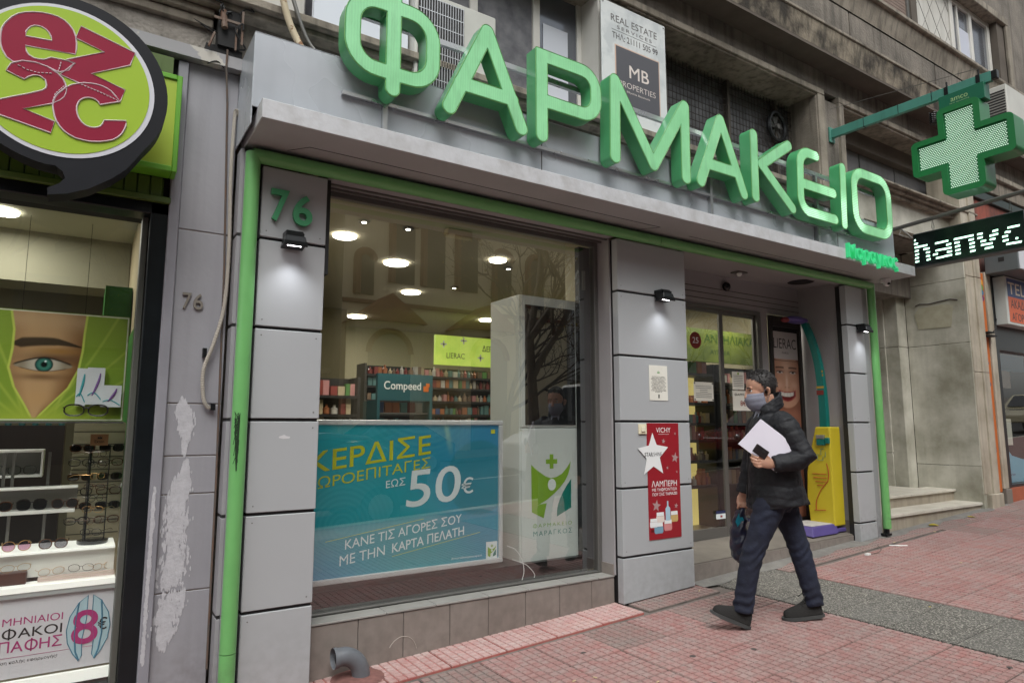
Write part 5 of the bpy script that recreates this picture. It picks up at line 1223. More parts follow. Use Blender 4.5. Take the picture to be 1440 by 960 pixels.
b = B(); b.tube([(.0,.135,4.04),(.2,.135,3.96),(.38,.13,3.88),(.52,.10,3.80)], .004, 6); b.tube([(.08,.13,4.03),(.3,.13,3.905),(.52,.1,3.82)], .003, 6); b.build('cable', m_black, wc, smooth=60)
ow = thing('peeling_pipe', 'cream peeling pipe and grey pipe bent over the canopy behind the letter Φ', 'pipe', (.9,.0,3.7))
b = B(); b.tube(catmull([(.80,-.02,4.35),(.84,-.03,4.15),(.90,-.03,3.95),(.97,-.05,3.80),(1.03,-.1,3.66)], 6), .022, 8); b.build('cream_pipe', M('peeling_cream', rgb(190,176,150), .7, var=1, vs=14, vcol=rgb(126,90,60), lo=.5, hi=.55), ow, smooth=50)
b = B(); b.tube(catmull([(.86,-.02,4.33),(.92,-.03,4.1),(1.02,-.03,3.86),(1.14,-.06,3.74),(1.25,-.1,3.62)], 6), .013, 8); b.build('grey_pipe', m_alum_d, ow, smooth=50)

# ------------------------------------------------------------------ pharmacy interior
m_cream = M('shop_cream', rgb(176,168,142), .8); m_ceil = M('shop_ceiling', rgb(170,164,146), .85); m_floor = M('shop_floor', rgb(110,104,96), .35)
room = thing('pharmacy_room', 'lit pharmacy interior behind the shop window and the glass doors', 'shop interior', (5,3,.3))
b = B(); b.box(1.19, 7.42, .66, 6.9, .25, .30); b.build('floor', m_floor, room)
b = B(); b.box(1.19, 7.42, .31, 6.9, 3.16, 3.22); b.box(7.42, 10.2, 3.3, 6.9, 3.16, 3.22); b.build('ceiling', m_ceil, room)
b = B(); b.box(1.19, 10.2, 6.8, 6.9, .3, 3.16); b.box(1.10, 1.18, .31, 6.9, .3, 3.16); b.box(10.1, 10.2, 3.3, 6.8, .3, 3.16); b.box(7.42, 7.46, .75, 3.3, .3, 3.16); b.box(7.46, 10.2, 3.26, 3.3, .3, 3.16); b.box(3.58, 4.30, .12, .7, 0, 3.16); b.build('wall', m_cream, room)
b = B(); b.box(1.2, 3.10, 5.2, 5.3, .3, 3.15); b.build('partition', M('olive_wall', rgb(120,112,84), .8), room)
b = B(); b.box(1.2, 3.12, 4.9, 5.2, 2.0, 2.12); b.box(1.2, 2.0, 3.6, 5.2, 2.12, 2.5); b.build('pelmet', m_darkframe, room)
b = B(); b.box(1.9, 3.08, 5.17, 5.19, 1.62, 2.0); b.build('leaf_picture', M('leaf_picture', rgb(60,92,40), .4, var=1, vs=7, vcol=rgb(20,40,16), lo=.45, hi=.6, emit=.15), room)
m_lamp = M('ceiling_disc', rgb(255,248,232), .4, emit=9)
for i, (x, y, r_) in enumerate(((1.832,1.592,.13),(2.597,2.251,.16),(3.348,3.539,.15),(3.425,5.684,.18),(3.409,1.583,.11),(5.268,4.892,.16),(5.5,1.15,.16),(6.6,2.9,.16),(6.6,1.1,.12))):
    t = thing('ceiling_lamp', 'round flat lit lamp on the pharmacy ceiling', 'ceiling lamp', (x,y,3.15), group='round ceiling lamps in the pharmacy')
    b = B(); b.lathe([(r_*.74,-.012),(r_*.78,-.008),(r_*.78,.0)], (0,0,0), seg=28); b.build('diffuser', m_lamp, t, smooth=40, local=True)
    arealamp('ceiling_lamp_light', (x,y,3.10), 9 if i < 6 else 7, .28, (1,.94,.82))
for x, y in ((1.821,1.091),(2.203,1.075),(3.661,2.978),(3.679,1.803)):
    t = thing('ceiling_spotlight', 'tiny recessed spotlight in the pharmacy ceiling', 'spotlight', (x,y,3.15), group='recessed spotlights in the pharmacy ceiling')
    b = B(); b.lathe([(.045,-.012),(.05,-.004),(.05,.0)], (0,0,0), seg=16); b.build('ring', m_alum_d, t, local=True); b = B(); b.lathe([(.018,-.016),(.02,-.012)], (0,0,0), seg=12); b.build('bulb', m_lamp, t, local=True)
sk = thing('smoke_alarm_bar', 'small cream emergency light bar on the pharmacy ceiling', 'emergency light', (2.6,.93,3.1))
b = B(); b.box(2.48, 2.72, .88, .96, 3.09, 3.155); b.build('case', M('cream_case', rgb(190,180,150), .5), sk, bevel=.006)
# teal voucher light box
tb = thing('voucher_poster', 'framed teal poster of a 50€ gift voucher offer in the pharmacy window', 'poster', (1.95,.32,.5))
def tealimg(S, T):
    X = S*1.45; Z = T*1.03
    im = np.broadcast_to(lin(38,122,146), S.shape+(3,)).copy()
    im = lerp(im, lin(34,134,144), ss(.2,.8, .5+.5*np.sin(X*2.2+Z*1.3+.5)))
    im = lerp(im, lin(40,112,150), ss(.5,1, S)*ss(.4,1,T)*.8); im = lerp(im, lin(36,116,160), (1-ss(0,.5,S))*(1-ss(0,.4,T))*.7)
    d = np.hypot(X-1.28, Z-.62); im = lerp(im, lin(24,104,110), (1-ss(.26,.28,d))*.5)
    d2 = np.hypot(X-.25, Z-.35); w = .5+.5*np.sin(d2*180); im = lerp(im, lin(84,160,168), w*.22*(1-ss(.2,.5,d2)))
    d3 = np.hypot(X-.8, Z-1.3); w = .5+.5*np.sin(d3*150); im = lerp(im, lin(96,168,170), w*.2*(1-ss(.3,.65,d3)))
    im = lerp(im, lin(150,180,150), (1-ss(0,.035,np.abs(X-1.02+.22*(Z-.9))))*ss(.75,.95,Z)*.45)
    return im
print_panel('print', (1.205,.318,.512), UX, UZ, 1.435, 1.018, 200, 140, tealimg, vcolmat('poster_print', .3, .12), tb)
b = B(); b.box(1.19, 2.665, .30, .335, 1.503, 1.537); b.box(1.19, 2.665, .30, .335, .508, .542); b.box(2.632, 2.665, .30, .335, .542, 1.503); b.build('frame', M('pale_aluminium', rgb(206,208,210), .35, metal=.2), tb, bevel=.006, seg=2)
b = B(); b.box(1.19, 2.66, .3195, .36, .50, 1.54); b.build('backing', m_alum_d, tb)
ux = Vector((1,0,.125)).normalized(); m_yel = M('yellow_print', rgb(196,196,38), .35); m_wp = M('white_print_b', rgb(222,230,232), .35)
b = B(); text(b, 'ΚΕΡΔΙΣΕ', (1.225,.317,1.199), (1,0,.125), UZ, NY, .848, .138, .001, offset=.012); text(b, 'ΔΩΡΟΕΠΙΤΑΓΕΣ', (1.2,.317,1.089), (1,0,.137), UZ, NY, .872, .074, .001, offset=.0); 
b.box(2.568, 2.602, .3145, .3165, 1.440, 1.470); b.build('yellow_lettering', m_yel, tb)
b = B(); text(b, 'ΕΩΣ', (1.745,.317,1.083), (1,0,.115), UZ, NY, .140, .051, .001, offset=.002); text(b, '50', (1.895,.317,.945), (1,0,.07), UZ, NY, .418, .245, .001, offset=.012, shear=.06); text(b, '€', (2.322,.317,1.012), (1,0,.07), UZ, NY, .096, .112, .001, offset=.01)
text(b, 'ΚΑΝΕ ΤΙΣ ΑΓΟΡΕΣ ΣΟΥ', (1.476,.317,.711), (1,0,.124), UZ, NY, .85, .062, .001, offset=.002); text(b, 'ΜΕ ΤΗΝ ', (1.443,.317,.612), (1,0,.13), UZ, NY, .305, .062, .001); text(b, 'ΚΑΡΤΑ ΠΕΛΑΤΗ', (1.80,.317,.659), (1,0,.13), UZ, NY, .545, .062, .001, offset=.014)
text(b, '#morethanyouexpect', (2.246,.317,.562), UX, UZ, NY, .25, .018, .001); b.build('white_lettering', m_wp, tb)
b = B()
for a, c in (((1.347,.77),(2.027,.862)),((1.801,.635),(2.48,.735))): b.tube([(a[0],.3165,a[1]),(c[0],.3165,c[1])], .0014, 4)
b.build('gold_line', m_yel, tb)
m_leafg = M('logo_lime', rgb(128,170,48), .4); m_tealg = M('logo_teal', rgb(20,120,108), .4)
def logo(parent, ox, oz, k, y, circle=True):
    """the pharmacy's emblem: a shield-shaped figure, lime on the left and teal on the right, with a cross above"""
    Q = lambda L: [(ox+(x-2.95)*k, oz+(z-.786)*k) for x, z in L]
    b = B(); b.flat(Q([(2.95,1.20),(2.99,1.165),(3.039,1.134),(3.085,1.106),(3.136,1.088),(3.19,1.095),(3.248,1.118),(3.30,1.165),(3.339,1.216),(3.330,1.16),(3.312,1.113),(3.28,1.062),(3.235,1.018),(3.19,.982),(3.147,.954),(3.10,.925),(3.049,.902),(3.02,.89),(2.989,.878),(3.035,.894),(3.097,.898),(3.067,.786),(2.955,.838)]), (0,y,0), UX, UZ, NY, .001, .0004); b.build('emblem_body', m_leafg, parent)
    b = B(); b.flat(Q([(3.342,1.076),(3.340,.851),(3.195,.790),(3.198,.84),(3.208,.883),(3.23,.93),(3.259,.977),(3.30,1.03)]), (0,y,0), UX, UZ, NY, .001, .0004); b.build('emblem_side', m_tealg, parent)
    cx, cz = ox+(3.147-2.95)*k, oz+(1.218-.786)*k; a_, w_ = .056*k, .018*k
    b = B(); b.flat([(cx-w_,cz-a_),(cx+w_,cz-a_),(cx+w_,cz-w_),(cx+a_,cz-w_),(cx+a_,cz+w_),(cx+w_,cz+w_),(cx+w_,cz+a_),(cx-w_,cz+a_),(cx-w_,cz+w_),(cx-a_,cz+w_),(cx-a_,cz-w_),(cx-w_,cz-w_)], (0,y,0), UX, UZ, NY, .001, .0004); b.build('emblem_cross', m_leafg, parent)
    cx, cz = ox+(3.148-2.95)*k, oz+(1.038-.786)*k
    b = B(); b.flat([(cx+.04*k*math.cos(a), cz+.045*k*math.sin(a)) for a in np.linspace(0,2*math.pi,21)[:-1]], (0,y,0), UX, UZ, NY, .0018, .0004); b.build('emblem_head', m_wp, parent)
b = B(); b.box(2.53, 2.624, .3155, .3168, .543, .660); b.build('logo_card', m_wp, tb); logo(tb, 2.543, .552, .18, .3155)
# dispenser cabinet
ka = thing('vending_cabinet', 'tall white dispenser cabinet with black glass top and green emblem in the pharmacy window', 'vending cabinet', (3.15,.4,.46))
m_kw = M('cabinet_white', rgb(206,212,210), .35, var=.06, vs=2)
b = B(); b.box(2.852, 3.462, .36, .80, .458, 2.535); b.build('cabinet', m_kw, ka, bevel=.006)
b = B(); b.box(2.862, 3.452, .345, .36, .47, 1.478); b.build('lower_door', m_kw, ka, bevel=.004)
b = B(); b.box(2.862, 3.452, .345, .36, 1.486, 2.525); b.build('upper_frame', m_kw, ka, bevel=.004)
b = B(); b.box(2.895, 3.392, .338, .3449, 1.505, 2.455); b.build('glass_front', M('black_glass', (.012,.013,.014), .04, spec=.9), ka)
b = B(); text(b, 'ΦΑΡΜΑΚΕΙΟ', (2.966,.345,.716), UX, UZ, NY, .378, .034, .001, spacing=1.35, offset=-.008); b.build('lime_lettering', m_leafg, ka)
b = B(); text(b, 'ΜΑΡΑΓΚΟΣ', (2.969,.345,.656), UX, UZ, NY, .375, .038, .001, spacing=1.3, offset=-.008); b.build('teal_lettering', m_tealg, ka)
logo(ka, 2.95, .786, 1.0, .345)
cb = thing('loose_cable', 'thin white cable looping out under the white cabinet onto the window sill', 'cable', (2.8,.3,.4))
b = B(); b.tube(catmull([(2.70,.30,.62),(2.78,.30,.58),(2.83,.29,.50),(2.84,.285,.42),(2.82,.28,.366)], 6), .003, 6); b.tube(catmull([(2.74,.29,.52),(2.86,.285,.47),(2.93,.28,.40),(2.93,.28,.37)], 6), .003, 6); b.build('cable', m_white, cb, smooth=60)
# product shelving
m_sh = M('shelf_black', rgb(30,30,32), .5); m_green_lit = M('backlit_green', rgb(190,212,92), .5, emit=.38, var=.6, vs=5, vcol=rgb(150,190,60)); m_back_lit = M('backlit_cream', rgb(236,214,130), .6, emit=.34)
pk_m = [M('pack_'+n, c, .5, random_=.25) for n, c in (('white', rgb(196,192,186)), ('cream', rgb(186,170,140)), ('orange', rgb(170,104,66)), ('red', rgb(140,62,56)), ('teal', rgb(88,128,128)), ('brown', rgb(120,98,80)), ('blue', rgb(60,80,128)), ('green', rgb(84,130,70)), ('pink', rgb(186,130,130)))]
pkm = []
for m in pk_m:
    b = B(); b.box(-.5, .5, -.5, .5, 0, 1); me = bpy.data.meshes.new('product_box'); me.from_pydata(b.v, [], b.f); me.materials.append(m); pkm.append(me)
botm = []
for m in pk_m[:6]:
    b = B(); b.lathe([(.42,0),(.5,.05),(.5,.62),(.2,.74),(.2,.95),(.16,1)], (0,0,0), seg=10); me = bpy.data.meshes.new('product_bottle'); me.from_pydata(b.v, [], b.f); me.materials.append(m); me.polygons.foreach_set('use_smooth', [True]*len(me.polygons)); me.set_sharp_from_angle(angle=R(40)); botm.append(me)
WHERE = 'a pharmacy shelf'; VISZ = 1.45
def product(x, y, z, w, d, h, bottle=False):
    me = random.choice(botm if bottle else pkm)
    o = bpy.data.objects.new('product_bottle' if bottle else 'product_box', me); COL.objects.link(o); o.location = (x, y, z); o.scale = (w, d, h); o.rotation_euler = (0, 0, random.uniform(-.08,.08))
    cn = me.materials[0].name[5:].split('.')[0]
    put(o, 'small %s bottle on %s' % (cn, WHERE) if bottle else 'small %s carton on %s' % (cn, WHERE), 'bottle' if bottle else 'carton', 'bottles on the pharmacy shelves' if bottle else 'cartons on the pharmacy shelves')
def shelving(name, label, x0, x1, y, zs, back, sign=None, top=2.35, dens=.11, h0=.10, h1=.2, fill=1, bottles=.4):
    global WHERE; WHERE = 'the '+name.replace('_', ' ')
    t = thing(name, label, 'shelving', ((x0+x1)/2, y, .3))
    b = B(); b.box(x0, x1, y+.30, y+.32, .3, top); b.build('back_panel', back, t)
    b = B(); b.box(x0-.03, x0, y, y+.32, .3, top); b.box(x1, x1+.03, y, y+.32, .3, top); b.build('side_panel', m_sh, t)
    for z in zs: b = B(); b.box(x0, x1, y, y+.30, z-.03, z); b.build('shelf', m_sh, t)
    for z in zs:
        if z < VISZ: continue
        x = x0+.04
        while x < x1-.05:
            if random.random() < fill:
                w = random.uniform(.04,.085); n = random.choice((1,1,2,3)); h = random.uniform(h0, h1); bt = random.random() < bottles
                seed = random.getstate(); me = None
                for k in range(n):
                    if x > x1-.05: break
                    product(x+w/2, y+.10, z, w*.92, .07, h, bt); x += w
            x += random.uniform(.005, dens)
    return t
shelving('back_shelving', 'dark shelving of products along the pharmacy back wall under the green lit sign', 3.2, 6.2, 4.6, [.9,1.2,1.47,1.66,1.85,2.04,2.20], m_sh, top=2.34, dens=.012, h0=.08, h1=.15)
VISZ = .7
shelving('door_shelving', 'black shelving with glowing cream backs seen through the glass doors', 5.75, 6.42, 1.45, [.80,1.09,1.33,1.53,1.77,2.12], m_back_lit, top=2.24, dens=.02, h0=.08, h1=.19)
shelving('inner_shelving', 'dark shelving of bottles behind the right glass door', 6.5, 7.38, 1.40, [.80,1.09,1.33,1.53,1.77,2.02], m_sh, top=2.24, dens=.02, h0=.08, h1=.18)
VISZ = 1.4
shelving('left_shelving', 'low shelving of small products at the left of the pharmacy window', 1.75, 2.50, 3.0, [1.2,1.42,1.62,1.82], m_sh, top=2.02, dens=.02, h0=.10, h1=.18)
gs = thing('green_lit_sign', 'backlit lime sign reading ΔΕΡΜΟΚΑΛΛΥΝΤΙΚΑ, LIERAC and VICHY at the back of the pharmacy', 'lit sign', (5.3,4.8,2.3))
b = B(); b.box(4.20, 6.05, 4.55, 4.60, 2.37, 2.80); b.build('light_panel', m_green_lit, gs)
b = B(); text(b, 'ΔΕΡΜΟΚΑΛΛΥΝΤΙΚΑ', (4.98,4.55,2.60), UX, UZ, NY, .98, .09, .002, offset=.01); text(b, 'Dermocosmetics', (5.2,4.55,2.52), UX, UZ, NY, .5, .05, .002); text(b, 'VICHY', (5.28,4.55,2.43), UX, UZ, NY, .27, .06, .002); text(b, 'LIERAC', (4.38,4.55,2.47), UX, UZ, NY, .30, .08, .002); b.build('lettering', m_txt_dark, gs)
b = B()
for cx, cz in ((4.33,2.67),(4.66,2.74),(4.95,2.50),(5.4,2.74)): b.box(cx-.05, cx+.05, 4.546, 4.549, cz-.012, cz+.012); b.box(cx-.012, cx+.012, 4.546, 4.549, cz-.05, cz+.05)
b.build('pale_symbol', m_white, gs)
g2 = thing('green_lit_sign', 'backlit green header with dark lettering above the shelving behind the glass doors', 'lit sign', (6.5,1.45,2.3))
b = B(); b.box(5.7, 7.40, 1.42, 1.46, 2.26, 2.66); b.build('light_panel', M('olive_lit', rgb(120,134,60), .5, emit=.04, var=.9, vs=3, vcol=rgb(70,88,44)), g2)
b = B(); text(b, 'ΑΝΤΗΛΙΑΚΑ', (6.25,1.42,2.50), UX, UZ, NY, .95, .11, .002, offset=.01); text(b, 'ΑΥΠΝΙΑ', (6.35,1.42,2.36), UX, UZ, NY, .36, .06, .002); b.build('lettering', M('dark_green_print', rgb(60,90,40), .5), g2)
cp = thing('blister_plaster_display', 'teal Compeed display stand with packets in the middle of the pharmacy', 'display stand', (2.9,3,.3))
b = B(); b.box(2.55, 3.18, 2.55, 2.60, 1.76, 2.04); b.box(2.55, 2.58, 2.55, 2.95, .3, 1.76); b.box(3.15, 3.18, 2.55, 2.95, .3, 1.76); b.build('teal_frame', M('teal_board', rgb(28,84,92), .5), cp)
b = B(); text(b, 'Compeed', (2.62,2.55,1.85), UX, UZ, NY, .42, .11, .002, offset=.012); b.build('lettering', m_white, cp)
b = B(); b.box(3.07, 3.13, 2.546, 2.549, 1.86, 1.92); b.box(3.10, 3.14, 2.543, 2.546, 1.91, 1.95); b.build('orange_mark', M('orange_print', rgb(214,110,40), .4), cp)
for z in (.9, 1.15, 1.4, 1.62): b = B(); b.box(2.58, 3.15, 2.60, 2.93, z, z+.015); b.build('shelf', m_alum_d, cp)
WHERE = 'the teal plaster display stand'
for z in (1.415, 1.635):
    for k in range(6): product(2.63+.09*k, 2.68, z, .075, .03, .11)
ct = thing('shop_counter', 'low counter of small cartons just behind the teal poster', 'counter', (2.4,1.2,.3))
b = B(); b.box(1.4, 3.3, 1.15, 1.5, .3, 1.42); b.build('counter', m_sh, ct)
WHERE = 'the low counter behind the teal poster'
for k in range(14): product(1.52+.125*k, 1.25, 1.42, .09, .06, random.uniform(.06,.13))
# posters on the door wall
la = thing('beauty_poster', 'framed LIERAC poster of a laughing woman beside the glass doors', 'poster', (6.62,.6,.4))
def faceimg(S, T):
    X = (S-.5)*.46; Z0 = T*2.05; Z = np.where(Z0 > 1.745, 1.75+Z0*0, (Z0-1.33)*1.5+.925); X = X*.74
    im = np.broadcast_to(lin(196,190,188), S.shape+(3,)).copy()
    bgc = np.broadcast_to(lin(150,96,74), S.shape+(3,))
    k = 1-ss(1.66,1.67,Z); im = im*(1-k[...,None])+bgc*k[...,None]
    cz = 1.18
    face = 1-ss(.97,1.03,np.hypot(X/.215, (Z-cz)/.46)); sk = np.broadcast_to(lin(212,160,132), S.shape+(3,)).copy()
    sk = lerp(sk, lin(236,196,170), np.exp(-((X)/.07)**2-((Z-1.42)/.12)**2)*.8); sk = lerp(sk, lin(170,108,84), ss(.10,.22,np.abs(X))*.8)
    sk = lerp(sk, lin(232,186,160), np.exp(-((np.abs(X)-.10)/.045)**2-((Z-1.10)/.07)**2)*.8)
    sk = lerp(sk, lin(244,212,190), np.exp(-(X/.018)**2-((Z-1.15)/.13)**2)*.8)
    for sx in (-1, 1):
        ex = sx*.088; sk = lerp(sk, lin(120,72,56), np.exp(-((X-ex)/.06)**2-((Z-1.335)/.03)**2)*.55)
        bz = 1.40-.35*np.abs(X-ex*.9)**1.5; sk = lerp(sk, lin(96,62,48), (1-ss(.004,.024,np.abs(Z-bz)))*(1-ss(.05,.062,np.abs(X-ex))))
        e = 1-ss(.9,1.05,np.hypot((X-ex)/.042, (Z-1.315)/.020)); ey = np.broadcast_to(lin(226,216,210), S.shape+(3,)).copy(); d = np.hypot(X-ex, (Z-1.316))
        ey = lerp(ey, lin(54,36,30), 1-ss(.016,.019,d)); sk = sk*(1-e[...,None])+ey*e[...,None]
        sk = lerp(sk, lin(36,20,18), (1-ss(.003,.008,np.abs(Z-1.335+6*(X-ex)**2)))*(1-ss(.045,.055,np.abs(X-ex))))
        sk = lerp(sk, lin(140,84,66), np.exp(-((X-sx*.022)/.009)**2-((Z-1.065)/.009)**2)*.9)
        sk = lerp(sk, lin(176,112,88), np.exp(-((np.abs(X-sx*.085)-.0)/.012)**2-((Z-.99)/.07)**2)*.5)
    mz = .955 + 2.6*X**2; mo = (1-ss(.95,1.03,np.abs(X)/.105))*ss(0,.006,mz+.022-Z)*ss(0,.006,Z-(.845+7.5*X**2))
    mouth = np.broadcast_to(lin(120,30,32), S.shape+(3,)).copy(); teeth = ss(0,.005,Z-(.905+3.8*X**2)); mouth = lerp(mouth, lin(236,232,224), teeth*(1-ss(.075,.095,np.abs(X)))); mouth = lerp(mouth, lin(170,160,156), teeth*(np.abs(np.sin(X*150)) < .12)*.6)
    lip = (1-ss(.98,1.10,np.abs(X)/.112))*ss(0,.006,mz+.038-Z)*ss(0,.006,Z-(.825+7.0*X**2)); sk = lerp(sk, lin(176,72,70), lip); sk = sk*(1-mo[...,None])+mouth*mo[...,None]
    im = im*(1-(face*k)[...,None])+sk*(face*k)[...,None]
    hair = ss(.97,1.02,np.hypot(X/.205, (Z-cz+.02)/.45))*k*ss(.17,.20,np.abs(X)+.25*ss(1.5,1.66,Z)); im = lerp(im, lin(110,62,44), hair*.8)
    im = lerp(im, lin(176,116,92), (1-ss(.60,.76,Z))*.9)
    return im*np.where(Z0 > 1.745, .9, .72)[...,None]
print_panel('print', (6.392,.588,.50), UX, UZ, .46, 2.05, 90, 330, faceimg, vcolmat('beauty_print', .35), la)
b = B(); b.box(6.335, 6.385, .565, .60, .42, 2.72); b.box(6.860, 6.91, .565, .60, .42, 2.72); b.box(6.385, 6.860, .565, .60, 2.60, 2.72); b.box(6.385, 6.86, .565, .60, .42, .495); b.build('frame', M('brown_black_frame', rgb(46,42,40), .4), la, bevel=.003)
b = B(); b.box(6.385, 6.86, .589, .60, .495, 2.60); b.build('backing', m_dark, la)
b = B(); text(b, 'LIERAC', (6.415,.588,2.36), UX, UZ, NY, .41, .115, .001, offset=.0); text(b, 'PARIS', (6.56,.588,2.30), UX, UZ, NY, .12, .025, .001); b.box(6.42, 6.82, .5862, .587, 2.22, 2.225); b.build('lettering', m_txt_dark, la)
for x0, x1, z0, z1, lab, kind in ((5.10,5.39,1.745,1.935,'white typed notice with curled corners on the left glass door','n'), (5.715,5.905,1.875,2.065,'small white notice with a green emblem on the right glass door','e'), (5.71,6.03,1.655,1.865,'white offer sheet with red price on the right glass door','p')):
    t = thing('door_notice', lab, 'notice', ((x0+x1)/2,.58,z0)); yy = .594 if kind == 'n' else .612
    b = B(); b.box(x0, x1, yy-.0015, yy, z0, z1); b.build('sheet', m_paper, t); yy -= .0016
    b = B(); w = x1-x0
    nl = 7
    for k in range(nl): ww = w*(.38 if k in (2,3) and kind == 'n' else .8); b.box((x0+x1)/2-ww/2, (x0+x1)/2+ww/2, yy-.001, yy, z1-.04-k*(z1-z0-.06)/nl-.004, z1-.04-k*(z1-z0-.06)/nl)
    if kind == 'p': b = B(); text(b, 'ΦΑΡΜΑΚΑ', (x0+.03,yy,z1-.055), UX, UZ, NY, w-.06, .028, .001, offset=.01)
    b.build('typed_lines', m_txt_dark, t, kind='stuff')
    if kind == 'p': b = B(); text(b, '8€', (x0+.12,yy,z0+.05), UX, UZ, NY, .09, .06, .001, offset=.01); b.build('price', M('red_ink', rgb(140,40,36), .5), t)
    if kind == 'e': b = B(); b.flat([((x0+x1)/2+.014*math.cos(a), z1-.02+.014*math.sin(a)) for a in np.linspace(0,6.28,7)[:-1]], (0,yy,0), UX, UZ, NY, .002, .0004); b.build('emblem', m_leafg, t)
    if kind == 'n':
        b = B()
        for cx, cz in ((x0+.012,z0+.012),(x1-.012,z0+.012),(x0+.012,z1-.012),(x1-.012,z1-.012)): b.cyl((cx,yy+.002,cz), (cx,yy-.002,cz), .010, 10)
        b.build('tape', m_alum_d, t)
rd = thing('round_sticker', 'round dark red sticker with a white 25 on the left glass door', 'sticker', (5.15,.58,2.4))
b = B(); b.lathe([(.085,0),(.085,.002)], (5.15,.5945,2.355), axis=(0,-1,0), seg=28); b.build('disc', M('sticker_red', rgb(128,38,30), .4), rd)
b = B(); text(b, '25', (5.105,.592,2.325), UX, UZ, NY, .085, .06, .001, offset=.01); b.build('lettering', m_white, rd)
st_ = thing('card_sticker', 'small white and blue card payment sticker at the foot of the left glass door', 'sticker', (5.45,.58,.5))
b = B(); b.box(5.36, 5.50, .592, .594, .575, .625); b.build('upper', m_wp, st_); b = B(); b.box(5.36, 5.50, .592, .594, .627, .655); b.build('lower', M('navy_print', rgb(40,50,90), .4), st_)
b = B(); b.box(5.42, 5.45, .590, .5918, .59, .61); b.build('mark', M('red_mark', rgb(150,60,60), .4), st_)
dm = thing('dome_sensor', 'black dome door sensor above the glass doors', 'sensor', (5.6,.55,2.97))
b = B(); b.sph((5.64,.575,2.96), .05, sc=(1,.8,1)); b.build('dome', M('black_dome', (.01,.01,.012), .15), dm, smooth=60)
dl = thing('recessed_downlight', 'unlit square downlight in the dark ceiling of the entrance', 'downlight', (5.6,.35,3.07))
b = B(); b.box(5.52, 5.66, .32, .42, 3.055, 3.069); b.build('frame', m_alum_d, dl); b = B(); b.sph((5.59,.37,3.052), .03, 10, 6); b.build('bulb', m_white, dl, smooth=60)
vt = thing('ceiling_vent', 'dark torn opening in the entrance ceiling near the side wall', 'vent', (6.6,.3,3.07))
b = B(); b.lathe([(.13,-.004),(.14,0)], (6.55,.30,3.068), seg=24); b.build('hole', m_dark, vt)
cv = thing('cctv_camera', 'small white dome security camera under the right end of the canopy', 'security camera', (7.30,-.2,3.12))
b = B(); b.lathe([(.05,0),(.052,-.03),(.04,-.035)], (7.43,-.16,3.12), seg=18); b.build('base', m_white, cv, smooth=40)
b = B(); b.sph((7.425,-.175,3.075), .038, 14, 10); b.build('ball', m_white, cv, smooth=60)
b = B(); b.cyl((7.41,-.20,3.062), (7.405,-.212,3.058), .015, 12); b.build('lens', m_black, cv)
# sockets on the side wall
for z, lab in ((.86,'cream round wall socket on the entrance side wall'), (.76,'cream square socket cover below the round socket')):
    t = thing('wall_socket', lab, 'socket', (6.93,.24,z))
    b = B(); b.box(6.922, 6.9345, .20, .285, z, z+.085); b.build('plate', bpy.data.materials['cream_plastic'], t, bevel=.003)
    if z > .8: b = B(); b.cyl((6.9205,.243,z+.043), (6.9225,.243,z+.043), .018, 14); b.build('recess', m_black, t)
    else: b = B(); b.box(6.905, 6.922, .205, .28, z+.005, z+.08); b.build('cover', bpy.data.materials['cream_plastic_b'], t, bevel=.004)

# ------------------------------------------------------------------ stair entrance of the apartment building
en = thing('stone_entrance', 'dirty marble-clad stair entrance recess to the right of the pharmacy', 'entrance', (8.7,.5,.4))
def slabwall(parts, m=m_marble):
    for p in parts: b = B(); b.box(*p); b.build('marble_slab', m, en, bevel=.004)
slabwall([(9.82,10.1,.012,.80,z0,z1) for z0, z1 in ((.3,.97),(.976,2.597),(2.603,3.46),(3.466,3.95))])
slabwall([(9.58,9.82,.803,.98,z0,z1) for z0, z1 in ((.3,2.597),(2.603,3.46),(3.466,3.95))])
slabwall([(9.55,9.82,.983,3.2,z0,z1) for z0, z1 in ((.3,1.12),(1.126,2.597),(2.603,3.95))])
b = B(); b.box(9.6, 9.8, .83, 3.1, .3, 3.94); b.box(9.84, 10.1, .05, .79, .3, 3.94); b.build('joint_backing', m_grout, en)
b = B(); b.box(7.54, 9.9, 3.0, 3.2, .3, 3.95); b.box(7.47, 7.56, .10, 3.2, .3, 3.95); b.build('recess_wall', m_marble, en)
b = B(); b.box(7.56, 9.66, .3, 3.0, 3.93, 3.95); b.build('recess_ceiling', m_stone, en)
b = B(); b.box(8.2, 9.2, 2.9, 3.0, .66, 3.0); b.build('inner_door', m_darkframe, en)
b = B(); b.flat([(-.22,-.16),(.2,-.17),(.24,.12),(.1,.15),(-.2,.14),(-.26,.05)], (9.817,.42,3.0), (0,-1,0), UZ, (-1,0,0), .001, .002); b.build('patch_scar', M('scar_plaster', rgb(170,166,146), .9, var=.8, vs=8, vcol=rgb(150,146,124)), en)
b = B(); b.tube([(9.816,.42-.3*x,3.0+.22*z) for x, z in ((-.8,.8),(-.6,.9),(-.2,.82),(.3,.9),(.7,.95),(1.0,.85))], .008, 5); b.build('scar_edge', m_grout, en)
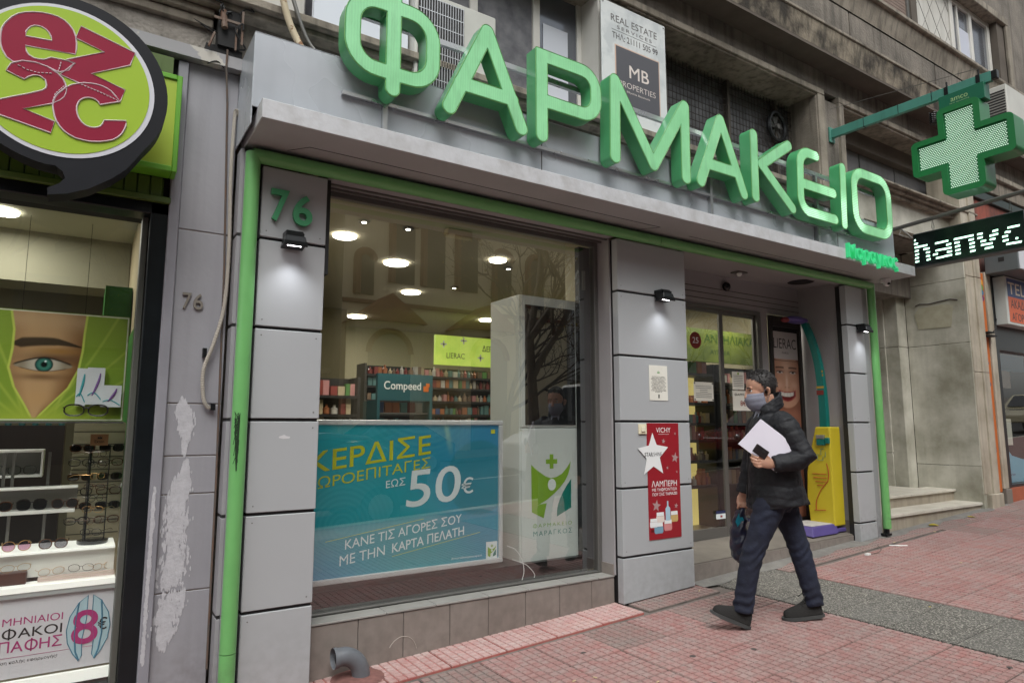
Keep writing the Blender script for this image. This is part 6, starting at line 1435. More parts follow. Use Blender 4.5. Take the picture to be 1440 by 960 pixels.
# column and plinth
col = thing('stone_pilaster', 'pale marble pilaster on a square plinth between the stair entrance and the corner shop', 'pilaster', (10.3,.1,.45))
for z0, z1 in ((.62,2.20),(2.206,3.5),(3.506,4.94)):
    b = B(); b.box(9.835, 10.05, .0, .4, z0, z1); b.box(10.053, 10.225, -.02, .4, z0, z1); b.build('shaft_block', M('pale_marble', rgb(190,182,166), .45, var=.8, vs=2.6, vcol=rgb(146,136,118), streak=.3, bump=.1, bs=20) if z0 < 1 else bpy.data.materials['pale_marble'], col, bevel=.004)
b = B(); b.box(9.90, 10.25, -.05, .4, .3, .618); b.build('plinth', bpy.data.materials['pale_marble'], col, bevel=.008)
# steps
def stepslab(x0, x1, y0, y1, z0, z1, name='step_tread'):
    b = B(); b.box(x0, x1, y0, y1, z0, z1); return b.build(name, m_step, en, bevel=.006, seg=2)
for x0, x1 in ((7.50,8.74),(8.743,9.93)): stepslab(x0, x1, .035, .36, .482, .518)
for x0, x1 in ((7.56,8.64),(8.643,9.817)): stepslab(x0, x1, .33, .70, .632, .664); stepslab(x0, x1 if x1 < 9 else 9.55, .703, 3.0, .632, .664, 'landing_slab')
b = B(); b.box(7.5, 9.88, .06, .4, .2, .480); b.build('riser', M('marble_riser', rgb(168,158,142), .6, var=.6, vs=4, vcol=rgb(134,124,108), streak=.25), en)
b = B(); b.box(7.56, 9.817, .36, .8, .45, .630); b.build('riser', bpy.data.materials['marble_riser'], en)
# ------------------------------------------------------------------ corner shop at the right edge
cs2 = thing('corner_shop', 'corner shop front at the right edge with an orange strip and dark-framed window', 'shopfront', (11.8,.2,.5))
b = B(); b.box(10.235, 10.40, .02, .4, .62, 3.60); b.build('orange_strip', M('orange_print_panel', rgb(196,104,44), .5, var=.3, vs=6, vcol=rgb(170,88,40)), cs2)
b = B()
rnd = random.Random(3)
for k in range(14):
    z = .75+.145*k; L = [(10.30+rnd.uniform(-.02,.02)+.03*math.cos(a)*rnd.uniform(.5,1.2), z+.035*math.sin(a)*rnd.uniform(.5,1.3)) for a in np.linspace(0, 2*math.pi, 8)[:-1]]
    b.flat(L, (0,.02,0), UX, UZ, NY, .001, .0005)
b.build('blue_print', M('blue_print', rgb(62,66,120), .5), cs2, kind='stuff')
for k, (z, c) in enumerate(((3.47,rgb(220,160,60)),(3.40,rgb(120,160,80)),(3.33,rgb(60,130,170)),(3.25,rgb(120,50,110)))):
    b = B(); b.flat([(10.245,z-.03),(10.36,z-.045),(10.385,z),(10.35,z+.035),(10.255,z+.03)], (0,.02,0), UX, UZ, NY, .001, .0005); b.build('colour_print', M('colour_print_%s' % 'abcd'[k], c, .5), cs2)
b = B(); b.box(10.41, 10.57, .0, .4, .66, 3.62); b.build('marble_jamb', bpy.data.materials['pale_marble'], cs2, bevel=.005)
b = B(); b.box(10.42, 10.60, -.02, .4, .45, .655); b.build('jamb_plinth', M('grey_plinth', rgb(120,114,106), .7), cs2, bevel=.006)
b = B(); b.box(10.575, 10.69, .01, .4, .6, 3.6); b.box(10.69, 16, .012, .3, 2.55, 3.6); b.box(10.69, 16, .03, .3, .66, .70); b.build('window_frame', m_darkframe, cs2)
b = B(); b.box(10.61, 16, .0, .4, .3, .66); b.build('orange_plinth', M('terracotta_plinth', rgb(168,92,66), .6, var=.4, vs=4), cs2)
b = B(); b.quad((10.69,.10,.70), (16,.10,.70), (16,.10,2.6), (10.69,.10,2.6)); b.build('glass_pane', m_glass2, cs2)
b = B(); b.box(10.7, 16, 1.4, 1.5, .5, 3.2); b.build('room_wall', m_dark, cs2); b = B(); b.box(10.7, 16, .21, 1.4, .5, .68); b.build('display_floor', m_cream, cs2)
b = B(); b.box(10.70, 12.7, .108, .112, .71, 1.02); b.flat([(10.70,1.02),(10.70,1.52),(10.77,1.36),(10.87,1.20),(11.05,1.08),(11.4,1.02)], (0,.112,0), UX, UZ, NY, .0, .002); b.build('blue_decal', M('sky_blue_decal', rgb(116,186,216), .4), cs2)
b = B(); b.lathe([(.07,0),(.07,.003)], (10.87,.106,.95), axis=(0,-1,0), seg=16); b.build('green_dot', M('green_decal', rgb(70,130,70), .4), cs2)
b = B(); text(b, 'www', (10.80,.107,.80), UX, UZ, NY, .3, .03, .002); b.build('decal_lettering', M('navy_letter', rgb(40,60,110), .4), cs2)
b = B(); b.box(11.4, 12.2, .5, .55, 1.2, 1.6); b.box(11.3, 12.6, .6, .64, 2.1, 2.5); b.build('display_card', m_paper, cs2)
b = B(); b.box(11.3, 12.6, .4, .5, 2.35, 2.75); b.build('blue_card', M('blue_card', rgb(50,120,170), .5), cs2)
ts = thing('telecom_sign', 'white box sign reading TEL in white on blue over orange, cut by the right edge', 'sign box', (11.6,0,2.93))
b = B(); b.box(10.66, 13.2, -.14, .008, 2.89, 3.575); b.build('box', M('sign_box_white', rgb(196,200,196), .4, var=.3, vs=3, vcol=rgb(170,174,168)), ts, bevel=.008)
b = B(); b.box(10.72, 13.15, -.144, -.1405, 3.29, 3.55); b.build('blue_field', M('telecom_blue', rgb(44,70,124), .4), ts)
b = B(); b.box(10.72, 13.15, -.144, -.1405, 2.93, 3.287); b.build('orange_field', M('telecom_orange', rgb(206,94,52), .4), ts)
b = B(); text(b, 'TEL', (10.74,-.144,3.33), UX, UZ, NY, .56, .165, .001, offset=.012); b.build('white_lettering', M('sandy_white', rgb(220,206,186), .4), ts)
b = B(); text(b, 'ΑΚΑΔΗ', (10.78,-.144,3.13), UX, UZ, NY, .56, .13, .001, offset=.004); text(b, 'ΑΓΟΡΕΣ', (10.79,-.144,2.955), UX, UZ, NY, .56, .115, .001, offset=.004); b.build('black_lettering', m_ink, ts)
gb = thing('grey_sign_box', 'dark grey box sign with a white front above the TEL sign', 'sign box', (11.3,-.1,3.62))
b = B(); b.box(10.43, 12.6, -.40, .0, 3.585, 3.90); b.build('box', M('box_grey', rgb(96,102,104), .5, var=.3, vs=3), gb, bevel=.01)
b = B(); b.box(10.45, 12.6, -.408, -.401, 3.60, 3.885); b.build('front', M('box_white', rgb(206,208,214), .4), gb)
b = B(); b.box(10.427, 10.4295, -.24, -.17, 3.73, 3.79); b.build('mark', m_black, gb)
b = B(); b.box(10.62, 10.72, -.416, -.409, 3.68, 3.82); b.build('red_mark', M('red_print_b', rgb(150,40,50), .4), gb)
rw = thing('rusty_red_fascia', 'faded rusty red fascia with a dark top edge above the corner shop', 'fascia', (12,.2,4))
b = B(); b.box(10.24, 16, .08, .4, 3.63, 4.72); b.build('panel', M('faded_red', rgb(148,78,64), .75, var=1, vs=2.2, vcol=rgb(88,60,54), streak=.5, lo=.4, hi=.62), rw)
b = B(); b.box(10.23, 16, .04, .4, 4.73, 4.85); b.build('edge', M('dark_teal_edge', rgb(46,58,56), .5), rw, bevel=.006)
b = B(); b.box(10.45, 16, .0, .4, 5.12, 5.2); b.box(10.45, 16, .05, .4, 4.90, 5.115); b.build('cornice', m_mould, rw, bevel=.008)
wb = thing('wall_bracket', 'small black cable bracket on the orange strip', 'bracket', (10.6,.1,2.8))
b = B(); b.box(10.24, 10.42, -.08, .015, 2.70, 2.72); b.box(10.24, 10.40, -.06, .015, 2.75, 2.77); b.tube([(10.4,-.03,2.76),(10.5,-.04,2.82),(10.58,-.03,2.97)], .006, 6); b.build('bracket', m_black, wb)
# ------------------------------------------------------------------ yellow weighing machine
wm = thing('weighing_machine', 'tall yellow coin weighing machine with curved teal neck and purple foot in the entrance', 'weighing machine', (6.7,.3,.36))
m_ym = M('yellow_fibreglass', rgb(196,178,44), .4, var=.15, vs=3, coat=.2); m_pm = M('purple_plastic', rgb(88,76,138), .45, var=.2, vs=5); m_tm = M('teal_plastic', rgb(16,112,104), .4, var=.2, vs=5)
b = B()
prof = [(.45,.44,.03),(.75,.46,.05),(1.0,.445,.06),(1.2,.40,.05),(1.485,.325,.02)]
V = []; F = []
for z, yb, bul in prof: V += [(6.70,.165,z),(6.70-bul*.2,yb,z),(6.90,yb+.02,z),(6.90,.165+.0,z)]
n = len(prof)
for i in range(n-1):
    for k in range(4): F.append((i*4+k, i*4+(k+1)%4, (i+1)*4+(k+1)%4, (i+1)*4+k))
F += [(3,2,1,0), ((n-1)*4,(n-1)*4+1,(n-1)*4+2,(n-1)*4+3)]
b.add(V, [f[::-1] for f in F]); b.build('body', m_ym, wm, bevel=.012, seg=2)
b = B()
nk = catmull([(6.76,.255,1.33),(6.76,.250,1.60),(6.755,.250,1.82),(6.75,.275,2.16),(6.745,.33,2.42),(6.74,.405,2.64)], 6)
for i in range(len(nk)-1):
    a, c = nk[i], nk[i+1]; w0 = .042-.010*i/len(nk); w1 = .042-.010*(i+1)/len(nk)
    b.hexa([(a.x-.03,a.y-w0,a.z),(a.x+.03,a.y-w0,a.z),(a.x+.03,a.y+w0,a.z),(a.x-.03,a.y+w0,a.z),(c.x-.03,c.y-w1,c.z),(c.x+.03,c.y-w1,c.z),(c.x+.03,c.y+w1,c.z),(c.x-.03,c.y+w1,c.z)])
b.build('neck', m_tm, wm)
b = B()
for z in (2.03, 2.07, 1.90): b.box(6.722, 6.727, .215, .30, z, z+.025)
b.build('gold_band', M('gold_label', rgb(170,140,60), .4), wm)
b = B(); b.box(6.722, 6.726, .22, .30, 1.83, 1.88); b.build('red_band', M('red_label', rgb(120,44,40), .4), wm)
b = B(); b.sph((6.60,.42,2.665), .1, 18, 10, sc=(2.0,.8,.42)); b.build('head', m_pm, wm, smooth=70)
b = B(); b.sph((6.42,.43,2.655), .045, 12, 8, sc=(1.3,1,.7)); b.build('head_tip', M('dull_red_plastic', rgb(124,44,50), .5), wm, smooth=70)
b = B(); b.box(6.665, 6.699, .215, .305, 1.36, 1.40); b.build('coin_plate', m_alum, wm, bevel=.003)
b = B(); b.box(6.668, 6.700, .215, .305, 1.29, 1.355); b.box(6.668, 6.70, .165, .205, 1.31, 1.37); b.build('coin_slot', m_tm, wm, bevel=.003)
b = B()
b.tube(catmull([(6.698,.22,1.10),(6.694,.20,1.02),(6.69,.21,.92),(6.686,.29,.82),(6.686,.35,.70),(6.686,.36,.60)], 5), .0045, 5)
for z, y0, y1 in ((.985,.22,.38),(.945,.22,.37),(.905,.23,.35),(.865,.25,.33)): b.tube([(6.687,y0,z),(6.685,y1,z)], .004, 5)
b.tube([(6.687,.25,.61),(6.685,.38,.60)], .0045, 5); b.build('red_drawing', M('red_line_print', rgb(172,70,40), .5), wm)
b = B(); b.tube([(6.69,.22,1.22),(6.69,.22,1.17),(6.688,.25,1.17),(6.688,.25,1.13),(6.687,.31,1.13),(6.687,.31,1.19),(6.688,.27,1.19),(6.689,.27,1.25),(6.69,.24,1.25)], .003, 5); b.build('teal_drawing', M('teal_line_print', rgb(90,140,120), .5), wm)
b = B(); b.hexa([(6.28,.15,.375),(6.74,.15,.38),(6.74,.52,.40),(6.28,.52,.40),(6.32,.175,.47),(6.74,.175,.475),(6.74,.50,.475),(6.32,.50,.47)]); b.box(6.74, 6.915, .17, .24, .385, .425); b.build('foot', m_pm, wm, bevel=.008, seg=2)
b = B(); b.box(6.34, 6.70, .195, .49, .472, .480); b.build('tread_plate', M('white_plate', rgb(190,188,186), .5, var=.4, vs=12), wm, bevel=.003)
b = B(); b.box(6.30, 6.72, .17, .5, .35, .376); b.build('feet', m_black, wm)
# ------------------------------------------------------------------ drain elbow, litter
el = thing('drain_elbow', 'grey plastic drain elbow poking out of the tiled wall near the ground', 'drain pipe', (1.42,0,.02))
arcp = [(1.34+.0, .09, .155)] + [(1.34+.115*math.sin(a)*.9, .02-.0, .155-.115*(1-math.cos(a))) for a in np.linspace(0, math.pi/2, 8)]
b = B(); pts = [(1.325,-.03,.175),(1.36,-.03,.178),(1.40,-.03,.168),(1.44,-.03,.140),(1.465,-.03,.10),(1.475,-.03,.055),(1.475,-.03,.02)]
b.tube(catmull(pts, 4), .052, 18, cap=False); b.tube([(1.305,-.03,.175),(1.33,-.03,.175)], .058, 18, cap=False); b.tube([(1.475,-.03,.045),(1.475,-.03,.015)], .060, 18, cap=False); b.build('elbow', M('grey_plastic', rgb(106,110,116), .4, var=.4, vs=12, vcol=rgb(84,84,86)), el, smooth=50)
b = B(); b.lathe([(.047,0),(.047,.002)], (1.33,-.03,.175), axis=(1,0,0), seg=18); b.build('dark_inside', m_black, el)
b = B(); b.lathe([(.17,.0),(.13,.012),(.08,.018)], (1.47,-.03,gz(1.47)+.004), seg=18); b.build('mortar_collar', M('red_mortar', rgb(138,96,90), .95, var=.8, vs=20), el, smooth=60)
m_leafy = M('yellow_leaf', rgb(168,150,52), .7, var=.4, vs=30)
for k, (x, y, s, rz, lab) in enumerate(((8.29,-.06,.10,.3,'larger yellow leaf litter below the marble steps'), (9.11,-.12,.06,1.2,'small yellow leaf near the plinth of the marble pilaster'), (5.15,-1.45,.018,0,'tiny yellow speck of leaf on the dark aggregate strip'))):
    t = thing('fallen_leaf', lab, 'leaf', (x,y,gz(x)+.012))
    b = B(); L = [(s*1.0*math.cos(a)*(.8+.3*math.sin(3*a)), s*.5*math.sin(a), .004+.010*math.cos(2*a)*s*5) for a in np.linspace(0, 2*math.pi, 13)[:-1]]; b.add([(0,0,.012*s*10)]+L, [(0,i+1,(i+1)%12+1) for i in range(12)]); o = b.build('leaf', m_leafy, t, local=True); t.rotation_euler = (0,0,rz)
wr = thing('wire_scrap', 'bent thin wire scrap lying on the red paving in front of the narrow pilaster', 'wire', (6.5,-.3,.28))
b = B(); b.tube(catmull([(6.40,-.33,gz(6.4)+.012),(6.52,-.36,gz(6.5)+.016),(6.70,-.30,gz(6.7)+.014),(6.82,-.20,gz(6.8)+.02)], 6), .0035, 6); b.build('wire', M('dull_wire', rgb(84,74,70), .6), wr)
b = B(); b.box(6.36, 6.42, -.35, -.32, gz(6.4)+.008, gz(6.4)+.022); b.build('white_end', m_white, wr)
tw = thing('paper_scrap', 'curled white paper scrap on the paving near the green pipe foot', 'litter', (6.95,-.35,.3))
b = B(); b.tube(catmull([(6.93,-.26,gz(6.9)+.012),(6.96,-.33,gz(6.9)+.016),(7.04,-.38,gz(7)+.012)], 5), .006, 5); b.build('scrap', m_white, tw)
# cigarette ends and gum spots: small individual litter on the near paving
m_butt = M('cigarette_end', rgb(196,176,140), .8); m_gum = M('flat_gum', rgb(72,66,64), .9)
rnd = random.Random(77)
for k in range(16):
    x, y = rnd.uniform(2.2, 9), rnd.uniform(-2.4, -.2)
    if 4.5 < x < 5.35 or rnd.random() < .2: continue
    t = thing('gum_spot', 'flat dark gum spot trodden into the red paving', 'gum', (x,y,gz(x)+.0075), group='gum spots on the paving')
    b = B(); r_ = rnd.uniform(.010,.022); b.lathe([(r_,0),(r_*.7,.0012)], (0,0,0), seg=10); b.build('spot', m_gum, t, local=True); t.rotation_euler = (0,-SL,0)
for k in range(7):
    x, y = rnd.uniform(2.2, 8), rnd.uniform(-1.6, -.1)
    t = thing('cigarette_end', 'tiny tan cigarette end lying on the paving', 'cigarette end', (x,y,gz(x)+.012), rnd.uniform(0,3), 'cigarette ends on the paving')
    b = B(); b.cyl((-.012,0,0),(.012,0,0),.0038,8); b.build('butt', m_butt, t, local=True)

# ------------------------------------------------------------------ the passer-by
man = thing('person', 'man in black quilted jacket, jeans and grey face mask walking left with papers', 'person', (4.05,-.97,.1551), R(145.99))
def ring_tube(b, pts, rad, seg=16, side=(0,1,0)):
    """loft of ellipses: rad[i] = (along 'side', across)"""
    pts = [Vector(p) for p in pts]; n = len(pts); V = []
    for i, p in enumerate(pts):
        t = (pts[min(i+1,n-1)]-pts[max(i-1,0)]).normalized(); s = Vector(side); s = (s - t*s.dot(t)).normalized(); u = t.cross(s)
        ra, rb = rad[i] if isinstance(rad[i], tuple) else (rad[i], rad[i])
        V += [p + s*(ra*math.cos(2*math.pi*k/seg)) + u*(rb*math.sin(2*math.pi*k/seg)) for k in range(seg)]
    F = [(i*seg+k, i*seg+(k+1)%seg, (i+1)*seg+(k+1)%seg, (i+1)*seg+k) for i in range(n-1) for k in range(seg)]
    F += [tuple(range(seg))[::-1], tuple((n-1)*seg+k for k in range(seg))]
    b.add(V, F)
def organic(name, b, mat, parent, voxel, sm=4, disp=None):
    o = b.build(name, mat, parent, local=True)
    rm = o.modifiers.new('r', 'REMESH'); rm.mode = 'VOXEL'; rm.voxel_size = voxel; rm.use_smooth_shade = True
    s = o.modifiers.new('s', 'SMOOTH'); s.iterations = sm; s.factor = .5
    mods = True
    evalmesh(o, name); me = o.data
    if disp is not None:
        n = len(me.vertices); co = np.zeros(n*3); me.vertices.foreach_get('co', co); co = co.reshape(-1,3)
        no = np.zeros(n*3); me.vertices.foreach_get('normal', no); no = no.reshape(-1,3)
        co = co + no*disp(co)[:,None]; me.vertices.foreach_set('co', co.ravel()); me.update()
    if len(me.materials) == 0: me.materials.append(mat)
    me.polygons.foreach_set('use_smooth', [True]*len(me.polygons))
    return o
def fnoise(co, s, seed=0):
    a = co*s + seed
    return (np.sin(a[:,0]*1.7+np.sin(a[:,1]*2.3+a[:,2]))+np.sin(a[:,1]*1.9+np.sin(a[:,2]*2.1+a[:,0]*1.3))+np.sin(a[:,2]*2.2+np.sin(a[:,0]*1.1+a[:,1]*1.7)))/3
m_skin = M('skin', rgb(184,142,120), .5, var=.35, vs=30, vcol=rgb(166,118,98)); m_skin.node_tree.nodes['Principled BSDF'].inputs['Subsurface Weight'].default_value = .12; m_skin.node_tree.nodes['Principled BSDF'].inputs['Subsurface Radius'].default_value = (.02,.008,.004)
m_jacket = M('black_quilted_nylon', rgb(15,17,24), .7, var=.3, vs=18, vcol=rgb(12,13,18), bump=.25, bs=70)
m_denim = M('dark_denim', rgb(28,34,54), .85, var=.7, vs=9, vcol=rgb(17,20,33), bump=.6, bs=26)
m_hair = M('dark_hair', rgb(26,23,23), .6, var=.5, vs=60, vcol=rgb(58,54,54)); m_maskm = M('grey_mask', rgb(124,126,140), .8, bump=.2, bs=120)
m_shirt = M('pale_striped_shirt', rgb(196,200,214), .7, var=.4, vs=60, vcol=rgb(120,130,170)); m_shoe = M('black_suede', rgb(26,25,24), .85, bump=.3, bs=120); m_sole = M('rubber_sole', rgb(66,68,68), .7)
b = B()
# head
tp = Matrix.Rotation(R(11), 3, 'Y')
HC = Vector((.02,0,1.60))
def H(p): return HC + tp @ (Vector(p)-HC)
b.sph(H((.014,0,1.632)), 1, 24, 16, sc=(.100,.077,.098)); b.sph(H((.062,0,1.575)), 1, 20, 14, sc=(.060,.062,.085)); b.sph(H((.070,0,1.505)), 1, 18, 12, sc=(.050,.048,.040))
ring_tube(b, [H((.010,0,1.53)), H((.05,0,1.495)), H((.088,0,1.487))], [(.062,.035),(.056,.028),(.030,.020)])
ring_tube(b, [H((.112,0,1.612)), H((.128,0,1.582)), H((.138,0,1.562)), H((.120,0,1.552))], [(.010,.012),(.012,.012),(.016,.012),(.012,.010)])
ring_tube(b, [H((.100,-.05,1.622)), H((.111,-.02,1.619)), H((.112,0,1.614)), H((.111,.02,1.619)), H((.100,.05,1.622))], [.008]*5, side=(0,0,1))
for s in (-1, 1):
    b.sph(H((.080,s*.036,1.560)), 1, 12, 8, sc=(.026,.020,.022))
    ring_tube(b, [H((.004,s*.076,1.60)), H((-.006,s*.086,1.592)), H((-.002,s*.084,1.565)), H((.006,s*.077,1.548))], [(.010,.014),(.009,.020),(.008,.016),(.007,.010)], side=(1,0,0))
ring_tube(b, [(-.005,0,1.55), (-.025,0,1.49), (-.045,0,1.42), (-.05,0,1.36)], [(.058,.060),(.056,.058),(.062,.062),(.10,.08)])
# trunk and limbs under the clothes
ring_tube(b, [(-.05,0,1.40),(-.045,0,1.30),(-.04,0,1.12),(-.05,0,.95),(-.05,0,.86)], [(.15,.08),(.175,.10),(.15,.095),(.15,.10),(.14,.10)])
LS, LE, LWR = Vector((-.065,.175,1.35)), Vector((-.155,.262,1.125)), Vector((.055,.262,1.088))
RS, RE, RW = Vector((-.01,-.175,1.35)), Vector((.02,-.245,1.09)), Vector((.095,-.25,.85))
for pts in ((LS, LE, LWR), (RS, RE, RW)): ring_tube(b, [pts[0], pts[0].lerp(pts[1],.5), pts[1], pts[1].lerp(pts[2],.5), pts[2]], [.055,.048,.040,.036,.027])
ring_tube(b, [(-.0,.085,.90),(.075,.085,.68),(.150,.083,.50),(.195,.08,.32),(.238,.072,.10)], [.08,.07,.05,.048,.032])
ring_tube(b, [(-.10,-.085,.90),(-.16,-.08,.68),(-.220,-.075,.485),(-.26,-.07,.31),(-.303,-.062,.12)], [.08,.07,.05,.048,.032])
# left hand: palm, four bent fingers and thumb closed on the phone
ring_tube(b, [LWR, (.085,.266,1.098), (.115,.268,1.108), (.135,.266,1.112)], [(.019,.028),(.018,.038),(.017,.042),(.014,.036)], side=(0,1,0))
for k, (dz, l) in enumerate(((.030,.9),(.010,1.0),(-.010,.95),(-.030,.78))):
    p0 = Vector((.128,.266,1.108+dz)); p1 = p0+Vector((.038*l,.010,-.004)); p2 = p1+Vector((.024*l,-.010,.010)); p3 = p2+Vector((.006,-.020*l,.012))
    b.tube([p0, p1, p2, p3], [.0095,.0090,.0082,.0070], 8)
b.tube([(.085,.270,1.128), (.108,.274,1.150), (.132,.272,1.168), (.150,.268,1.176)], [.012,.0105,.0095,.0078], 8)
# right hand round the bag handles
ring_tube(b, [RW, (.104,-.25,.82), (.108,-.25,.79), (.108,-.25,.775)], [(.016,.026),(.016,.036),(.017,.038),(.014,.034)])
for k in range(4):
    x = .080+.019*k; b.tube([(x,-.238,.782), (x+.002,-.228,.757), (x+.001,-.243,.742), (x,-.258,.752)], [.0095,.009,.0082,.007], 8)
b.tube([(.126,-.255,.81), (.138,-.24,.785), (.128,-.226,.768)], [.011,.010,.008], 8)
organic('body', b, m_skin, man, .0042, 3)
# eyes, brows
for s in (-1, 1):
    b = B(); b.sph(H((.0975,s*.032,1.600)), .0118, 12, 8); b.build('eye', M('eye_white', rgb(210,204,200), .3) if s < 0 else bpy.data.materials['eye_white'], man, smooth=60, local=True)
    b = B(); b.sph(H((.1045,s*.033,1.599)), .0060, 10, 6); b.build('iris', M('iris', rgb(30,22,18), .2) if s < 0 else bpy.data.materials['iris'], man, smooth=60, local=True)
    b = B(); b.tube([H((.118,s*.013,1.622)), H((.117,s*.032,1.628)), H((.104,s*.052,1.624))], [.0035,.0045,.002], 6); b.tube([H((.108,s*.020,1.607)), H((.111,s*.033,1.6095)), H((.103,s*.046,1.606))], .0026, 5); b.build('eyebrow', m_hair, man, local=True)
# hair: a shell over the skull plus many short locks
b = B()
def zl(x): return np.interp(x, [-.12,-.06,-.02,.004,.018,.030,.060,.095,.125], [1.515,1.520,1.548,1.552,1.570,1.632,1.665,1.690,1.715])
Vs = []; F = []; seg, rg = 48, 30
for i in range(rg+1):
    ph = math.pi*i/rg
    for k in range(seg):
        t_ = 2*math.pi*k/seg; q = Vector((.105*math.sin(ph)*math.cos(t_), .0825*math.sin(ph)*math.sin(t_), .102*math.cos(ph)))
        q *= 1+.016*math.sin(13*t_+5*ph)+.012*math.sin(27*t_-9*ph); Vs.append(Vector((.008,0,1.634))+q)
for i in range(rg):
    for k in range(seg):
        f = (i*seg+k, (i+1)*seg+k, (i+1)*seg+(k+1)%seg, i*seg+(k+1)%seg); c = sum((Vs[q] for q in f), Vector())/4
        if c.z > zl(c.x): F.append(f)
b.add([H(v) for v in Vs], F)
rnd = random.Random(21)
for k in range(900):
    u, v = rnd.uniform(0, 2*math.pi), rnd.uniform(0, 1.9); q = Vector((.105*math.sin(v)*math.cos(u), .082*math.sin(v)*math.sin(u), .102*math.cos(v))); p = Vector((.008,0,1.634))+q
    if p.z < zl(p.x)+.004: continue
    nrm = q.normalized(); d = Vector((-.6, rnd.uniform(-.5,.5), -.45)) if p.x < .06 else Vector((.10, rnd.uniform(-.7,.7), .75)); d = (d - nrm*d.dot(nrm)*.8 + nrm*.35).normalized()
    L = rnd.uniform(.010,.022); b.tube([H(p-nrm*.003), H(p+d*L*.5), H(p+d*L-nrm*.003)], [.0032,.0026,.0006], 4, cap=False)
b.build('hair', m_hair, man, smooth=60, local=True)
# stubble shade below the ear is part of the mask area; mask
b = B(); nu, nv = 22, 9
V = []
for j in range(nv+1):
    v = j/nv; z = 1.578 - .118*v
    rx = np.interp(v, [0,.25,.55,.85,1], [.106,.126,.124,.108,.084]); ry = np.interp(v, [0,.3,.7,1], [.066,.074,.071,.058]); pl = .0022*math.cos(v*math.pi*6)
    for i in range(nu+1):
        a = R(-86+172*i/nu); zz = z + (.012*(1-v)-.006*v)*(math.cos(a)-.5) - .0
        V.append(H((.020+(rx+pl)*math.cos(a)**.9 if math.cos(a) > 0 else .02, (ry+pl)*math.sin(a), zz)))
F = [(j*(nu+1)+i, j*(nu+1)+i+1, (j+1)*(nu+1)+i+1, (j+1)*(nu+1)+i) for j in range(nv) for i in range(nu)]
b.add(V, F)
for s in (-1, 1): b.tube([H((.045,s*.062,1.568)), H((.02,s*.078,1.590)), H((-.008,s*.086,1.600))], .0013, 5); b.tube([H((.040,s*.056,1.475)), H((.015,s*.074,1.52)), H((-.004,s*.084,1.552))], .0013, 5)
o = b.build('face_mask', m_maskm, man, smooth=60, local=True); sm_ = o.modifiers.new('thick', 'SOLIDIFY'); sm_.thickness = .002
# shirt collar
b = B()
ring_tube(b, [(-.035,0,1.405),(-.030,0,1.455),(-.028,0,1.50)], [(.070,.072),(.066,.068),(.064,.066)], 24)
b.add([(.035,.0,1.46),(.045,.048,1.445),(.066,.040,1.395),(.062,.004,1.375)], [(0,1,2,3)]); b.add([(.035,.0,1.46),(.045,-.048,1.445),(.066,-.040,1.395),(.062,-.004,1.375)], [(3,2,1,0)])
o = b.build('shirt_collar', m_shirt, man, smooth=50, local=True)
# jacket
b = B()
ring_tube(b, [(-.055,0,.800),(-.050,0,.84),(-.045,0,.95),(-.038,0,1.10),(-.035,0,1.24),(-.04,0,1.33),(-.045,0,1.385),(-.048,0,1.42)], [(.222,.205),(.220,.198),(.212,.180),(.205,.162),(.212,.155),(.205,.140),(.165,.120),(.105,.095)], 32)
ring_tube(b, [LS+Vector((.02,-.05,.02)), LS+Vector((-.0,.012,-.005)), LS.lerp(LE,.5)+Vector((-.004,.006,0)), LE+Vector((-.012,.004,.004)), LE.lerp(LWR,.25)+Vector((0,0,-.004)), LE.lerp(LWR,.6), LWR+Vector((-.0,0,.003))], [.085,.083,.076,.070,.068,.060,.052], 20)
ring_tube(b, [RS+Vector((-.02,.05,.02)), RS, RS.lerp(RE,.5), RE, RE.lerp(RW,.5), RW+Vector((0,0,.0))], [.085,.082,.072,.065,.058,.050], 20)
# stand collar, open at the throat
cl = []
for i in range(25):
    a = R(38+284*i/24); cl.append(Vector((-.030+.076*math.cos(a)*1.05, .080*math.sin(a), 1.485-.058*math.cos(a))))
for i in range(24):
    for dz, rr in ((-.045,.021),(-.02,.018),(.005,.016),(.028,.013)):
        b.tube([cl[i]+Vector((0,0,dz)), cl[i+1]+Vector((0,0,dz))], rr, 8)
b.hexa([(-.21,-.09,.79),(-.235,-.07,.785),(-.275,.05,.80),(-.20,.10,.80),(-.20,-.09,.92),(-.215,-.07,.92),(-.222,.05,.92),(-.19,.10,.92)])
def quilt(co):
    x, y, z = co.T
    def seg(a, c):
        a, c = np.array(a), np.array(c); d = c-a; L = np.linalg.norm(d); t = ((co-a)@d)/L/L; tc = np.clip(t,0,1); return np.linalg.norm(co-a-tc[:,None]*d, axis=1), t*L
    dF, tF = seg(LE, LWR); dU, tU = seg(LS, LE); dR, tR = seg(RS, RW)
    k = z.copy()/.078
    k = np.where(dU < .10, tU/.075, k); k = np.where((dF < .078) & (tF > -.02), tF/.068+.3, k); k = np.where((dR < .085) & (y < -.17), tR/.075, k)
    k = k + .10*np.sin(x*31+y*27+z*5)
    p = np.abs(np.sin(math.pi*k))
    return .0042*p**.5 - .003 + .0055*fnoise(co, 20) + .0025*fnoise(co, 60, 3) - .004*np.exp(-((z-.80)/.012)**2)
organic('jacket', b, m_jacket, man, .0068, 2, quilt)
b = B(); zp = [(.128,.028,1.33),(.130,.03,1.25),(.136,.03,1.15),(.145,.03,1.05),(.152,.03,.95),(.158,.03,.84)]
b.tube(catmull(zp, 5), .004, 6); b.build('zip', M('black_zip', (.01,.01,.01), .4), man, local=True)
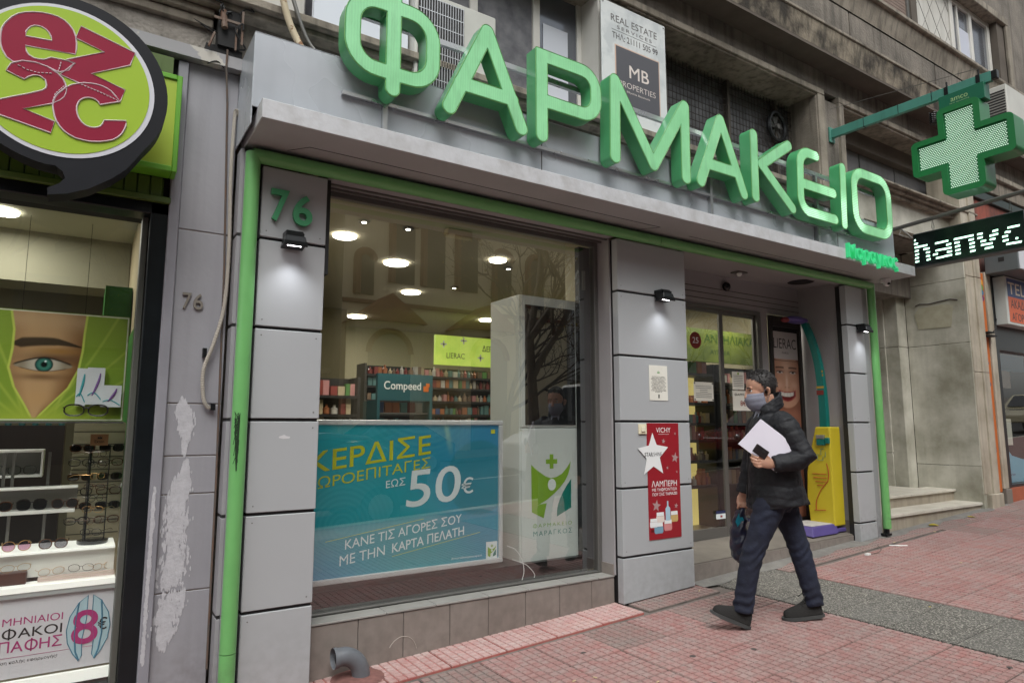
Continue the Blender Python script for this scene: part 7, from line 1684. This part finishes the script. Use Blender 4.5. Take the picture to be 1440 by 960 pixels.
# trousers
b = B()
ring_tube(b, [(-.05,0,.98),(-.05,0,.90),(-.048,0,.82),(-.045,0,.76)], [(.165,.135),(.172,.14),(.165,.13),(.11,.09)], 24)
ring_tube(b, [(.0,.088,.88),(.035,.088,.79),(.085,.088,.66),(.122,.086,.57),(.152,.083,.495),(.180,.081,.40),(.205,.078,.28),(.228,.075,.165),(.236,.074,.105)], [(.098,.105),(.096,.103),(.083,.086),(.074,.076),(.071,.074),(.067,.070),(.064,.067),(.061,.066),(.060,.068)], 22)
ring_tube(b, [(-.10,-.085,.88),(-.128,-.084,.79),(-.170,-.08,.66),(-.200,-.077,.57),(-.226,-.075,.485),(-.248,-.072,.39),(-.272,-.068,.28),(-.294,-.064,.18),(-.305,-.062,.115)], [(.098,.105),(.095,.10),(.082,.085),(.072,.074),(.070,.073),(.065,.070),(.062,.066),(.058,.062),(.057,.063)], 22)
def wrinkle(co):
    z = co[:,2]; w = .15 + .8*np.exp(-((z-.48)/.08)**2) + 1.2*np.exp(-((z-.16)/.07)**2) + .8*np.exp(-((z-.76)/.06)**2)
    f = np.sin(z*95 + 3.2*np.sin(co[:,0]*26+co[:,1]*18)+co[:,0]*30)
    return .0034*w*f + .0025*fnoise(co, 30, 2)
organic('jeans', b, m_denim, man, .0062, 2, wrinkle)
# shoes
def shoe(heel, pitch, label, yaw=0):
    Rm = Matrix.Rotation(R(-pitch), 3, 'Y'); Rz = Matrix.Rotation(R(yaw), 3, 'Z'); o0 = Vector(heel)
    T = lambda p: o0 + Rz @ (Rm @ Vector(p))
    b = B()
    st = [(.0,.032,.075),(.018,.038,.105),(.05,.041,.128),(.085,.041,.122),(.12,.042,.098),(.16,.046,.076),(.205,.047,.064),(.242,.040,.052),(.264,.022,.038)]
    V = []; sg = 16
    for x, w, h in st:
        for k in range(sg):
            a = 2*math.pi*k/sg; c, s_ = math.cos(a), math.sin(a)
            V.append(T((x, w*c*(1 if s_ < 0 else (1-.25*s_)), .022 + (h*s_ if s_ > 0 else .004*s_))))
    F = [(i*sg+k, (i+1)*sg+k, (i+1)*sg+(k+1)%sg, i*sg+(k+1)%sg) for i in range(len(st)-1) for k in range(sg)]; F += [tuple(range(sg)), tuple((len(st)-1)*sg+k for k in range(sg))[::-1]]
    b.add(V, F); o = b.build('shoe', m_shoe, man, smooth=70, local=True); su = o.modifiers.new('s', 'SUBSURF'); su.levels = 1; su.render_levels = 1
    b = B(); L = [(-.008,.0),(-.004,.028),(.03,.040),(.09,.039),(.15,.046),(.21,.050),(.252,.040),(.274,.018),(.277,0)]
    L = L + [(x, -y) for x, y in L[-2:0:-1]]; n = len(L)
    V = [T((x, y, 0 + (.008 if x > .24 or x < .0 else 0))) for x, y in L] + [T((x*1.0, y*1.04, .024)) for x, y in L]
    b.add(V, [tuple(range(n)), tuple(range(2*n-1, n-1, -1))] + [(i, n+i, n+(i+1)%n, (i+1)%n) for i in range(n)]); b.build('sole', m_sole, o, smooth=40, local=True)
    b = B()
    for k in range(4): x = .090+.020*k; h = .142-.016*k; b.tube([T((x,-.026,h-.016)), T((x+.006,0,h)), T((x,.026,h-.016))], .003, 6)
    b.tube([T((.085,0,.150)), T((.105,.03,.158)), T((.128,.040,.130))], .0028, 5); b.tube([T((.085,0,.150)), T((.11,-.02,.160)), T((.138,-.03,.140))], .0028, 5); b.tube([T((.085,0,.15)), T((.11,.016,.172)), T((.09,.022,.162)), T((.085,0,.15))], .0025, 5)
    b.build('laces', m_black, o, smooth=60, local=True)
shoe((.205,.072,-.006), 22, 'l', 2); shoe((-.358,-.062,.040), -7.5, 'r', -4)
# things he carries
pp = thing('paper_stack', 'stack of white papers the walking man presses to his side', 'papers', (4.05,-.97,.1551), R(145.99))
m_wpaper = M('office_paper', rgb(214,210,222), .8, var=.15, vs=5, vcol=rgb(204,198,214))
for k in range(3):
    d = .0035*k; q = [(.112-.004*k,.222-d,1.386),(-.105,.262-d,1.203+.003*k),(.036,.262-d,1.037),(.264,.216-d,1.222)]
    b = B(); b.hexa([Vector(p) for p in q] + [Vector(p)+Vector((0,.003,0)) for p in q]); b.build('sheet', m_wpaper, pp, local=True)
ph = thing('phone', 'black phone held in front of the white papers', 'phone', (4.05,-.97,.1551), R(145.99))
ax = Vector((.072,.0,.052)).normalized(); ay = Vector((-.05,.0,.07)).normalized()
b = B(); b.obox(Vector((.118,.278,1.120)), ax, ay, (0,1,0), .098, .062, .010); b.build('phone_body', M('phone_case', rgb(26,24,26), .35, var=.7, vs=50, vcol=rgb(50,40,40)), ph, bevel=.006, seg=2, local=True)
b = B(); b.obox(Vector((.122,.2885,1.160)), ax, ay, (0,1,0), .022, .016, .002); b.build('camera_bump', m_black, ph, bevel=.001, local=True)
bg_ = thing('carrier_bag', 'dark navy plastic carrier bag with teal patches in his right hand', 'bag', (4.05,-.97,.1551), R(145.99))
b = B(); ring_tube(b, [(.120,-.25,.375),(.128,-.25,.395),(.138,-.25,.46),(.136,-.25,.56),(.128,-.25,.65),(.118,-.25,.71),(.108,-.25,.755)], [(.07,.035),(.095,.055),(.10,.064),(.092,.060),(.07,.052),(.045,.036),(.02,.020)], 22)
organic('bag', b, M('navy_plastic', rgb(28,30,52), .3, var=.5, vs=14, vcol=rgb(14,16,28), bump=.5, bs=24), bg_, .007, 1, lambda co: .005*fnoise(co, 40)+.004*np.sin(co[:,2]*70+co[:,0]*60))
b = B()
for L in ([(.150,.72),(.178,.66),(.165,.62),(.140,.65)], [(.125,.69),(.16,.685),(.13,.645),(.112,.66)], [(.10,.56),(.13,.54),(.115,.50),(.09,.52)]):
    b.add([(x-.0, -.187+.0*z, z) for x, z in L], [tuple(range(len(L)))])
b.build('teal_patch', M('teal_plastic_print', rgb(30,120,140), .3), bg_, local=True)

# ------------------------------------------------------------------ the other side of the street (seen as reflections)
m_chu = M('church_stucco', rgb(236,222,186), .85, var=.4, vs=1.2, vcol=rgb(214,198,160), streak=.12); m_brn = M('brick_trim', rgb(122,74,52), .8); m_tile = M('terracotta_roof', rgb(150,80,56), .8, var=.5, vs=3)
ch = thing('church', 'cream stucco church with brown-edged arches across the street, seen mirrored in the window', 'church', (12.5,-20,.5))
CY = -20
b = B(); b.box(8.1, 19, -40, CY, .2, 15); b.build('wall', m_chu, ch)
def archpts(cx, w, z0, zs, n=14): return [(cx-w, z0), (cx+w, z0), (cx+w, zs)] + [(cx+w*math.cos(a), zs+w*math.sin(a)) for a in np.linspace(0, math.pi, n)[1:-1]] + [(cx-w, zs)]
for cx, w, z0, zs in ((9.0,.35,6.6,8.0),(10.6,.5,7.2,9.6),(12.0,.5,7.2,9.6),(13.6,.5,7.2,9.6),(15.4,.45,6.8,8.8),(17.2,.45,6.8,8.8)):
    L = archpts(cx, w, z0, zs)
    V, F = curve_mesh([L], .02); b = B(); b.add([(p[0], CY+.03+p[2], p[1]) for p in V], F); f = b.build('window', m_darkframe, ch)
    b = B(); b.tube([(x, CY+.06, z) for x, z in L[2:]+[(cx-w, z0)]], .16, 6); b.build('arch_trim', m_brn, f)
for cx in (9.6, 14.0):
    b = B(); b.box(cx-1.35, cx+1.35, CY, CY+1.2, .4, 5.4); b.build('porch', m_chu, ch)
    L = archpts(cx, .85, .4, 4.2); V, F = curve_mesh([L], .03); b = B(); b.add([(p[0], CY+1.22+p[2], p[1]) for p in V], F); b.build('portal', M('portal_grey', rgb(120,118,108), .7) if cx < 10 else bpy.data.materials['portal_grey'], ch)
    b = B(); b.tube([(x, CY+1.26, z) for x, z in L[2:]], .12, 6); b.build('portal_trim', m_brn, ch)
    b = B(); b.add([(cx-1.5,CY,5.4),(cx+1.5,CY,5.4),(cx+1.5,CY+1.4,5.4),(cx-1.5,CY+1.4,5.4),(cx,CY,6.5),(cx,CY+1.4,6.5)], [(0,1,2,3),(3,2,5),(1,0,4),(2,1,4,5),(0,3,5,4)]); b.build('porch_roof', m_tile, ch)
b = B(); b.box(7.9, 19.2, CY, CY+.35, 11.2, 11.5)
for k in range(40): b.box(8.0+.28*k, 8.13+.28*k, CY, CY+.25, 10.95, 11.2)
b.build('dentil_cornice', m_chu, ch)
b = B(); b.box(8.1, 19, CY, CY+.12, 6.25, 6.4); b.build('string_course', m_brn, ch)
b = B(); b.lathe([(3,0),(3,3),(2.7,4),(1.8,5),(.2,5.8)], (13.5,-27,15), seg=20); b.build('dome', m_tile, ch, smooth=50)
def block(name, label, x0, x1, y0, h, m, nx, nz, base=.3, trim=None):
    t = thing(name, label, 'building', ((x0+x1)/2, y0, base))
    b = B(); b.box(x0, x1, y0-14, y0, base-1, h); b.build('wall', m, t)
    dx = (x1-x0)/nx; dz = (h-3.6)/nz
    for i in range(nx):
        for j in range(nz):
            cx, cz = x0+dx*(i+.5), 4+dz*(j+.45)
            b = B(); b.box(cx-dx*.28, cx+dx*.28, y0, y0+.04, cz-dz*.28, cz+dz*.32); b.build('window', m_winglass, t)
    for j in range(nz):
        b = B(); z = 4+dz*j; b.box(x0+.3, x1-.3, y0, y0+1.0, z-.1, z+.02); b.box(x0+.3, x1-.3, y0+.96, y0+1.0, z, z+.9); b.build('balcony', trim or m, t)
    b = B(); b.box(x0+.4, x1-.4, y0, y0+.05, base, 3.3); b.build('shop_window', m_darkframe, t)
    b = B(); b.box(x0, x1, y0, y0+1.6, 3.35, 3.55); b.build('awning', M('awning_'+name, rgb(120,110,90), .8), t)
    return t
block('olive_block', 'olive grey apartment block across the street to the left of the church', -10, 7.4, -20.5, 15, M('olive_render', rgb(122,116,92), .85, var=.3, vs=2, streak=.3), 7, 4, trim=M('ochre_balcony', rgb(150,136,96), .8))
block('far_block', 'grey apartment block across the street at the far left', -34, -10.4, -20, 17, M('grey_render', rgb(140,138,132), .85, var=.3, vs=2), 8, 5)
block('pale_block', 'pale apartment block across the street to the right of the church', 19.4, 34, -20.3, 17, M('pale_render', rgb(214,214,212), .85, var=.3, vs=2, streak=.2), 6, 5, base=.8)
block('tan_block', 'tan apartment block across the street far to the right', 34.5, 56, -20, 15, M('tan_render', rgb(168,150,126), .85, var=.3, vs=2), 7, 4, base=1.4)
# buildings continuing our own side of the street
for nm, x0, x1, h, lab in (('left_neighbour', -24, -3.02, 12, 'stone apartment block next door beyond the optician, outside the picture'), ('right_neighbour', 16.02, 40, 12, 'stone apartment block beyond the corner shop, outside the picture')):
    t = thing('neighbour_building', lab, 'building', ((x0+x1)/2,1,0)); b = B(); b.box(x0, x1, .2, 9, -1, h); b.build('wall', m_stone, t)
    for k in range(5): b = B(); xx = x0+3+k*3.8; b.box(xx, xx+1.6, .15, .2, 4.6, 6.6); b.build('window', m_winglass, t)
b = B(); b.box(-3, 16, 7.0, 7.2, -.5, 9.5); b.box(-3, 16, .5, 7.2, 9.4, 9.5); b.box(-3, -2.9, .5, 7.2, -.5, 9.4); b.box(15.9, 16, .5, 7.2, -.5, 9.4); b.box(-3, 16, .71, 7.2, 3.3, 3.6); b.box(.32, 1.08, .31, 7, 0, 3.3); b.build('core_wall', m_stone, bld)
# bare trees
m_bark = M('bare_bark', rgb(96,84,70), .9, var=.6, vs=8)
def tree(x, y, h, seed, label):
    rnd = random.Random(seed); t = thing('bare_tree', label, 'tree', (x, y, gz(x)-.05))
    tr = B(); br = B(); lf = B()
    def grow(p, d, L, r, lev):
        pts = [p]; dd = d.copy()
        for k in range(4):
            dd = (dd + Vector((rnd.uniform(-.16,.16), rnd.uniform(-.16,.16), rnd.uniform(-.02,.10)))).normalized(); pts.append(pts[-1]+dd*L/4)
        (tr if lev == 0 else br).tube(pts, [r*(1-.12*i) for i in range(5)], 8 if lev < 2 else 4, cap=False)
        if lev >= 5: 
            if rnd.random() < .35:
                q = pts[-1]; s = rnd.uniform(.03,.06); a = Vector((rnd.uniform(-1,1), rnd.uniform(-1,1), rnd.uniform(-1,1))).normalized()*s; c = a.orthogonal().normalized()*s*.6
                lf.add([q, q+a+c, q+a*2, q+a-c], [(0,1,2,3)])
            return
        for k in range(4 if lev < 2 else 3):
            ang = rnd.uniform(.35,.95); az = rnd.uniform(0, 2*math.pi); o = dd.orthogonal().normalized(); o.rotate(Matrix.Rotation(az, 3, dd)); nd = (dd*math.cos(ang)+o*math.sin(ang)).normalized()
            grow(pts[2+int(rnd.random()*2.99)] if k else pts[-1], nd, L*rnd.uniform(.58,.80), r*.58, lev+1)
    grow(Vector((x,y,gz(x)-.05)), Vector((.04,.02,1)), h*.36, .13, 0)
    tr.build('trunk', m_bark, t, smooth=60); br.build('branches', m_bark, t, smooth=60); lf.build('leaves', m_leafy, t, kind='stuff')
tree(6.6, -5.1, 7.8, 11, 'bare street tree on the kerb opposite the pharmacy window, nearest to it')
tree(14.5, -5.1, 7, 12, 'bare street tree on the kerb further up the street')
tree(-1.5, -5.1, 7, 14, 'bare street tree on the kerb opposite the optician')
tree(12.5, -15.2, 8.5, 15, 'bare street tree on the far pavement before the church')
tree(4, -15.4, 8, 16, 'bare street tree on the far pavement before the olive block')
tree(22, -15.4, 8, 17, 'bare street tree on the far pavement before the pale block')
# parked cars
m_tyre = M('tyre', (.02,.02,.02), .85); m_rim_ = M('wheel_rim', rgb(150,150,150), .35, metal=.8); m_carglass = M('car_glass', (.02,.022,.025), .05, spec=.9)
def car(x, y, col, label, cat='car', L=4.2, Hh=1.45, van=False):
    z0 = gz(x)-.14; t = thing('parked_van' if van else 'parked_car', label, cat, (x, y, z0))
    m = M('car_paint_'+str(int(x*10+300)), col, .25, coat=.8, var=.05)
    W_ = .86
    if van: P = [(-L/2,.35),(-L/2,.9),(-L/2+.25,1.05),(-L/2+1.0,1.25),(-L/2+1.55,Hh),(L/2-.08,Hh+.02),(L/2,.95),(L/2,.35)]
    else: P = [(-L/2,.32),(-L/2+.02,.62),(-L/2+.35,.78),(-L/2+1.15,.88),(-L/2+1.85,Hh-.04),(-L/2+2.6,Hh),(L/2-.95,Hh-.06),(L/2-.25,.95),(L/2,.85),(L/2,.32)]
    n = len(P); V = []; 
    for s, wk in ((-1,1),(1,1)):
        for px, pz in P: V.append((px, s*(W_ if pz < 1.0 else W_*.80 if not van else W_*.93), pz))
    F = [tuple(range(n)), tuple(range(2*n-1, n-1, -1))] + [(i, n+i, n+(i+1)%n, (i+1)%n) for i in range(n)]
    b = B(); b.add(V, F); b.build('body', m, t, local=True, bevel=.05, seg=2)
    for s in (-1, 1):
        if van: G = [(-L/2+1.1,1.2),(-L/2+1.6,Hh-.15),(-L/2+2.4,Hh-.15),(-L/2+2.4,1.15)]
        else: G = [(-L/2+1.3,.93),(-L/2+1.9,Hh-.10),(L/2-1.0,Hh-.12),(L/2-.5,.95)]
        b = B(); yy = s*(W_*.93+.012 if van else W_*.915); q = [(px, yy*(1 if pz < 1.1 else (.93 if not van else 1)), pz) for px, pz in G]; b.add(q, [tuple(range(len(q)))]); b.build('window', m_carglass, t, local=True)
        for wx in (-L/2+.78, L/2-.80):
            b = B(); b.cyl((wx, s*(W_-.16), .32), (wx, s*(W_+.02), .32), .32, 20); w = b.build('wheel', m_tyre, t, local=True, smooth=40)
            b = B(); b.cyl((wx, s*(W_+.02), .32), (wx, s*(W_+.03), .32), .20, 16); b.build('rim', m_rim_, w, local=True, smooth=40)
        b = B(); b.sph((-L/2+.06, s*.62, .66), .10, 10, 6, sc=(.5,1,.7)); b.build('headlight', m_alum, t, local=True, smooth=60)
        b = B(); b.box(L/2-.03, L/2+.01, s*.62-.09, s*.62+.09, .72, .88); b.build('tail_light', M('tail_red', rgb(140,20,20), .3) if 'tail_red' not in bpy.data.materials else bpy.data.materials['tail_red'], t, local=True)
    b = B()
    wsx = -L/2+1.18; b.add([(wsx,-.66,.93),(wsx,.66,.93),(wsx+.62,.60,Hh-.09),(wsx+.62,-.60,Hh-.09)], [(0,1,2,3)]) if not van else b.add([(-L/2+1.0,-.7,1.27),(-L/2+1.0,.7,1.27),(-L/2+1.5,.68,Hh-.08),(-L/2+1.5,-.68,Hh-.08)], [(0,1,2,3)])
    o = b.build('windscreen', m_carglass, t, local=True); o.location = (-.015, 0, .015)
    return t
car(2.6, -6.1, rgb(60,64,70), 'dark grey parked car by the kerb opposite the optician')
car(9.6, -6.2, rgb(210,210,208), 'white parked van by the kerb opposite the pharmacy', 'van', 4.8, 2.1, True)
car(15.6, -6.1, rgb(120,30,30), 'dark red parked car by the kerb further up the street')
car(31.0, -6.2, rgb(186,178,150), 'beige parked car far up the street')
car(26, -13.4, rgb(150,152,156), 'silver parked car on the far side of the road')
car(7.0, -13.4, rgb(40,50,80), 'navy parked car on the far side of the road before the church')
